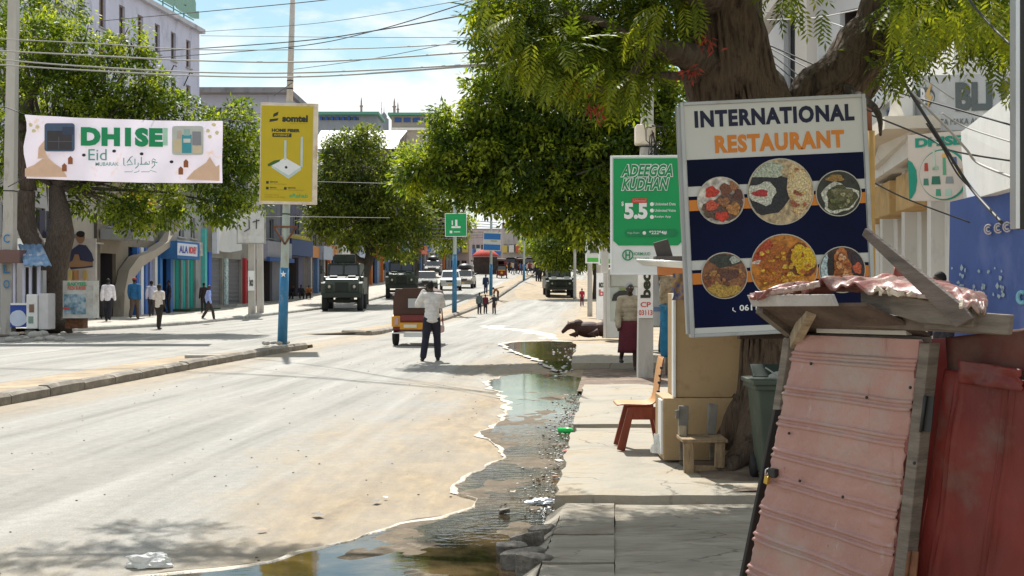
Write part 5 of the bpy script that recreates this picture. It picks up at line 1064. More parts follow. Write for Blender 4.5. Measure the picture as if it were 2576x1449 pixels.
# crumpled tin roof
rl = [(1886, 742, .3), (1905, 728, .3), (1960, 722, .26), (2010, 716, .24), (2058, 706, .2), (2120, 708, .18), (2200, 716, .15), (2330, 738, .13), (2400, 752, .13), (2462, 778, .12)]
rows = []
fr_ = [W(u, v, o) for u, v, o in rl]; 
fl = []
for i in range(len(fr_)-1):
    for k in range(10): fl.append(fr_[i].lerp(fr_[i+1], k/10))
fl.append(fr_[-1])
for j in range(22):
    t = j/21; row = []
    for i, p in enumerate(fl):
        dip = (.03*(1-min(1, t*6)))*(.5+noise.noise(Vector((i*.35, 0, 2)))) ; wv = .008*math.sin(i*.95+j*.1+2*noise.noise(Vector((i*.1, 0, 3))))*(1-.3*t)
        row.append(p-KN*(t*(1.1*(1-i/(len(fl)-1))+.03))+Vector((0, 0, wv+.05*t-.06*t*t-dip+.016*noise.noise(Vector((i*.16, j*.3, 6)))*1.3)))
    rows.append(row)
mb = MB(); mb.grid(rows); o = mb.build('roof', mat('roof_tin', (.2, .06, .05), .5, var=.35, vs=7, bump=.6, bs=14, dirt=(.28, .2, .16), dirtamt=.5, ds=9, spec=.5), kr, world=True); o.modifiers.new('s', 'SOLIDIFY').thickness = .006
wgrid([(1888, 738), (2062, 708), (2062, 722), (1890, 752)], 60, 6, lambda s, t: (.01*math.sin(s*60)*t+.01*noise.noise(Vector((s*20, t*3, 1))), 0), M_PINK, 'roof_edge', .266)
wgrid([(2215, 722), (2330, 742), (2330, 752), (2215, 738)], 20, 3, lambda s, t: (.008*math.sin(s*30), 0), M_PINK, 'roof_edge', .135)
# torn white stuffing on the roof edge
mb = MB()
for k in range(9):
    u = random.choice((random.gauss(2210, 12), random.gauss(2375, 25), random.gauss(2240, 25))); c = W(u, 722+(u-2200)*.2+random.uniform(-4, 8), .17+random.uniform(-.03, .02)); mb.box(c, (random.uniform(.01, .05), .01, random.uniform(.004, .016)), rz=random.uniform(0, 3), ry=random.uniform(-1, 1))
o = mb.build('torn_lining', mat('lining', (.55, .48, .38), .95, var=.4, vs=20, bump=.8), kr, world=True); o['kind'] = 'stuff'
# hinges, hasp and padlock
for v0, u0 in ((995, 2330), (1385, 2290)):
    mb = MB(); mb.add([W(u0, v0, .05), W(u0+22, v0+3, .05), W(u0+14, v0+92, .05), W(u0-8, v0+90, .05)], [(0, 1, 2, 3)]); c = W(u0-6, v0+45, .06); mb.tube([W(u0-2, v0, .06), W(u0-14, v0+92, .06)], .006, 8); o = mb.build('hinge', M_RUST if v0 > 1200 else M_DARK, kr, world=True); o.modifiers.new('s', 'SOLIDIFY').thickness = .004
c = W(1946, 1190, .045); MB().box(c, (.04, .03, .035), rz=R(-60)).build('hasp', M_DARK, kr, world=True, bev=.004)
c = W(1930, 1207, .06); MB().box(c, (.022, .018, .034), rz=R(-60), ry=R(12)).build('padlock', mat('brass', (.55, .36, .08), .35, metal=.8, var=.1), kr, world=True, bev=.003)
mb = MB(); mb.tube([c+Vector((-.008, 0, .015)), c+Vector((-.006, 0, .04)), c+Vector((.004, 0, .046)), c+Vector((.012, 0, .038)), c+Vector((.01, 0, .015))], .0032, 6); mb.build('shackle', M_STEEL, kr, world=True)
# nails
for u, v in ((2012, 1210), (2180, 1000), (2290, 975), (1985, 1090), (2120, 1250), (2300, 1165), (2040, 915)):
    mb = MB(); mb.ell(W(u, v, .045), (.006, .006, .006), 6); mb.build('nail', M_DARK, kr, world=True)
# closed back and sides of the stall
mb = MB(); a = W(2010, 900, -.1); b = W(2700, 900, -.1)
for p, q_ in ((a, a-KN*1.0), (a-KN*1.0, b-KN*1.0)):
    mb.add([(p.x, p.y, .1), (q_.x, q_.y, .1), (q_.x, q_.y, 1.38), (p.x, p.y, 1.38)], [(0, 1, 2, 3)])
o = mb.build('back_wall', M_REDT, kr, world=True); o.modifiers.new('s', 'SOLIDIFY').thickness = .01
# ---------------------------------------------------------------- beige cabinet
M_BEIGE = mat('beige_paint', (.4, .275, .145), .75, var=.08, vs=1.5, bump=.15, bs=40, dirt=(.3, .2, .1), dirtamt=.25, ds=5)
bx = thing('cabinet', 'beige painted box cabinet with stepped base under the restaurant sign', 'cabinet', (1.6, 9.95, .15)); Yb = 9.9
x0, x1, xb = HX(1700, Yb), HX(1868, Yb), HX(1668, Yb); z_ = lambda v: CZ-(v-VC)/FP*Yb
MB().box(((x0+x1)/2, Yb+.26, (z_(738)+z_(1000))/2), (x1-x0, .5, z_(738)-z_(1000))).build('upper_body', M_BEIGE, bx, world=True, bev=.006)
MB().box(((xb+x1)/2, Yb+.25, (z_(1001)+z_(1157))/2), (x1-xb, .56, z_(1001)-z_(1157))).build('base', M_BEIGE, bx, world=True, bev=.006)
MB().box((x0-.012, Yb+.04, (z_(738)+z_(1000))/2), (.02, .1, z_(738)-z_(1000))).build('lit_edge', M_WHITE, bx, world=True)  # white strip paints in the sunlit left edge of the cabinet
MB().box((xb-.01, Yb+.1, (z_(1000)+z_(1150))/2), (.016, .2, .45)).build('lit_edge', M_WHITE, bx, world=True)
for x, r_ in ((xb+.14, .075), (xb+.5, .06), (x1-.1, .07)): mb = MB(); mb.ell((x, Yb+.12, .15+.05), (r_*1.3, .1, .075), 8); mb.build('foot_stone', M_SOIL, bx, world=True)
cl = thing('cloth', 'patterned orange and blue cloth tied at the top corner of the beige cabinet', 'cloth', (x0, Yb-.1, 1.6)); mb = MB()
mb.grid([[(x0-.04+.12*i/8+.01*math.sin(j), Yb-.08+.02*math.sin(i*1.3+j*.6), 1.72-.22*j/10) for i in range(9)] for j in range(11)]); mb.build('fabric', mat('patterned_cloth', (.5, .3, .1), .9, var=.3, vs=20, dirt=(.12, .14, .3), dirtamt=.7, ds=22), cl, world=True)
# ---------------------------------------------------------------- plywood chair, side on
M_PLY = mat('red_plywood', (.19, .035, .014), .35, var=.2, vs=5, bump=.15, stretch=(4, 4, 1), dirt=(.1, .02, .01), dirtamt=.3); M_PLYE = mat('plywood_edge', (.5, .26, .1), .5, var=.15)
ch = thing('chair', 'red-brown moulded plywood chair standing side-on on the pavement by the beige cabinet', 'chair', (HX(1610, 10.7), 10.7, .15)); yc = 10.6; s = yc/FP
cx = lambda u: (u-1610)*s+ch.location.x; cz = lambda v: CZ-(v-VC)*s
pf = [(1548, 1020), (1556, 1017), (1580, 1017), (1620, 1019), (1640, 1017), (1650, 1008), (1654, 990), (1658, 950), (1664, 915), (1668, 897)]
rows = []
for k in range(9):
    f = k/8-.5; rows.append([(cx(u), yc-.02+.21+f*.42*(1 if i < 5 else .96), cz(v)-.012*math.cos(f*3.1)*(1 if 1 < i < 4 else .3)) for i, (u, v) in enumerate(pf)])
mb = MB(); mb.grid(rows); o = mb.build('seat_shell', [M_PLYE, M_PLY], ch, world=True); sdm = o.modifiers.new('s', 'SOLIDIFY'); sdm.thickness = .016; sdm.offset = 0; sdm.material_offset_rim = 1; o.modifiers.new('ss', 'SUBSURF').render_levels = 1
mb = MB()
for v in (925, 945, 962, 985): 
    u = np.interp(v, [897, 950, 990], [1668, 1658, 1654]); mb.ell((cx(u)-.006, yc-.005, cz(v)), (.016, .02, .016), 8)
mb.build('slot', M_DARK, ch, world=True)
def plate(poly, y, th, m, name): mb = MB(); mb.prism([(cx(u), cz(v)) for u, v in poly], y, y+th, 0); return mb.build(name, m, ch, world=True, bev=.004)
for y in (yc, yc+.36): 
    plate([(1577, 1026), (1594, 1026), (1569, 1136), (1549, 1131)], y, .035, M_PLY, 'leg'); plate([(1636, 1028), (1652, 1022), (1664, 1118), (1655, 1124)], y, .035, M_PLY, 'leg')
    plate([(1584, 1024), (1648, 1024), (1642, 1056), (1578, 1056)], y+.005, .02, M_PLY, 'apron')
# ---------------------------------------------------------------- rough wooden chair against the cabinet
wc = thing('chair', 'small rough grey wooden chair missing its back slats, leaning by the beige cabinet', 'chair', (HX(1770, 9.35), 9.35, .15)); yw = 9.35; s = yw/FP
M_GW = mat('blue_grey_wood', (.19, .175, .15), .9, var=.25, vs=8, bump=.4, dirt=(.12, .1, .08), dirtamt=.3)
def wb(u0, v0, u1, v1, y, d, m, name, tilt=0): mb = MB(); mb.box(((HX(u0, yw)+HX(u1, yw))/2, y, CZ-((v0+v1)/2-VC)*s), (abs(u1-u0)*s, d, abs(v1-v0)*s), ry=tilt, jit=.004); return mb.build(name, m, wc, world=True, bev=.004)
wb(1720, 1030, 1744, 1104, yw+.28, .05, M_GW, 'back_post', R(1)); wb(1794, 1025, 1818, 1104, yw+.28, .05, M_GW, 'back_post', R(4))
wb(1711, 1040, 1720, 1062, yw+.26, .04, M_GW, 'block'); wb(1716, 1078, 1736, 1104, yw+.2, .06, M_WOODL, 'block')
M_WCH = mat('chair_wood', (.27, .19, .11), .85, var=.3, vs=9, bump=.5, stretch=(4, 4, 1), dirt=(.13, .09, .05), dirtamt=.35)
wb(1714, 1104, 1829, 1113, yw+.13, .34, M_WCH, 'seat'); wb(1720, 1113, 1744, 1196, yw, .05, M_WCH, 'leg', R(-1)); wb(1798, 1113, 1822, 1176, yw, .05, M_WCH, 'leg', R(2))
wb(1722, 1172, 1824, 1198, yw+.03, .03, M_WCH, 'rail'); wb(1722, 1113, 1740, 1170, yw+.28, .04, M_WOOD, 'leg'); wb(1800, 1113, 1818, 1170, yw+.28, .04, M_WOOD, 'leg')
# ---------------------------------------------------------------- wheelie bin
bn = thing('rubbish_bin', 'worn dark green wheeled bin between the old tree and the pink stall door', 'bin', (HX(1962, 8.9), 8.95, .15)); M_BIN = mat('bin_green', (.05, .066, .046), .6, var=.2, vs=3, bump=.2, dirt=(.15, .14, .1), dirtamt=.3)
mb = MB(); mb.box((0, 0, .4), (.28, .34, .68), taper=(1.42, 1.25)); mb.build('body', M_BIN, bn, bev=.02)
mb = MB(); mb.box((0, 0, .755), (.47, .5, .035)); mb.box((0, 0, .72), (.44, .47, .04)); mb.build('rim', M_BIN, bn, bev=.008)
mb = MB(); mb.box((.05, .16, .81), (.44, .16, .03), rx=R(35)); mb.build('lid', mat('bin_dark', (.02, .035, .025), .6, var=.2), bn, bev=.008)
mb = MB(); mb.ell((.04, 0, .78), (.12, .1, .05), 8); mb.tube([(-.12, -.1, .86), (0, -.1, .78), (.1, -.1, .76)], .006, 5); o = mb.build('litter', flat((.3, .3, .27)), bn)
for x in (-.15, .15): mb = MB(); mb.tube([(x-.02, .17, .09), (x+.02, .17, .09)], .09, 16); mb.build('wheel', M_BLACK, bn)

# ================================================================ VEHICLES (local frame: front towards -Y)
def wheel(x, y, r, w_, par, m=M_BLACK, hub=M_STEEL):
    mb = MB(); mb.lathe([(r*.55, -w_/2), (r*.9, -w_/2), (r, -w_*.35), (r, w_*.35), (r*.9, w_/2), (r*.55, w_/2)], 20, M=Matrix.Translation((x, y, r)) @ Matrix.Rotation(R(90), 4, 'Y')); o = mb.build('wheel', m, par)
    mb = MB(); mb.lathe([(.01, -w_*.42), (r*.56, -w_*.42), (r*.56, w_*.42), (.01, w_*.42)], 12, M=Matrix.Translation((x, y, r)) @ Matrix.Rotation(R(90), 4, 'Y')); mb.build('rim', hub, o); return o
def mrap(label, loc, rz, turret=0, zs=1., group='armoured trucks on the street'):
    q = thing('armoured_truck', label, 'military truck', loc, rz, group); q.scale = (1, 1, zs)
    # hull: bonnet, cab and long body in one profile
    mb = MB(); w1 = 1.02
    mb.prismx([(-3.0, .95), (-3.05, 1.35), (-2.95, 1.62), (-1.75, 1.78), (-1.5, 1.78), (-1.5, .8), (-2.6, .75)], -.98, .98); mb.build('bonnet', M_ARMY, q, bev=.03)
    mb = MB()
    for s in (-1, 1): MB().prismx([(-3.02, .9), (-3.02, 1.42), (-2.4, 1.5), (-1.6, 1.5), (-1.6, .8), (-1.85, 1.15), (-2.3, 1.22), (-2.75, 1.1), (-2.85, .8)], s*.99, s*1.24).build('fender', M_ARMY, q, bev=.02)
    mb = MB(); mb.prismx([(-1.5, .75), (-1.5, 1.78), (-1.12, 2.42), (3., 2.5), (3.1, 1.3), (2.9, .75)], -1.0, 1.0); mb.build('hull', M_ARMY, q, bev=.04)
    mb = MB()
    for s in (-1, 1): mb.prismx([(-1.45, .85), (-1.45, 1.75), (3., 1.75), (3., .85)], s*1.0, s*1.22)
    mb.build('side_armour', M_ARMY, q, bev=.03)
    for s in (-1, 1):
        A = [(s*.06, -1.475, 1.86), (s*.86, -1.475, 1.86), (s*.82, -1.2, 2.33), (s*.06, -1.2, 2.33)]; mb = MB(); mb.add(A if s > 0 else A[::-1], [(0, 1, 2, 3)]); mb.build('windscreen', M_GLASS, q)
    mb = MB(); mb.bar((-.96, -1.5, 1.83), (.96, -1.5, 1.83), .05, .06); mb.bar((-.92, -1.17, 2.4), (.92, -1.17, 2.4), .1, .08)
    for x in (-.9, 0, .9): mb.bar((x, -1.51, 1.84), (x*.96, -1.18, 2.38), .07, .05)
    mb.build('windscreen_frame', M_ARMYD, q)
    for x in (-.55, .55): MB().box((x, -2.3, 1.76), (.45, .5, .06), rx=R(7)).build('vent', M_ARMY, q, bev=.01)
    mb = MB(); mb.box((0, -3.02, 1.2), (.8, .08, .52))
    for k in range(7): mb.box((0, -3.07, 1.0+k*.07), (.74, .03, .03))
    mb.build('grille', M_ARMYD, q); MB().box((0, -3.2, .82), (2.3, .22, .26)).build('bumper', M_ARMYD, q, bev=.03)
    for s in (-1, 1):
        MB().box((s*.72, -3.06, 1.22), (.36, .08, .3)).build('lamp_housing', M_ARMYD, q, bev=.02); mb = MB(); mb.lathe([(.07, 0), (.085, .02), (.06, .05)], 12, M=Matrix.Translation((s*.74, -3.1, 1.24)) @ Matrix.Rotation(R(90), 4, 'X')); mb.build('headlight', flat((.5, .45, .35), .3), q)
        mb = MB(); mb.bar((s*1.05, -1.5, 1.75), (s*1.32, -1.75, 2.25), .03, .03); mb.box((s*1.33, -1.78, 2.1), (.16, .05, .42)); mb.build('mirror', M_ARMYD, q)
        wheel(s*1.05, -2.25, .52, .34, q, hub=M_ARMYD); wheel(s*1.05, 1.6, .52, .34, q, hub=M_ARMYD)
    mb = MB(); mb.bar((0, -2.25, .55), (0, 1.6, .55), .9, .25); mb.bar((-.9, -2.25, .52), (.9, -2.25, .52), .16, .16); mb.build('chassis', M_ARMYD, q)
    if turret == 0:
        mb = MB(); mb.box((0, .1, 2.68), (1.25, 1.2, .4)); mb.box((0, -.5, 2.7), (1.3, .06, .44)); mb.build('roof_hatch', M_ARMYD, q, bev=.02); MB().bar((.1, -.7, 2.78), (.1, -1.7, 2.84), .05, .05).build('gun_barrel', M_DARK, q)
    else:
        mb = MB(); mb.lathe([(.62, 2.45), (.6, 2.6)], 18); mb.box((0, -.45, 2.82), (1.1, .06, .55), rx=R(-8)); mb.box((-.55, 0, 2.8), (.06, .8, .5)); mb.box((.55, 0, 2.8), (.06, .8, .5)); mb.box((.75, .2, 2.95), (.35, .3, .3)); mb.build('turret', M_ARMYD, q)
        mb = MB(); mb.bar((.05, -.4, 2.95), (.05, -1.5, 3.0), .06, .06); mb.build('gun_barrel', M_DARK, q)
    mb = MB(); mb.tube([(-.8, 2.2, 2.4), (-.82, 2.25, 3.6)], .015, 5); mb.tube([(-1.2, -1.4, 1.8), (-1.3, -1.5, 3.)], .012, 5); mb.build('antenna', M_DARK, q); return q
def place(u, v): p = foot(u, v); return p
tl = foot(851, 783); mrap('armoured truck with a boxed roof hatch, nearest of the two on the left', (tl[0], tl[1]+3, tl[2]-.02), R(4), 0, 1.2)
tl = foot(1000, 752); mrap('dark green armoured truck with a gun turret, behind the first one on the left', (tl[0], tl[1]+3, tl[2]-.03), R(6), 1, 1.2)
q = mrap('dark green armoured truck alone in the right lane under the low tree', (foot(1408, 750)[0], foot(1408, 750)[1]+3, foot(1408, 750)[2]), R(2), 1)
# soldier in the second turret
def soldier(u, v, lab, Y): 
    q_ = person(lab, P(u, v, Y), 1.7, R(180), (.03, .035, .025), (.03, .035, .025), voxel=.03, hat=(.03, .04, .03)); return q_
soldier(1008, 705, 'helmeted soldier standing in the roof hatch of the second armoured truck', foot(1000, 752)[1]+3.2)
tf = foot(1408, 750); sd2 = soldier(1392, 700, 'helmeted soldier standing in the turret of the right-lane truck', tf[1]+3.2)
def car(label, loc, rz, col, kind='suv', roofload=False, name='parked_car', cat='car', sc=1.):
    q = thing(name, label, cat, loc, rz, 'cars parked behind the trucks'); q.scale = (sc, sc, sc); cp = mat('car_%02x%02x%02x' % tuple(int(c*255) for c in col), col, .3, var=.04, spec=.6)
    mb = MB(); mb.prismx([(-2.3, .42), (-2.38, .7), (-2.3, .98), (-1.25, 1.12), (2.3, 1.12), (2.4, .75), (2.3, .42)], -.92, .92); mb.build('body', cp, q, bev=.07, seg=3)
    mb = MB(); top_ = 1.78 if kind == 'suv' else 1.5; b_ = 1.1
    P4 = [(-1.25, b_), (-.55, top_), (2.0 if kind == 'suv' else 1.2, top_), (2.3 if kind == 'suv' else 1.9, b_)]
    vs = [(-.87, y, z) if z < 1.2 else (-.74, y, z) for y, z in P4]+[(.87, y, z) if z < 1.2 else (.74, y, z) for y, z in P4]
    mb.add(vs, [(3, 2, 1, 0), (4, 5, 6, 7), (0, 1, 5, 4), (1, 2, 6, 5), (2, 3, 7, 6), (3, 0, 4, 7)]); mb.build('cabin', cp, q, bev=.05)
    mb = MB(); mb.add([(-.76, -1.17, 1.18), (.76, -1.17, 1.18), (.68, -.64, top_-.08), (-.68, -.64, top_-.08)], [(0, 1, 2, 3)]); mb.build('windscreen', M_GLASS, q)
    for s in (-1, 1):
        mb = MB(); A = [(s*.868, -.95, 1.2), (s*.868, 1.9 if kind == 'suv' else 1.3, 1.2), (s*.77, 1.7 if kind == 'suv' else 1., top_-.12), (s*.77, -.5, top_-.12)]; mb.add(A, [(0, 1, 2, 3) if s > 0 else (3, 2, 1, 0)]); mb.build('side_window', M_GLASS, q)
        MB().box((s*.66, -2.34, .86), (.38, .1, .16)).build('headlight', flat((.8, .8, .75), .2), q, bev=.02); MB().box((s*1.0, -1., 1.2), (.2, .1, .14)).build('mirror', cp, q, bev=.02)
        wheel(s*.84, -1.45, .38, .24, q); wheel(s*.84, 1.45, .38, .24, q)
    MB().box((0, -2.37, .82), (.78, .06, .16)).build('grille', M_DARK, q, bev=.01); MB().box((0, -2.42, .5), (1.7, .12, .22)).build('bumper', cp, q, bev=.03); MB().box((0, -2.49, .52), (.46, .02, .1)).build('number_plate', flat((.7, .45, .1)), q)
    if roofload: mb = MB(); mb.ell((0, .5, top_+.25), (.7, 1., .38), 12); mb.build('roof_load', M_DARK, q)
    return q
def cp(u, v, d=2.4): p = foot(u, v); return (p[0], p[1]+d, p[2])
car('white off-road car facing the camera behind the armoured trucks', cp(1130, 731), R(3), (.7, .7, .7))
car('dark saloon car between the second armoured truck and the white car', cp(1068, 733), R(5), (.05, .055, .06), 'suv')
c_ = car('grey pickup parked beyond the white car with a dark load', cp(1166, 726), R(-3), (.22, .19, .17), 'suv', True); c_['group'] = 'cars parked behind the trucks'
c2 = foot(1090, 700); c_ = car('black van with a bulky roof load behind the dark saloon', (c2[0], c2[1], c2[2]+.3), R(0), (.02, .02, .025), 'suv', True)
def tuktuk(label, loc, rz, front=False):
    # front towards +Y of local frame, rear towards -Y
    q = thing('three_wheeler', label, 'three-wheeler', loc, rz, 'motor three-wheelers'); MR = mat('tuk_maroon', (.16, .012, .01), .4, var=.1, spec=.5); MY = mat('tuk_yellow', (.62, .27, .01), .4, var=.08, spec=.5); MC = mat('tuk_canopy', (.075, .036, .026), .75, var=.15, vs=2, bump=.3, bs=6)
    mb = MB(); mb.prismx([(-1.05, .42), (-1.1, .8), (-1.02, .86), (-.3, .86), (-.1, .35)], -.62, .62); mb.build('body', MR, q, bev=.04)
    mb = MB()
    for s in (-1, 1): mb.box((s*.52, -1.09, .68), (.24, .06, .3))
    mb.box((0, -1.1, .55), (.82, .06, .2)); mb.build('rear_panel', MY, q, bev=.02)
    MB().box((0, -1.11, .77), (.74, .05, .17)).build('engine_lid', MR, q, bev=.02)
    for s in (-1, 1):
        MB().box((s*.5, -1.13, .68), (.1, .03, .2)).build('tail_light', flat((.45, .3, .3), .3), q, bev=.01)
        MB().box((s*.55, -.1, .42), (.16, 1.6, .2)).build('side_sill', MR, q, bev=.03)
        MB().box((s*.6, -.75, .75), (.1, .62, .2)).build('rear_wing', MY, q, bev=.03)
        wheel(s*.58, -.72, .26, .14, q)
    MB().box((-.12, -1.145, .55), (.36, .015, .09)).build('number_plate', flat((.7, .66, .5)), q)
    mb = MB(); mb.bar((-.6, -1.16, .36), (.6, -1.16, .36), .035, .035); mb.bar((-.6, -1.16, .36), (-.6, -1., .4), .03, .03); mb.bar((.6, -1.16, .36), (.6, -1., .4), .03, .03); mb.bar((-.3, -1.13, .3), (.3, -1.13, .3), .06, .1); mb.build('bumper_bar', M_STEEL, q)
    mb = MB(); pr = [(-.6, .86), (-.61, 1.3), (-.55, 1.52), (-.3, 1.6), (.3, 1.6), (.55, 1.52), (.61, 1.3), (.6, .86)]
    mb.add([(x, y, z) for y in (-1.02, 1.0) for x, z in pr], [tuple(range(8))]+[(i, i+8, i+9, i+1) for i in range(2, 5)]+[(1, 9, 10, 2), (5, 13, 14, 6)]); mb.add([(s*.61, y, z) for s in (-1, 1) for y, z in ((-1.02, .86), (-.45, .86), (-.45, 1.3), (-1.02, 1.3))], [(0, 1, 2, 3), (7, 6, 5, 4)])
    o = mb.build('canopy', MC, q); sdm = o.modifiers.new('s', 'SOLIDIFY'); sdm.thickness = .03; sdm.offset = 1; o.modifiers.new('b', 'BEVEL').width = .03
    mb = MB(); mb.box((.08, -1.06, 1.18), (.54, .02, .26)); mb.build('rear_window', flat((.42, .42, .42), .3), q, bev=.01)
    mb = MB()
    for s in (-1, 1): mb.bar((s*.56, .95, .5), (s*.5, .75, 1.5), .04, .04)
    mb.box((0, .98, .6), (.9, .1, .5)); mb.build('front_frame', MR, q, bev=.02); mb = MB(); mb.add([(-.5, .95, .85), (.5, .95, .85), (.46, .82, 1.45), (-.46, .82, 1.45)], [(0, 1, 2, 3)]); mb.build('windscreen', M_GLASS, q)
    mb = MB(); mb.ell((0, 1.15, .62), (.16, .14, .2), 10); mb.build('front_fairing', MY, q); wheel(0, 1.15, .26, .12, q); MB().box((0, -.5, .85), (1.05, .5, .14)).build('seat', M_DARK, q, bev=.03); MB().box((0, 1.1, .95), (.75, .1, .1)).build('roof_sign', MY, q)
    return q
tp = foot(1060, 869); tuktuk('maroon and yellow motor three-wheeler seen from behind, next to the man with the phone', (tp[0]-.1, tp[1]+.75, 0), R(-3))
tp = foot(1262, 700); tt2 = tuktuk('small red and yellow three-wheeler coming down the far left lane', (tp[0], tp[1]+1, tp[2]), R(180))
for i, (u, v) in enumerate(((1251, 685), (1289, 682), (1304, 681), (1322, 683), (1342, 682), (1361, 681))):
    tp = foot(u, v); q = copy_tree(tt2); q.location = (tp[0], tp[1]+4, tp[2]); q.rotation_euler = (0, 0, R(150+20*i)); q.scale = (1.25, 1.25, 1.25)
    q['label'] = 'far three-wheeler, number %s from the left in the row closing the street' % ('one two three four five six'.split()[i]); q['group'] = 'row of vehicles across the far street'
# motorbike beside the second truck
tp = foot(1048, 744); mb_ = thing('motorbike', 'motorbike standing between the second armoured truck and the dark car', 'motorbike', (tp[0], tp[1], tp[2]), R(10))
for y in (-.65, .65): wheel(0, y, .3, .1, mb_)
mb = MB(); mb.ell((0, -.1, .75), (.16, .3, .16), 10); mb.box((0, .35, .78), (.22, .6, .1)); mb.build('body', flat((.3, .05, .04), .4), mb_); mb = MB(); mb.tube([(0, -.65, .3), (0, -.45, 1.0)], .03, 6); mb.tube([(-.35, -.4, 1.05), (0, -.45, 1.0), (.35, -.4, 1.05)], .02, 6); mb.build('handlebar', M_STEEL, mb_)
MB().box((0, 0, .42), (.2, .4, .3)).build('engine', M_STEEL, mb_, bev=.03)
# red parasol stall far left lane
p = foot(1221, 689); q = thing('parasol_stall', 'dark stall under a faded red parasol in the far left lane', 'stall', (p[0], p[1]+1, p[2]))
mb = MB(); mb.lathe([(1.75, 2.35), (1.7, 2.5), (1.2, 2.95), (.5, 3.2), (.02, 3.25)], 16); mb.build('parasol', mat('parasol_red', (.6, .09, .07), .8, var=.15, trans=.3), q); MB().box((0, 0, 1.1), (3.1, 1.8, 2.2)).build('counter', mat('stall_dark', (.05, .035, .03), .8, var=.3), q, bev=.05); MB().bar((0, 0, 0), (0, 0, 3), .06, .06).build('pole', M_STEEL, q)
# ================================================================ BUILDINGS
def wallm(col, d=.3, k=.52):  # k darkens the wall colour, putting facade shade into it
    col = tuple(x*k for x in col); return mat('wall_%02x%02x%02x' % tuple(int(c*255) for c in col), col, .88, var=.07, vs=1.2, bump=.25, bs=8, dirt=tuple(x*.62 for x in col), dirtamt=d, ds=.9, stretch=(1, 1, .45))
M_ROOFM = mat('roof_sheet', (.55, .56, .54), .5, var=.1, vs=1)
def facade(name, label, a, b, h, depth, wall, openings, cat='building', base=None, group=None, back=True):
    """front wall from point a to b (ground plan), local x along it, -y outwards; openings: x0,x1,z0,z1,kind,colour"""
    a = Vector(a); b = Vector(b); d = b-a; ln = math.hypot(d.x, d.y); ang = math.atan2(d.y, d.x)
    q = thing(name, label, cat, (a.x, a.y, a.z if base is None else base), ang, group)
    xs = sorted({0, ln}|{o[0] for o in openings}|{o[1] for o in openings}); zs = sorted({-.6, h}|{o[2] for o in openings}|{o[3] for o in openings})
    mb = MB(); rv = .18
    for i in range(len(xs)-1):
        for j in range(len(zs)-1):
            cx_, cz_ = (xs[i]+xs[i+1])/2, (zs[j]+zs[j+1])/2
            if any(o[0] < cx_ < o[1] and o[2] < cz_ < o[3] for o in openings): continue
            mb.add([(xs[i], 0, zs[j]), (xs[i+1], 0, zs[j]), (xs[i+1], 0, zs[j+1]), (xs[i], 0, zs[j+1])], [(0, 1, 2, 3)])
    for x0, x1, z0, z1, *_ in openings:
        mb.add([(x0, 0, z0), (x1, 0, z0), (x1, 0, z1), (x0, 0, z1), (x0, rv, z0), (x1, rv, z0), (x1, rv, z1), (x0, rv, z1)], [(0, 4, 5, 1), (1, 5, 6, 2), (2, 6, 7, 3), (3, 7, 4, 0)])
    mb.add([(0, 0, -.6), (ln, 0, -.6), (ln, depth, -.6), (0, depth, -.6), (0, 0, h), (ln, 0, h), (ln, depth, h), (0, depth, h)], [(4, 5, 6, 7), (1, 2, 6, 5), (2, 3, 7, 6), (3, 0, 4, 7)])
    mb.build('wall', wall, q)
    for x0, x1, z0, z1, kind, col in openings:
        m = flat(col, .6) if kind != 'window' else M_GLASS; mb = MB(); w_ = x1-x0
        if kind == 'shutter':
            n = max(4, int((z1-z0)/.13)); mb.grid([[(x, rv+(.02 if k % 2 else -.015), z0+(z1-z0)*k/n) for x in (x0, x1)] for k in range(n+1)], smooth=False); o = mb.build('shutter', m, q)
        elif kind == 'door':
            mb.box(((x0+x1)/2, rv+.0, (z0+z1)/2), (w_, .04, z1-z0)); o = mb.build('door', m, q); k2 = MB()
            for s in (-.25, .25): k2.box(((x0+x1)/2+s*w_, rv-.03, (z0+z1)/2), (w_*.4, .03, (z1-z0)*.9))
            k2.build('door_leaf', m, o)
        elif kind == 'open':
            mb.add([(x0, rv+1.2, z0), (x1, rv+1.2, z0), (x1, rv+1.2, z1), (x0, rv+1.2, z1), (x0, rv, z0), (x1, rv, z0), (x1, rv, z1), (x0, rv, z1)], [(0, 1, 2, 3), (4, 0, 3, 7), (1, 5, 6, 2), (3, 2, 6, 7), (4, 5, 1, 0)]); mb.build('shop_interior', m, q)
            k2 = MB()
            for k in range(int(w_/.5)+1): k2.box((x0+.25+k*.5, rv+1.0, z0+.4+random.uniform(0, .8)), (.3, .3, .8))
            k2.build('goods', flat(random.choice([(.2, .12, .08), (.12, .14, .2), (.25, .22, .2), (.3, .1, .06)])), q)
        else:
            mb.box(((x0+x1)/2, rv+.02, (z0+z1)/2), (w_, .03, z1-z0)); o = mb.build('window', m, q)
            f = MB()
            for xx in (x0+.03, (x0+x1)/2, x1-.03): f.box((xx, rv-.01, (z0+z1)/2), (.05, .05, z1-z0))
            for zz in (z0+.03, z1-.03): f.box(((x0+x1)/2, rv-.012, zz), (w_-.06, .052, .05))
            f.build('frame', flat(col, .6), o)
            MB().box(((x0+x1)/2, -.06, z0-.04), (w_+.2, .14, .07)).build('sill', M_CONC, q)
    return q, ln
def facpt(u): Y = 74790/(1558-u); x = xfac(Y); return Vector((x, Y, T(x, Y)+.15))
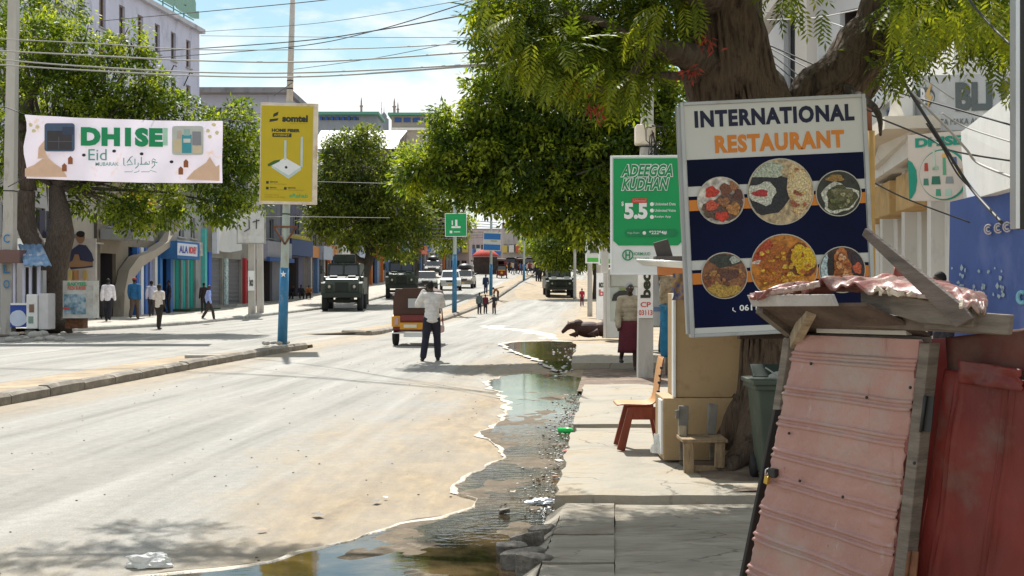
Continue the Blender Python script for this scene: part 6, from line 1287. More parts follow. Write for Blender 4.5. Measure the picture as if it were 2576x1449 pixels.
def lbl(q, x0, x1, z0, z1, m, text=None, tm=None, bold=.03, pr=.16, name='shop_sign', n=1, arg=None):
    o = MB().box(((x0+x1)/2, -pr/2, (z0+z1)/2), (x1-x0, pr, z1-z0)).build(name, m, q)
    if text: lettering(text, x0+(x1-x0)*.08, z0+(z1-z0)*.22, (x1-x0)*.84, (z1-z0)*.56, -pr-.012, tm or M_INK, o, bold)
    return o
def row(x0, x1, n, w_, z0, z1, kind, col): st = (x1-x0)/n; return [(x0+st*(i+.5)-w_/2, x0+st*(i+.5)+w_/2, z0, z1, kind, col) for i in range(n)]
# far-left white shops beyond the pole (mostly behind the trunks)
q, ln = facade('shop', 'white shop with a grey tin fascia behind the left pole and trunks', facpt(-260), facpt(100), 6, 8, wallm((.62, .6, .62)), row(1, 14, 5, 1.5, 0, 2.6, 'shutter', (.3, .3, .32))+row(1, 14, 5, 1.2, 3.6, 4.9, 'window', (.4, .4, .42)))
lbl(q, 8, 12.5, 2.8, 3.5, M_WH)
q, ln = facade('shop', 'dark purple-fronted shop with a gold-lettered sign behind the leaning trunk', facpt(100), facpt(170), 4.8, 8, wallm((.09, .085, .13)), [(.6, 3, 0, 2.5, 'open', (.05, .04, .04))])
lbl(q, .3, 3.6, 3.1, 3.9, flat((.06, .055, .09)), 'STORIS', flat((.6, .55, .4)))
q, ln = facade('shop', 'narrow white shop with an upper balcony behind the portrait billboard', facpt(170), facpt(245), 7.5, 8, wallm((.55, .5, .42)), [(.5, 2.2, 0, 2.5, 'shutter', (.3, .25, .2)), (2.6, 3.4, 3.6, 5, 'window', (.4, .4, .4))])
# arch building with swoosh
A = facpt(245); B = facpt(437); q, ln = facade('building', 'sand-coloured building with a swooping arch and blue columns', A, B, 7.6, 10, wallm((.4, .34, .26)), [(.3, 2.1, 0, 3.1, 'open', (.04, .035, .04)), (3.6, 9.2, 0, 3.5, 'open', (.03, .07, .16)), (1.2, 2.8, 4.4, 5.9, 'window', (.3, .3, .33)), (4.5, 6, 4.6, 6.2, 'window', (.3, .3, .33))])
mb = MB(); pts = [(1.6, -.6, -.3), (1.75, -.6, 1.2), (2.3, -.6, 2.3), (3.4, -.65, 3.0), (5.2, -.7, 3.35), (7., -.8, 3.9), (8.4, -.9, 4.9), (8.8, -.9, 6.)]
outr = [(p[0]+o[0], p[1], p[2]+o[1]) for p, o in zip(pts, [(.95, 0), (.85, -.1), (.7, -.35), (.45, -.5), (.25, -.35), (.25, -.28), (.2, -.15), (.2, 0)])]
for y in (0, .55): mb.grid([[(p[0], p[1]+y, p[2]) for p in pts], [(p[0], p[1]+y, p[2]) for p in outr]][::1 if y else -1], smooth=False)
for ln_ in (pts, outr): mb.grid([[(p[0], p[1], p[2]) for p in ln_], [(p[0], p[1]+.55, p[2]) for p in ln_]], smooth=False)
mb.build('arch', wallm((.5, .44, .36), .1, .65), q)
for i, (x, c) in enumerate(((4.2, (.03, .12, .4)), (4.75, (.65, .66, .7)), (5.3, (.05, .14, .42)), (5.9, (.2, .22, .4)), (6.6, (.6, .6, .62)), (7.3, (.03, .16, .45)), (8.8, (.04, .15, .4)))): MB().box((x, -.15, 1.7), (.32, .25, 3.6)).build('column', flat(c), q)
mb = MB(); mb.box((1.4, -.9, 4.0), (2.6, 1.6, .5)); mb.build('balcony', wallm((.5, .5, .5)), q)
mb = MB()
for k in range(9): mb.box((.3+k*.33, -1.65, 4.75), (.05, .05, 1.0))
mb.box((1.5, -1.65, 5.25), (2.8, .08, .08)); mb.build('railing', flat((.4, .27, .1)), q); mb = MB(); mb.box((2.3, -1.2, 5.9), (1.6, 1.1, .06), ry=R(20)); mb.build('awning', flat((.7, .38, .03)), q)
o = lbl(q, 7.2, 10.6, 3.0, 3.95, flat((.03, .13, .33)), pr=1.2); MB().box((8.6, -1.24, 3.5), (3., .03, .66)).build('sign_face', flat((.55, .6, .68)), o); lettering('ALA', 7.3, 3.3, 1.3, .4, -1.27, flat((.05, .06, .3)), o, .03); lettering('MONEY', 8.75, 3.3, 1.2, .4, -1.27, flat((.6, .05, .05)), o, .03)
# teal shop
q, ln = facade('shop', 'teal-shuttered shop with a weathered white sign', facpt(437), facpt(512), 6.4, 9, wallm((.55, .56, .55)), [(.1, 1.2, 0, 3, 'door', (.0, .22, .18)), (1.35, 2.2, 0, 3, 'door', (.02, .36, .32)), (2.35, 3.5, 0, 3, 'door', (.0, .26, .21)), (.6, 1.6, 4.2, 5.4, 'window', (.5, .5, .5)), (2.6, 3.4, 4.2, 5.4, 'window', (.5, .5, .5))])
lbl(q, .1, ln-.6, 3.2, 4.0, mat('old_sign', (.5, .47, .43), .8, var=.2, dirt=(.25, .2, .18), dirtamt=.5)); MB().box((ln-.25, -.1, 2.4), (.35, .3, 4.9)).build('pilaster', flat((.1, .45, .42)), q)
mb = MB(); mb.box((2, -.6, -.05), (5, 1.1, .35)); mb.build('step', flat((.04, .07, .04), .9), q)
# white banner shop
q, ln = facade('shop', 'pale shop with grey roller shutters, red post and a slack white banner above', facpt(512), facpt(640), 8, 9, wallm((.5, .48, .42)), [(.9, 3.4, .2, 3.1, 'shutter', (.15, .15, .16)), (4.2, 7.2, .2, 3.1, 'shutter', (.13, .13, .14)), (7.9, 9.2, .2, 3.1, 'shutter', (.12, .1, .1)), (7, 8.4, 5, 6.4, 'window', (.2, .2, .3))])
rows = [[(.4+4.4*i/12, -.7-.12*math.sin(j*.5+i*.3)-.06*math.sin(i*1.3), 6.8-3.2*j/8-.15*math.sin(i*.3)) for i in range(13)] for j in range(9)]; mb = MB(); mb.grid(rows); mb.build('banner_cloth', mat('white_sheet', (.68, .68, .66), .7, var=.05, trans=.2), q)
mb = MB(); mb.box((0.15, -.7, 5.1), (.4, .3, 3.6)); mb.build('side_sign', flat((.55, .55, .6)), q)
MB().box((.6, -.12, 1.7), (.5, .2, 3.4)).build('post', flat((.04, .12, .5)), q); MB().box((7.55, -.12, 1.6), (.35, .2, 3.2)).build('post', flat((.4, .02, .03)), q); MB().box((3.85, -.1, 1.6), (.4, .15, 3.)).build('post', mat('poster_strip', (.4, .5, .5), .8, var=.5, vs=9), q)
MB().box((7.2, -.25, 5.2), (1.6, .3, .5)).build('stripe_panel', flat((.5, .03, .03)), q)
for k in range(3): MB().box((3.+k*2, -.5-.1*k, -.1+.0*k), (2+k*3, 1.6-.4*k, .32+.15*k)).build('step', M_CONC, q)
# blue canopy shops
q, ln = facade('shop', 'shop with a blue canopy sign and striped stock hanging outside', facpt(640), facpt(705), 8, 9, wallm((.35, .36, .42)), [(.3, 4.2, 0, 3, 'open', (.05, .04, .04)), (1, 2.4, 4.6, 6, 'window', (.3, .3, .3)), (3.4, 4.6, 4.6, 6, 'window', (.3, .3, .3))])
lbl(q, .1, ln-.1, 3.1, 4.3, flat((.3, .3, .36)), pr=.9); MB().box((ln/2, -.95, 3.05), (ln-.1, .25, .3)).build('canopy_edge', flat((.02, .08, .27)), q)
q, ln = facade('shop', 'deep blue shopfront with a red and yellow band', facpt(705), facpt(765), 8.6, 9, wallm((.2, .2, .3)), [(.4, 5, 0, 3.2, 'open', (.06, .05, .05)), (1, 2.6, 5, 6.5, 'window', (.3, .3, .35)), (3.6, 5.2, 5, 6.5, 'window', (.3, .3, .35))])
lbl(q, .2, ln-.3, 3.3, 4.5, flat((.02, .05, .15)), pr=.8); MB().box((ln/2, -.4, 4.7), (ln-.4, .4, .3)).build('stripe_panel', flat((.4, .3, .03)), q)
cols = [(.3, .26, .22), (.45, .42, .4), (.25, .2, .18), (.5, .3, .2), (.4, .42, .45), (.55, .5, .45), (.3, .32, .4), (.5, .47, .4), (.45, .4, .38), (.36, .3, .28)]
us = [765, 815, 860, 905, 950, 990, 1028, 1060, 1090, 1118, 1140]
dsc = ['brown-grey', 'pale grey', 'dark brown', 'rust-coloured', 'blue-grey', 'cream', 'slate', 'sand', 'dusty pink', 'umber']
whr = ['just right of the blue pole', 'left of the first armoured truck', 'behind the first armoured truck', 'between the two parked armoured trucks', 'behind the second armoured truck', 'behind the dark saloon', 'above the white car', 'behind the grey pickup', 'left of the green placard pole', 'nearest the red parasol']
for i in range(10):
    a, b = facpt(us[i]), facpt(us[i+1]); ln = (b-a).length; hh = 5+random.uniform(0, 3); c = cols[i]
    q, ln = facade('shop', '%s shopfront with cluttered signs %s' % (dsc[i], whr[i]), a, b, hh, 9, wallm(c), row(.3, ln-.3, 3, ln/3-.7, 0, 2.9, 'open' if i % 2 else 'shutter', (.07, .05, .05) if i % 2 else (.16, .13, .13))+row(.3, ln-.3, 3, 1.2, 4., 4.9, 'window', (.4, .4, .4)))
    lbl(q, .2, ln*.45, 3.0, 3.9, flat(random.choice([(.5, .5, .5), (.03, .12, .4), (.5, .2, .05)])), pr=.5); lbl(q, ln*.5, ln-.2, 2.9, 4.0, flat(random.choice([(.55, .55, .52), (.5, .1, .05), (.35, .4, .5)])), pr=.8)
    for k in range(3): MB().box((ln*(.15+.33*k), -.2, 1.5), (.35, .3, 3.)).build('pilaster', flat(random.choice([(.5, .45, .4), (.5, .15, .03), (.3, .3, .32), (.1, .2, .4)])), q)
# white multi-storey building above the left trees
xw = -22.; op = []; 
YL0, YL1 = 50., 84.3
L0 = YL1-YL0
for st in range(6):
    for k in range(13):
        x0 = 1.6+k*2.55; op.append((x0, x0+.8, 1.5+st*3.1-.2, 3.4+st*3.1-.2, 'window', (.3, .2, .15)))
a = Vector((-26.4, YL0, 0)); b = Vector((-22.1, YL1, 0)); q, ln = facade('building', 'tall lavender-white building with narrow windows above the left trees', a, b, 19.6, 14, wallm((.52, .53, .66), .25, 1.), [o for o in op if o[1] < 34], base=0)
MB().box((ln/2, 6.9, 19.75), (ln+.5, 14.5, .3)).build('cornice', wallm((.5, .5, .55), .3, .95), q)
rs = random.Random(5)
for k in range(12):
    x = 2+k*2.7; mb = MB(); mb.tube([(x, -.05, 15.4), (x+.05, -.45, 16.3), (x-.1, -.7, 16.2)], .04, 5); mb.build('lamp_bracket', M_DARK, q)
rsn = thing('rooftop_sign', 'green steel-framed letters on the roof of the lavender-white building', 'sign', (0, 0, 0)); M_FRM = mat('sign_steel', (.1, .25, .2), .6, var=.2)
def rp(f, z): p = a.lerp(b, f); return Vector((p.x, p.y, z))
mb = MB()
for k in range(9):
    f = .52+k*.05; mb.bar(rp(f, 19.8), rp(f, 22.8), .07, .07)
for z in (20.3, 21.3, 22.3): mb.bar(rp(.5, z), rp(.97, z), .06, .06)
mb.build('frame', M_FRM, rsn, world=True)
co, fs = text_mesh('lla', .05); a0, b0 = co.min(0), co.max(0); mb = MB(); mb.add([rp(.75+(p[0]-a0[0])/(b0[0]-a0[0])*.23, 20.3+(p[1]-a0[1])/(b0[1]-a0[1])*2.4)+Vector((.25, 0, 0)) for p in co], fs); o = mb.build('lettering', flat((.2, .36, .3)), rsn, world=True); o.modifiers.new('s', 'SOLIDIFY').thickness = .12
# background blocks beyond the trees
def block(label, u0, u1, vt, Y, col, wins, vb=660, depth=14, roof=None, name='building'):
    a = P(u0, vb, Y); b = P(u1, vb, Y); s = Y/FP; h = (vb-vt)*s; op = []
    for (wu0, wu1, wv0, wv1, n, c) in wins:
        st = (wu1-wu0)/n
        for k in range(n): op.append(((wu0-u0+st*(k+.12))*s, (wu0-u0+st*(k+.88))*s, (vb-wv1)*s, (vb-wv0)*s, 'window', c))
    q, ln = facade(name, label, a, b, h, depth, wallm(col, .2, .85), op, base=a.z); return q, ln, h, s
q, ln, h, s = block('long grey-lilac flat-roofed block behind the yellow placard', 505, 722, 238, 135, (.46, .48, .6), [(520, 640, 270, 300, 6, (.5, .5, .6)), (520, 700, 330, 360, 8, (.5, .5, .6))])
MB().box((ln/2, 6, h+.3), (ln+1, 15, .6)).build('parapet', wallm((.4, .4, .44)), q)
q, ln, h, s = block('long low building with a band of blue and dark windows below the minarets, left half', 800, 948, 290, 215, (.3, .34, .4), [(806, 905, 294, 303, 7, (.1, .25, .6))], depth=10); MB().box((ln/2, 4, h+.2), (ln+1, 11, .5)).build('roof_edge', flat((.1, .28, .22)), q)
for k in range(7): MB().box(((800+8+k*14-800)*s, -.15, (660-298)*s), (6*s, .1, 9*s)).build('blue_panel', flat((.03, .12, .5)), q)
q, ln, h, s = block('beige office building with a row of green and blue glazing left of the big tree', 985, 1085, 292, 205, (.42, .38, .33), [(1005, 1080, 363, 382, 9, (.05, .4, .3)), (990, 1080, 297, 308, 4, (.1, .2, .6))], depth=12)
for k in range(7): MB().box(((1004+k*9-985)*s+.3, -.12, (660-372)*s), (7*s, .08, 15*s)).build('green_pane', flat((.01, .25, .17) if k < 6 else (.04, .12, .4)), q)
for k in range(3): MB().box(((992+k*24-985)*s+.6, -.12, (660-302)*s), (16*s, .08, 11*s)).build('blue_pane', flat((.04, .1, .35)), q)
MB().box((ln/2, -.3, (660-325)*s), (ln, .5, 6*s)).build('canopy_band', M_WHITE, q); MB().box((ln/2, 4, h+.2), (ln+1, 11, .4)).build('roof_edge', flat((.1, .3, .22)), q)
# gabled tin roof hall
Yh = 150; s = Yh/FP; q = thing('building', 'hall with a large pale corrugated tin roof above the dark tree', 'building', P(800, 430, Yh))
mb = MB(); X0, X1 = HX(798, Yh), HX(985, Yh); zt, ze = CZ-(305-VC)*s, CZ-(368-VC)*s
mb.box(((X0+X1)/2, Yh+8, (ze+0)/2+1), (X1-X0-.5, 12, ze-2)); mb.add([(X1-.3, Yh+2, ze), (X1-.3, Yh+14, ze), (X1-.3, Yh+9, zt)], [(0, 1, 2)]); mb.build('wall', wallm((.38, .32, .26)), q, world=True)
mb = MB(); rws = []
for j in range(3):
    t = j/2; rws.append([(X0-1+(X1-X0+1.6+ (0 if t < 1 else .6))*i/60, Yh+1+8*t, ze-.2+(zt-ze+.2)*t+(.05 if i % 2 else 0)) for i in range(61)])
mb.grid(rws, smooth=False); mb.grid([[(p[0], Yh+9+(Yh+9-p[1]), p[2]) for p in r] for r in rws[::-1]], smooth=False); mb.build('roof', M_ROOFM, q, world=True)
MB().box((HX(1020, Yh), Yh+9, (ze-6)/2+4), (3, 12, ze-1)).build('annex', wallm((.34, .31, .28)), q, world=True)
def minaret(label, u, vt, w_, Y=250, vb=310):
    s = Y/FP; b = P(u, vb, Y); h = (vb-vt)*s; q = thing('minaret', label, 'minaret', b, 0, 'minarets on the skyline'); r = w_*s/2; mb = MB(); mb.lathe([(r, -25), (r, h*.3), (r*1.7, h*.33), (r*1.7, h*.38), (r*.8, h*.4), (r*.8, h*.62), (r*1.3, h*.65), (r*1.3, h*.68), (r*.6, h*.7), (r*.5, h*.85), (.05, h)], 10); mb.build('tower', mat('minaret_stone', (.3, .24, .22), .8, var=.1), q); return q
minaret('slender minaret left of the mosque dome', 909, 245, 7); minaret('tall double-balcony minaret right of the dome', 992, 247, 8); minaret('shorter minaret beside the tall one', 1001, 257, 6); minaret('thin mast-like spire left of the dome', 960, 256, 2)
b = P(966, 300, 250); s = 250/FP; q = thing('mosque_dome', 'small dark mosque dome with a spike between the minarets', 'dome', b); mb = MB(); mb.lathe([(12*s, -25), (12*s, 0), (7*s, .3), (7.5*s, 8*s), (5*s, 13*s), (.8*s, 18*s), (.3*s, 34*s)], 14); mb.build('dome', flat((.2, .22, .24)), q)
# buildings closing the far end
for i, (u0, u1, vt, Y, c, lb) in enumerate(((1085, 1180, 560, 175, (.4, .3, .28), 'dusty pink low building behind the green placard'), (1180, 1262, 575, 200, (.5, .4, .4), 'pink-grey building with a pale fascia at the far end of the street'), (1262, 1345, 560, 230, (.45, .43, .42), 'pale grey building closing the street behind the crowd'), (1345, 1480, 540, 240, (.4, .38, .36), 'grey building behind the light green tree'), (1480, 1580, 560, 190, (.38, .36, .34), 'drab building right of the far tree'))):
    q, ln, h, s = block(lb, u0, u1, vt, Y, c, [(u0+4, u1-4, 615, 630, 6, (.3, .3, .3)), (u0+4, u1-4, 655, 672, 5, (.2, .15, .14))], vb=690); 
    for k in range(5): lbl(q, ln*(.02+.2*k), ln*(.17+.2*k), h*.42, h*.56, flat(random.choice([(.6, .6, .6), (.5, .1, .08), (.05, .15, .4), (.5, .4, .1), (.1, .35, .15)])), pr=.8)
# ---- right-hand side: long receding white building
def rfac(u): Y = 7.4/((u-UC)/FP-.02); return Y
WR = wallm((.66, .65, .62), .15, 1.)
a = Vector((HX(2192, 26), 26, .15)); b = Vector((HX(2400, 18.6), 18.6, .15)); ln = (b-a).length
op = []
for k, (u0, u1) in enumerate(((2212, 2238), (2258, 2295), (2318, 2362))):
    def fx(u):   # where the ray u meets the wall line
        d = b-a; k_ = (u-UC)/FP; t = (k_*a.y-a.x)/(d.x-k_*d.y); return t*ln
    op.append((fx(u0), fx(u1), 0, 2.9, 'shutter', (.42, .4, .34)))
op += [(op[0][0]-.0, op[0][1], 3.9, 5.2, 'window', (.2, .3, .5))]
q, ln = facade('building', 'white street building with tan awnings over shuttered doors, right of the restaurant sign', a, b, 5.4, 10, WR, op)
for o_ in op[:3]: MB().box(((o_[0]+o_[1])/2, -.2, 3.1), (o_[1]-o_[0]+.15, .45, .62)).build('awning', mat('tan_awning', (.5, .33, .14), .8, var=.15, dirt=(.3, .2, .1), dirtamt=.3), q, bev=.02)
for o_ in op[:3]: MB().box((o_[1]+.25, -.1, 1.8), (.3, .22, 3.7)).build('pilaster', WR, q)
MB().box((ln/2, -.5, 4.05), (ln, 1.1, .2)).build('canopy_slab', wallm((.6, .54, .45), .3, 1.), q)
# upper storeys with a gabled balcony, set back
q, ln = facade('building', 'white upper building with an angular porch seen between the two tree stems', Vector((HX(1880, 30), 30, 0)), Vector((HX(2560, 24), 24, 0)), 13.5, 10, wallm((.72, .73, .76), .1, 1.), [(1.2, 2.2, 6.2, 8.3, 'window', (.4, .4, .42)), (2.9, 3.4, 5.6, 8., 'open', (.08, .06, .06)), (5.2, 6.2, 6.6, 8.6, 'window', (.3, .35, .4)), (7.2, 8.2, 6.6, 8.6, 'window', (.3, .35, .4))])
mb = MB(); mb.bar((.6, -.7, 7.6), (2.9, -.7, 9.6), .5, .5); mb.bar((2.9, -.7, 9.6), (4.2, -.7, 8.3), .5, .5); mb.bar((.85, -.7, 4.5), (.85, -.7, 7.8), .5, .45); mb.bar((2.5, -.7, 4.5), (2.5, -.7, 9.), .35, .35); mb.build('porch_beam', wallm((.6, .55, .5), .1, 1.), q)
for z, (x0, x1) in ((9.9, (3.2, 8)), (11.2, (0, 8)), (6.1, (4.6, 8.2)), (4.6, (0, 8.3))): MB().box(((x0+x1)/2, -.12, z), (x1-x0, .25, .16)).build('cornice', WR, q)
# shop boards
yB = 17.6; s = yB/FP
def board(label, pts, Y0, Y1, th, m, name='signboard', cat='sign'):
    """four-cornered board TL TR BR BL; left edge at depth Y0, right edge at Y1"""
    c = [P(*pts[0], Y0), P(*pts[1], Y1), P(*pts[2], Y1), P(*pts[3], Y0)]; q = thing(name, label, cat, c[3]); mb = MB(); n = (c[1]-c[0]).cross(c[3]-c[0]).normalized(); 
    if n.y > 0: n = -n
    mb.add(c+[p-n*th for p in c], [(3, 2, 1, 0), (4, 5, 6, 7), (0, 1, 5, 4), (1, 2, 6, 5), (2, 3, 7, 6), (3, 0, 4, 7)]); mb.build('panel', m, q, world=True)
    def pt(x, z, o=.012): return (c[3]*(1-x)+c[2]*x)*(1-z)+(c[0]*(1-x)+c[1]*x)*z+n*o
    def txt(t, x, z, w_, h_, mm, bold=.03, o=.012, nm='lettering'):
        co, fs = text_mesh(t, bold); a0, b0 = co.min(0), co.max(0); k = MB(); k.add([pt(x+(p[0]-a0[0])/(b0[0]-a0[0])*w_, z+(p[1]-a0[1])/(b0[1]-a0[1])*h_, o) for p in co], fs); return k.build(nm, mm, q, world=True)
    def shp(poly, mm, nm='motif', o=.008): k = MB(); k.add([pt(x, z, o) for x, z in poly], [tuple(range(len(poly)))]); return k.build(nm, mm, q, world=True)
    return q, pt, txt, shp
M_SGR = mat('board_grey', (.45, .46, .46), .6, var=.06, dirt=(.6, .6, .58), dirtamt=.2)
q, pt, txt, shp = board('grey-white board with a circular B emblem and three huge dark letters high on the right', [(2294, 190), (2560, 185), (2560, 322), (2297, 332)], 19.2, 17.2, .2, M_SGR)
DG = flat((.1, .12, .12)); 
cir = lambda cx_, cz_, r, k=1.75, n=28, a0=0, a1=360: [(cx_+r*math.cos(R(a0+(a1-a0)*i/n)), cz_+r*k*math.sin(R(a0+(a1-a0)*i/n))) for i in range(n)]
shp(cir(.14, .62, .095), DG, o=.008); shp(cir(.17, .6, .06, 1.75), M_SGR, o=.012); txt('B', .095, .45, .05, .32, M_WH, .04, .016); shp([(.16, .72), (.215, .88), (.19, .66), (.22, .62), (.16, .38), (.175, .6), (.15, .62)], flat((.6, .4, .15)), o=.02)
txt('BLI', .44, .34, .34, .52, DG, .05); txt('XARUNTA MAKA AL M', .06, .1, .66, .11, DG, .0); txt('E', .86, .34, .12, .52, DG, .05)
TE = flat((.01, .27, .19)); M_SBG = mat('board_cream', (.62, .55, .48), .6, var=.06)
q, pt, txt, shp = board('cream shop board with a ring of household goods pictures', [(2283, 340), (2452, 326), (2458, 505), (2288, 505)], 18.6, 17.8, .25, M_SBG)
txt('DHISE', .12, .8, .7, .14, TE, .05)
shp([(0, .62), (.06, .58), (.12, .46), (.13, .3), (.1, .14), (.04, .04), (0, .02)], TE)
shp(cir(.53, .38, .36, 1.04, 40), TE, o=.01); shp(cir(.515, .38, .34, 1.04, 40), M_SBG, o=.014)
for (x, z, w_, h_, c) in ((.28, .5, .06, .12, (.4, .05, .03)), (.27, .28, .08, .1, (.05, .2, .14)), (.42, .3, .14, .12, (.03, .16, .1)), (.55, .5, .05, .25, (.1, .35, .2)), (.7, .58, .08, .1, (.08, .15, .3)), (.4, .6, .04, .3, (.5, .6, .5)), (.56, .66, .08, .05, (.7, .4, .1)), (.62, .3, .12, .1, (.25, .28, .28)), (.78, .42, .07, .08, (.6, .35, .08)), (.45, .12, .08, .1, (.05, .3, .18)), (.6, .12, .1, .1, (.4, .6, .5)), (.42, .48, .1, .05, (.3, .5, .35))):
    shp([(x-w_/2, z-h_/2), (x+w_/2, z-h_/2), (x+w_/2*.8, z+h_/2), (x-w_/2*.8, z+h_/2)], flat(c), 'picture', .02)
q, pt, txt, shp = board('receding white fascia with green lettering on the right shop corner', [(2453, 330), (2700, 150), (2700, 440), (2460, 505)], 17.7, 12., .2, mat('board_white2', (.66, .66, .64), .6, var=.05, dirt=(.5, .5, .48), dirtamt=.2))
txt('H', .1, .5, .16, .26, TE, .04); txt('DHISE', .3, .42, .6, .4, TE, .04); shp([(.5, .02), (.98, .02), (.98, .2), (.55, .16)], flat((.35, .6, .5)))
# white slanted canopy left of the boards
q = thing('canopy', 'white sloping sheet canopy left of the grey emblem board', 'canopy', P(2190, 430, 20)); mb = MB(); A_ = [P(2186, 425, 23), P(2290, 330, 19.5), P(2290, 392, 19.5), P(2188, 460, 23)]; mb.add(A_+[p+Vector((.6, .6, 0)) for p in A_], [(3, 2, 1, 0), (4, 5, 6, 7), (0, 1, 5, 4), (1, 2, 6, 5), (2, 3, 7, 6), (3, 0, 4, 7)]); mb.build('sheet', M_WHITE, q, world=True)
mb = MB(); A_ = [P(2250, 240, 19), P(2296, 225, 19), P(2296, 330, 19), P(2192, 425, 22)]; mb.add(A_+[p+Vector((.3, .5, 0)) for p in A_], [(3, 2, 1, 0), (4, 5, 6, 7), (0, 1, 5, 4), (1, 2, 6, 5), (2, 3, 7, 6), (3, 0, 4, 7)]); mb.build('side_sheet', WR, q, world=True)
# blue wall
M_BLUE = mat('blue_wall', (.07, .115, .32), .8, var=.12, vs=1.4, bump=.4, bs=10, dirt=(.12, .16, .38), dirtamt=.35, ds=2, stretch=(1, 1, .4))
q = thing('wall', 'blue painted wall with flaking pale patches behind the tin stall', 'wall', P(2386, 830, 17)); mb = MB(); A_ = [P(2384, 870, 17), P(3000, 900, 13.5), P(3000, 440, 13.5), P(2545, 470, 16), P(2390, 508, 17)]; mb.add(A_+[p+Vector((.25, .4, 0)) for p in A_], [(0, 1, 2, 3, 4), (9, 8, 7, 6, 5)]+[(i, i+5, (i+1) % 5+5, (i+1) % 5) for i in range(5)]); mb.build('surface', M_BLUE, q, world=True)
mb = MB(); rs = random.Random(4); pl = (A_[1]-A_[0]); nn = Vector((-pl.y, pl.x, 0)).normalized(); nn = nn if nn.y < 0 else -nn
def wp(u, v): 
    k_ = (u-UC)/FP; t = (k_*A_[0].y-A_[0].x)/(pl.x-k_*pl.y); Y = A_[0].y+pl.y*t; return P(u, v, Y)+nn*.015
for k in range(34):
    u = rs.uniform(2395, 2540); v = rs.uniform(672, 745); r = rs.uniform(2, 5); n = 8; mb.add([wp(u+r*math.cos(6.28*i/n)*rs.uniform(.5, 1.2), v+r*1.6*math.sin(6.28*i/n)*rs.uniform(.5, 1.3)) for i in range(n)], [tuple(range(n))])
mb.build('flaked_patch', flat((.33, .42, .5), .9), q, world=True)
for i, u in enumerate((2490, 2515, 2537)):
    mb = MB(); 
    for r in (12, 6): 
        c0 = wp(u, 577-3*i); ring = [wp(u+r*.8*math.cos(a_), 577-3*i+r*math.sin(a_)) for a_ in np.linspace(.7, 5.4, 12)]; mb.tube([p+nn*.01 for p in ring], .012, 5)
    mb.build('painted_symbol', flat((.5, .46, .48), .9), q, world=True)
mb = MB(); mb.tube([wp(2572+9*math.cos(a_), 748+14*math.sin(a_)) for a_ in np.linspace(.8, 5.5, 14)], .03, 5); mb.build('painted_symbol', flat((.2, .45, .6), .9), q, world=True)
# dark upright board edge at the right border
q = thing('signboard', 'black-backed upright board with a pale edge hanging at the right border', 'sign', P(2566, 570, 4.2)); MB().box((HX(2640, 4.26), 4.29, CZ+.9), (HX(2710, 4.26)-HX(2570, 4.26), .05, 1.38)).build('panel', M_DARK, q, world=True); MB().box((HX(2562, 4.2), 4.23, CZ+.9), (.014, .05, 1.38)).build('edge', M_STEEL, q, world=True)
# orange and blue pipe right of the sign
for (u, w_, m, lb) in ((2190, .13, mat('ochre_pipe', (.42, .25, .07), .6, var=.15), 'ochre painted pole right of the restaurant sign'), (2178, .12, mat('blue_pipe', (.1, .25, .5), .6, var=.1), 'light blue pole behind the edge of the restaurant sign')):
    q = thing('pole', lb, 'pole', (HX(u, 14), 14, .1)); mb = MB(); mb.tube([(HX(u, 14), 14, .1), P(u-3, 330 if u > 2180 else 400, 14)], w_/2, 10); mb.build('shaft', m, q, world=True)
    if u > 2180: mb = MB(); mb.tube([P(u-3, 330, 14), P(u-6, 225, 14)], .035, 8); mb.build('upper_shaft', mat('rust_pipe', (.25, .1, .06), .8, var=.3), q, world=True)
MB2 = thing('plastic_chair', 'red-brown chair back just visible behind the stall roof', 'chair', P(2258, 700, 13)); mb = MB(); mb.grid([[P(2248+i*9-j*1, 668+j*20+i*(5-j)*1.2, 13+.02*i*i) for i in range(6)] for j in range(4)]); o = mb.build('backrest', flat((.22, .05, .035)), MB2, world=True); o.modifiers.new('s', 'SOLIDIFY').thickness = .03

# ---- things along the right pavement
# wrapped parasol
Yq = 21.5; q = thing('closed_parasol', 'closed parasol wrapped in sacking and blue cloth beside the white pole', 'parasol', (HX(1676, Yq), Yq, .1)); s = Yq/FP
mb = MB(); L_ = [(1676, 693, .13), (1677, 710, .15), (1676, 740, .14), (1675, 766, .1)]; limb(mb, [P(u, v, Yq) for u, v, r in L_], [r for *_, r in L_], 14, .3); mb.build('sacking', mat('sacking', (.3, .24, .16), .95, var=.35, vs=14, bump=.8), q, world=True)
mb = MB(); L_ = [(1674, 766, .11), (1674, 800, .105), (1673, 850, .09), (1676, 898, .1)]; limb(mb, [P(u, v, Yq) for u, v, r in L_], [r for *_, r in L_], 14, .2); mb.build('blue_wrap', mat('blue_wrap', (.02, .16, .3), .85, var=.25, vs=8, bump=.5, dirt=(.25, .3, .32), dirtamt=.2), q, world=True)
mb = MB(); mb.tube([(HX(1678, Yq), Yq, 0), P(1678, 760, Yq)], .03, 8); mb.build('pole', M_STEEL, q, world=True)
q = thing('pipe_bundle', 'bundle of shiny metal pipes sticking out left of the restaurant sign', 'pipes', P(1660, 662, 17)); mb = MB()
for k in range(5): mb.tube([P(1602+4*k, 655+2.4*k, 17), P(1740, 662+2.6*k, 16.5)], .022, 7)
mb.build('pipe', mat('shiny_pipe', (.75, .74, .7), .35, metal=.6, var=.1), q, world=True)
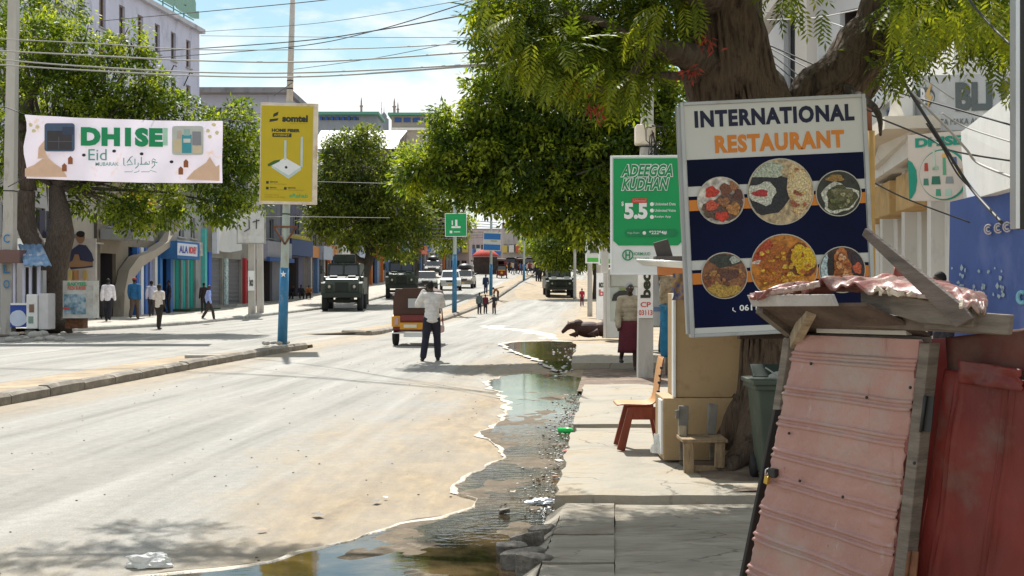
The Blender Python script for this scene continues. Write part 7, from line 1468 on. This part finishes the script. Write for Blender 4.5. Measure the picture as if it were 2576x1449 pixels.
q = thing('roof_panel', 'tilted black panel lying on the stall roof left of the restaurant sign', 'panel', P(1672, 660, 17.2)); mb = MB(); c = P(1670, 636, 17.2); mb.box(c, (.22, .05, .36), ry=R(-16)); mb.box(P(1690, 655, 17.2), (.5, .3, .12)); mb.build('panel', mat('panel_dark', (.07, .06, .055), .7, var=.3), q, world=True, bev=.01); MB().box(P(1690, 679, 17.2), (.4, .2, .15)).build('orange_box', flat((.45, .16, .05)), q, world=True)
# barber poster board, poster hoardings
Yo = 34.; s = Yo/FP; q = signboard('tall white board with two green-tinted barber portraits beside the lying cow', 'sign', P(1562, 768, Yo), 78*s, 158*s, .5, R(3), mat('poster_white', (.55, .56, .55), .6, var=.08), M_POLEC, fr=.03)
def head(q, x, z, k, F_, tint, dark):
    mb = MB(); mb.blob((x, z), .14*k, F_, k=.05, rz=.2*k); mb.build('portrait_face', flat(tint), q); mb = MB(); mb.blob((x+.01, z+.15*k), .15*k, F_-.006, k=.08, rz=.1*k); mb.add([(x-.36*k, F_-.006, z-.5*k), (x+.38*k, F_-.006, z-.5*k), (x+.3*k, F_-.006, z-.26*k), (x+.06*k, F_-.006, z-.17*k), (x-.12*k, F_-.006, z-.18*k), (x-.3*k, F_-.006, z-.3*k)], [tuple(range(6))]); mb.build('portrait_hair_and_shirt', flat(dark), q)
MB().box((.02, -.255, .52), (.72, .01, .66)).build('poster', flat((.35, .38, .36)), q); head(q, 0.02, .58, .9, -.27, (.2, .24, .1), (.03, .03, .03)); MB().box((.02, -.255, -.15), (.72, .01, .6)).build('poster', flat((.42, .45, .42)), q); head(q, .05, -.08, .75, -.27, (.25, .3, .2), (.12, .15, .12))
for i, (u, v, w2, h2, Y, c, lb) in enumerate(((1495, 622, 40, 76, 52, (.55, .58, .55), 'leaf-and-child poster board, left of a pair by the dark tree'), (1523, 622, 30, 84, 50, (.5, .55, .58), 'blue-figured poster board, right of a pair by the dark tree'))):
    s = Y/FP; q = signboard(lb, 'sign', P(u, v, Y), w2*s, h2*s, .12, R(3), flat(c), M_WH, fr=.04); MB().box((0, -.065, -h2*s*.42), (w2*s*.9, .01, h2*s*.13)).build('green_stripe', flat((.08, .4, .06)), q); head(q, .05, .1, .7, -.08, (.2, .12, .07) if i == 0 else (.3, .35, .4), (.1, .1, .08) if i == 0 else (.02, .1, .2))
# slim notice pole with beco label and far posts
Yn2 = 33; q, a, b = pole('grey square post with a paper label behind the barber board', (HX(1524, Yn2+3), Yn2+3, .1), P(1520, 560, Yn2+3), .16, .15, M_POLEC, square=True)
Ye = 37.; s = Ye/FP; q = signboard('pale notice with red and black vertical print between the hoardings', 'notice', P(1513, 745, 35.5), 22*s, 110*s, .1, R(3), M_WH, M_WH, fr=.01); lettering('b', -.08, .0, .16, .2, -.06, flat((.5, .1, .08)), q, .03); lettering('eco', -.08, .25, .16, .16, -.06, M_INK, q, .03)
for u, Y, vt in ((1484, 60, 560), (1506, 62, 575), (1446, 95, 600)): pole('slim concrete post on the right verge '+{60: 'beside the poster boards', 62: 'behind the poster boards', 95: 'just right of the truck'}[Y], atY(u, Y, .1), P(u, vt, Y), .13, .11, M_POLEC, 'slim posts on the right verge')
Yw = 27.5; q = signboard('white hoarding with red print behind the old man and white pole', 'hoarding', P(1665, 745, Yw), 90*Yw/FP, 150*Yw/FP, .1, R(3), flat((.6, .6, .6)), M_CONC, fr=.03); MB().box((0, -.06, -.3), (.7, .01, .1)).build('blue_stripe', flat((.2, .3, .5)), q)
Yw = 29.; q = signboard('low white sheet panel behind the green price board', 'hoarding', P(1590, 700, Yw), 110*Yw/FP, 40*Yw/FP, .3, R(3), flat((.55, .56, .54)), M_CONC, fr=.03)
# ---- left pavement stall, fridge, boxes and portrait billboard
Ys = 41; s = Ys/FP; q = thing('drinks_stall', 'small drinks stall with blue awning, white posts and blue bottle panel by the left pole', 'stall', (HX(80, Ys), Ys, T(-16, Ys)))
bxz = lambda u0, v0, u1, v1, y, d, m, nm, qq=None, bev=0: MB().box(((HX(u0, Ys)+HX(u1, Ys))/2, y, CZ-((v0+v1)/2-VC)*s), (abs(u1-u0)*s, d, abs(v1-v0)*s)).build(nm, m, qq or q, world=True, bev=bev)
bxz(38, 765, 82, 822, Ys, .8, flat((.03, .07, .35)), 'counter'); bxz(40, 762, 81, 767, Ys-.42, .06, M_WH, 'stripe'); mb = MB(); mb.blob((HX(58, Ys), CZ-(800-VC)*s), .3, Ys-.42, k=.1, rz=.28); mb.build('bottle_picture', flat((.55, .62, .75)), q, world=True)
for u in (44, 68, 84, 105): bxz(u, 640, u+6, 765, Ys-.35, .08, flat((.5, .5, .62)), 'post')
mb = MB(); mb.grid([[P(46+i*6.5-0, 617, Ys+.3)+Vector((0, 0, .03*math.sin(i*2.5))) for i in range(10)], [P(62+i*7.5, 670, Ys-.9)+Vector((0, 0, .03*math.sin(i*2.5))) for i in range(10)]]); mb.build('awning', mat('blue_awning', (.16, .27, .42), .6, var=.25, vs=4, dirt=(.4, .42, .45), dirtamt=.25), q, world=True).modifiers.new('s', 'SOLIDIFY').thickness = .04
bxz(-40, 630, 70, 662, Ys-.2, 1., flat((.16, .09, .08)), 'roof_board'); bxz(50, 672, 80, 760, Ys+.4, .1, M_DARK, 'back_panel'); bxz(88, 680, 104, 760, Ys+.3, .3, flat((.35, .35, .36)), 'goods')
q = thing('chest_fridge', 'white chest fridge with faded food stickers beside the drinks stall', 'fridge', (HX(110, Ys), Ys, 0)); bxz(82, 740, 108, 826, Ys-.2, .7, M_WHITE, 'body', bev=.03); bxz(90, 765, 102, 785, Ys-.56, .01, flat((.2, .12, .08)), 'sticker'); bxz(88, 795, 100, 812, Ys-.56, .01, flat((.2, .3, .25)), 'sticker'); bxz(109, 738, 133, 828, Ys-.1, .7, mat('fridge_side', (.58, .56, .56), .6, var=.08), 'side_cabinet', bev=.03)
Yd = 41.5; s = Yd/FP; Ys = Yd; q = thing('box_stand', 'faded white sign box with green and red lettering right of the big trunk', 'sign box', (HX(205, Yd), Yd, 0)); bxz(166, 706, 242, 800, Yd, .6, mat('box_white', (.5, .5, .46), .7, var=.2, vs=4, dirt=(.3, .26, .22), dirtamt=.5), 'box'); bxz(168, 798, 212, 826, Yd+.1, .5, M_RUST, 'base'); bxz(169, 740, 224, 790, Yd-.31, .01, mat('faded_print', (.18, .3, .38), .7, var=.6, vs=5, dirt=(.45, .45, .42), dirtamt=.5, ds=5), 'picture'); bxz(167, 773, 183, 778, Yd-.325, .01, flat((.5, .06, .05)), 'red_stripe')
for t_, v1, m, w2 in (('BAKYEEL', 719, flat((.05, .3, .12)), 48), ('PIZZA BURGER', 729, flat((.5, .12, .08)), 46)):
    a_ = P(170, v1, Yd-.32); lettering(t_, a_.x-q.location.x, a_.z-q.location.z, w2*s, 9*s, a_.y-q.location.y, m, q, .04)
Yv = 44.5; Ys = Yv; s = Yv/FP; q = thing('billboard', 'portrait board of a man in a dark blue shirt with folded hands', 'billboard', (HX(205, Yv), Yv, .15)); bxz(172, 600, 242, 704, Yv, .1, mat('portrait_back', (.5, .46, .42), .7, var=.1), 'panel')
mb = MB(); Fv = Yv-.07
pp = lambda L_, y: [(HX(u, Yv), y, CZ-(v-VC)*s) for u, v in L_]
mb.add(pp([(172, 655), (182, 628), (200, 615), (218, 617), (232, 636), (238, 655), (232, 662), (236, 672), (180, 678), (172, 665)], Fv), [tuple(range(10))]); mb.build('shirt_picture', flat((.03, .035, .08)), q, world=True)
mb = MB(); mb.blob((HX(204, Yv), CZ-(597-VC)*s), .17, Fv-.01, k=.06, rz=.24); mb.add(pp([(165, 668), (185, 655), (190, 640), (200, 640), (204, 655), (236, 660), (236, 668), (204, 672), (185, 672), (166, 674)], Fv-.02), [tuple(range(10))]); mb.build('skin_picture', flat((.3, .17, .09)), q, world=True)
mb = MB(); mb.blob((HX(205, Yv), CZ-(589-VC)*s), .17, Fv-.02, k=.08, rz=.12); mb.build('hair_picture', flat((.02, .015, .015)), q, world=True)
for u, c in ((176, (.5, .38, .12)), (190, (.4, .2, .08)), (212, (.45, .3, .1))): bxz(u, 680, u+9, 765, Yv-.1, .1, flat(c), 'post')
# rubble by the left verge, stones at the lower pavement
for k in range(16):
    u = 4+k*10.4; p = foot(u, random.uniform(838, 862)); mb = MB(); r = random.uniform(.08, .3); mb.ell((0, 0, r*.25), (r, r*.8, r*.5), 7); o = mb.build('rubble_stone', M_CONC, None); o.location = p; o.rotation_euler = (0, 0, random.uniform(0, 3)); tag(o, '%s concrete lump, %s by the left pole foot' % ('big' if r > .22 else 'fist-sized' if r < .14 else 'middling', 'leftmost|second from the left|third from the left|fourth from the left|fifth from the left|sixth from the left|seventh from the left|eighth from the left|ninth from the left|tenth from the left|eleventh from the left|twelfth from the left|fourth from the right|third from the right|second from the right|rightmost'.split('|')[k]), 'stone', 'rubble by the left verge')
rk = [((1350, 1385), .13, .07, 'long flat stone leaning on the kerb at the puddle corner'), ((1310, 1400), .11, .05, 'rounded grey stone left of the long flat stone'), ((1345, 1428), .15, .07, 'pale flat broken slab lowest by the kerb ramp'), ((1370, 1446), .13, .08, 'thick broken slab beneath the ramp corner'), ((1296, 1294), .05, .018, 'small dark stone standing in the shallow water'), ((1392, 1360), .1, .06, 'dark wedge of stone against the sloping kerb')]
for i, ((u, v), r, h, lb) in enumerate(rk):
    p = G(u-28, v); bm = bmesh.new(); rr = random.Random(i+40)
    for k in range(26):
        a_ = rr.uniform(0, 6.28); q_ = rr.uniform(.75, 1); bm.verts.new((r*q_*math.cos(a_), r*.7*q_*math.sin(a_), h*rr.choice((-.9, -.8, .8, .95))*rr.uniform(.85, 1)))
    hull = bmesh.ops.convex_hull(bm, input=bm.verts); bmesh.ops.delete(bm, geom=[g_ for g_ in hull['geom_interior'] if isinstance(g_, bmesh.types.BMVert)], context='VERTS'); bmesh.ops.bevel(bm, geom=bm.edges[:], offset=.002, segments=1, affect='EDGES')
    me = bpy.data.meshes.new('stone'); bm.to_mesh(me); bm.free(); me.materials.append(mat('shaded_stone', (.17, .15, .125), .8, var=.3, vs=8, bump=.9, bs=25, bd=.03, dirt=(.07, .06, .045), dirtamt=.45, ds=9)); o = link('stone', me, None, (p.x, p.y, .02+h*.3), (random.uniform(-.15, .15), random.uniform(-.2, .1), random.uniform(-.5, .5))); tag(o, lb, 'stone', 'loose stones by the kerb ramp')  # stone colour darkened to hold the shade of the tree
# plastic bag in the lower left, litter, bottle, carton
def crumple(name, lab, cat, loc, r, m, seed, sc=(1, 1, .6)):
    bm = bmesh.new(); bmesh.ops.create_icosphere(bm, subdivisions=4, radius=r)
    for v_ in bm.verts: v_.co *= 1+.45*noise.noise(v_.co/r*1.5+Vector((seed, 0, 0)))+.25*noise.noise(v_.co/r*4+Vector((seed, 3, 0))); v_.co = Vector((v_.co.x*sc[0], v_.co.y*sc[1], max(-r*.3, v_.co.z*sc[2])))
    me = bpy.data.meshes.new(name); bm.to_mesh(me); bm.free(); me.materials.append(m); return tag(link(name, me, None, loc), lab, cat)
M_BAG = mat('plastic_bag', (.7, .7, .68), .35, var=.1, trans=.4); p = G(372, 1425)
crumple('plastic_bag', 'crumpled white plastic bag on the road edge, lower left', 'plastic bag', (p.x, p.y, .03), .09, M_BAG, 3, (1.5, .8, .5)); p = G(1648, 1158, .15)
crumple('plastic_bag', 'clear crumpled plastic bag at the corner of the beige cabinet', 'plastic bag', (p.x+.03, p.y, .24), .08, M_BAG, 8, (.7, .7, 1.5)); p = G(1375, 1272)
crumple('foil_packet', 'silvery crushed packet floating by the kerb stones', 'packet', (p.x-.03, p.y, .03), .05, mat('foil', (.6, .62, .65), .3, metal=.7, var=.1), 5, (2, 1, .5))
p = G(1432, 1092); o = thing('bottle', 'bright green plastic bottle lying in the gutter water', 'bottle', (p.x-.02, p.y, .04), R(70)); mb = MB(); mb.lathe([(.005, -.1), (.03, -.1), (.032, .03), (.014, .08), (.014, .11)], 12, M=Matrix.Rotation(R(90), 4, 'X')); mb.build('body', flat((.02, .55, .1), .25), o)
for i, (u, v, c, lb, sz) in enumerate(((1428, 1140, (.5, .12, .1), 'pink-red wrapper at the slab edge', .05), (1405, 1165, (.6, .55, .5), 'pale paper scrap in the gutter', .04), (1398, 1205, (.5, .15, .05), 'orange wrapper by the kerb', .04), (1440, 1050, (.45, .1, .12), 'red wrapper in the dark gutter water', .04), (1375, 945, (.4, .12, .1), 'red plastic strip in the far puddle', .09), (1290, 1245, (.4, .28, .12), 'brown leaf drifting on the puddle', .035), (970, 1258, (.8, .8, .78), 'tiny white scrap on the open road', .02), (948, 1268, (.12, .1, .08), 'dark twig on the open road', .04), (660, 1340, (.3, .2, .1), 'dry brown leaf on the sandy road', .03), (800, 1302, (.1, .08, .06), 'short dark twig on the sandy shoulder', .05))):
    p = G(u, v); mb = MB(); rs2 = random.Random(i); mb.grid([[(x*sz, y*sz*.6, .01+.3*sz*rs2.random()) for x in (-1, -.3, .4, 1)] for y in (-1, 0, 1)]); o = mb.build('litter_scrap', flat(c), None); o.location = (p.x, p.y, .012); o.rotation_euler = (0, 0, rs2.uniform(0, 3)); tag(o, lb, 'litter', 'litter in the road and gutter')
# many small bits along the gutter and on the road
mb = MB(); mb2 = MB()
for k in range(700):
    y = random.uniform(8.3, 17.8); x = EL(y)-abs(random.gauss(0, .16))+.02; r = random.uniform(.003, .012); (mb if random.random() < .6 else mb2).ell((x, y, .012), (r*1.6, r, r*.6), 5)
for k in range(60):
    y = random.uniform(21, 31); x = 1.1+.075*(y-22)-abs(random.gauss(0, .35)); r = random.uniform(.01, .03); (mb if random.random() < .7 else mb2).ell((x, y, .035), (r*1.6, r, r*.5), 5)
for k in range(260):
    y = 5.5+30*random.random()**1.6; x = .31+.08*(y-8)-random.uniform(.2, 7); r = random.uniform(.003, .007)*(1+y/40); mb2.ell((x, y, .004), (r*1.4, r, r*.6), 5)
tag(mb.build('gutter_debris', mat('foam_bits', (.72, .72, .68), .5, var=.3)), kind='stuff'); tag(mb2.build('road_pebbles', mat('pebble_bits', (.2, .15, .1), .9, var=.5, vs=30)), kind='stuff')
p = G(512, 905); o = thing('kerb_block', 'loose dark concrete block lying flat on the left of the median', 'concrete block', (p.x, p.y, 0), R(3)); MB().box((0, 0, .05), (.78, .28, .12), jit=.01).build('block', M_CONC, o, bev=.015)
# white splash on pavement
# ================================================================ CABLES
def cable(label, pts, r=.012, m=M_CABLE, group='overhead cables'):
    P_ = [Vector(p) for p in pts]; out = []
    for i in range(len(P_)-1):
        a = P_[max(i-1, 0)]; b = P_[i]; c = P_[i+1]; d = P_[min(i+2, len(P_)-1)]
        for k in range(10): t = k/10; out.append(.5*((2*b)+(c-a)*t+(2*a-5*b+4*c-d)*t*t+(3*b-a-3*c+d)*t**3))
    out.append(P_[-1]); return tag(MB().tube(out, r, 5).build('cable', m), label, 'cable', group)
cabs = [([(0, 98, 30), (250, 110, 29), (505, 125, 28), (900, 122, 26), (1230, 106, 22), (1330, 98, 20)], .013, 0, 'topmost grey cable sagging across the left tree'),
 ([(0, 128, 30), (200, 138, 29), (505, 153, 28), (800, 155, 26), (1230, 128, 22), (1330, 118, 20)], .018, 0, 'second thick grey cable crossing the left tree'),
 ([(0, 150, 30), (200, 166, 29), (505, 182, 28), (800, 182, 26), (1230, 160, 22), (1330, 150, 20)], .018, 0, 'third thick grey cable above the banner'),
 ([(0, 163, 30), (200, 176, 29), (505, 191, 28), (800, 192, 26), (1230, 163, 22), (1330, 152, 20)], .018, 0, 'lowest of the grey cables above the banner'),
 ([(250, 53, 40), (505, 30, 34), (800, 2, 28), (900, -15, 26)], .012, 1, 'thin cable rising from the white building to the top edge'),
 ([(380, 130, 40), (735, 105, 32), (950, 76, 27), (1210, 30, 22), (1300, 10, 20)], .015, 1, 'dark cable climbing to the right across the pole'),
 ([(400, 145, 40), (735, 118, 32), (940, 78, 27), (1180, 5, 22), (1220, -10, 22)], .012, 1, 'steeper dark cable crossing its neighbour near the middle of the sky'),
 ([(505, 80, 36), (800, 58, 30), (1170, 0, 24)], .007, 1, 'faint thin cable high in the sky'),
 ([(505, 90, 36), (900, 94, 30), (1230, 94, 24)], .007, 1, 'faint level cable across the sky'),
 ([(735, 175, 60), (950, 145, 50), (1220, 90, 40)], .014, 1, 'faint cable rising behind the pole to the right tree'),
 ([(690, 240, 36), (735, 208, 31.8)], .01, 1, 'short guy wire left of the placard pole'),
 ([(760, 456, 60), (1120, 465, 58)], .012, 0, 'pale wire in front of the dark tree'), ([(650, 548, 50), (720, 545, 45), (980, 548, 60)], .01, 0, 'pale wire passing the pole below the placard'),
 ([(560, 300, 38), (660, 285, 34)], .01, 1, 'banner tie rope to the placard'),
 ([(1925, 30, 16), (2080, 55, 16), (2180, 100, 15), (2400, 250, 14)], .009, 0, 'white cable draped between the two stems'),
 ([(1930, 50, 18), (2050, 45, 17), (2180, 20, 15)], .008, 0, 'pale cable rising between the stems'),
 ([(1932, 112, 18), (2090, 180, 17), (2200, 215, 16), (2545, 315, 14)], .012, 1, 'long dark cable falling to the right across the grey emblem board'),
 ([(1932, 130, 18), (2060, 230, 17), (2180, 330, 16)], .009, 1, 'dark cable fanning down behind the restaurant sign, upper'),
 ([(1932, 145, 18), (2040, 240, 17), (2120, 330, 16)], .009, 1, 'dark cable fanning down behind the restaurant sign, lower'),
 ([(1932, 118, 18), (2030, 170, 17), (2120, 215, 16)], .009, 1, 'short dark cable entering behind the right stem'),
 ([(2180, 285, 15), (2330, 345, 15), (2400, 380, 14.5), (2545, 405, 14)], .012, 1, 'dark cable over the board with the green ring'),
 ([(2240, 150, 14), (2300, 250, 14), (2370, 360, 14), (2440, 470, 14), (2520, 560, 13)], .02, 1, 'thick black cable falling diagonally across the ring board'),
 ([(2330, 310, 14), (2370, 370, 14), (2410, 440, 14), (2455, 485, 14)], .011, 1, 'black cable with a loose frayed end before the ring board'),
 ([(2260, 200, 14), (2380, 320, 14), (2430, 375, 14), (2460, 410, 14), (2546, 446, 13)], .016, 0, 'sunlit white cable curling below the green lettering of the ring board'),
 ([(2370, 285, 14), (2430, 320, 14), (2546, 358, 13)], .01, 0, 'sunlit white cable across the fascia corner'),
 ([(2180, 450, 15), (2280, 500, 15), (2440, 560, 15)], .01, 1, 'thin dark cable low over the white building'),
 ([(2430, -10, 6), (2480, 50, 5.8), (2540, 110, 5.4), (2600, 160, 5)], .006, 1, 'near black cable at the top right corner'),
 ([(1250, 60, 30), (1350, 72, 28)], .01, 0, 'short cable emerging from the near leaves')]
for pts, r, g, lb in cabs: cable(lb, [P(*p) for p in pts], r, M_CABLE if g else M_CABLEG)
cable('coil of black cable hanging on the ochre pole', [P(2195+28*math.cos(a_)*1.1, 240+40*math.sin(a_), 13.8) for a_ in np.linspace(-1.8, 3.2, 12)], .012, M_CABLE)
for k in range(7): cable('%s wire of the bunch strung behind the green placard' % 'topmost second third fourth fifth sixth lowest'.split()[k], [P(1085, 548+9*k, 80), P(1150, 552+8*k, 95), P(1250, 560+6*k, 120)], .03, M_CABLE, 'far wires over the street')
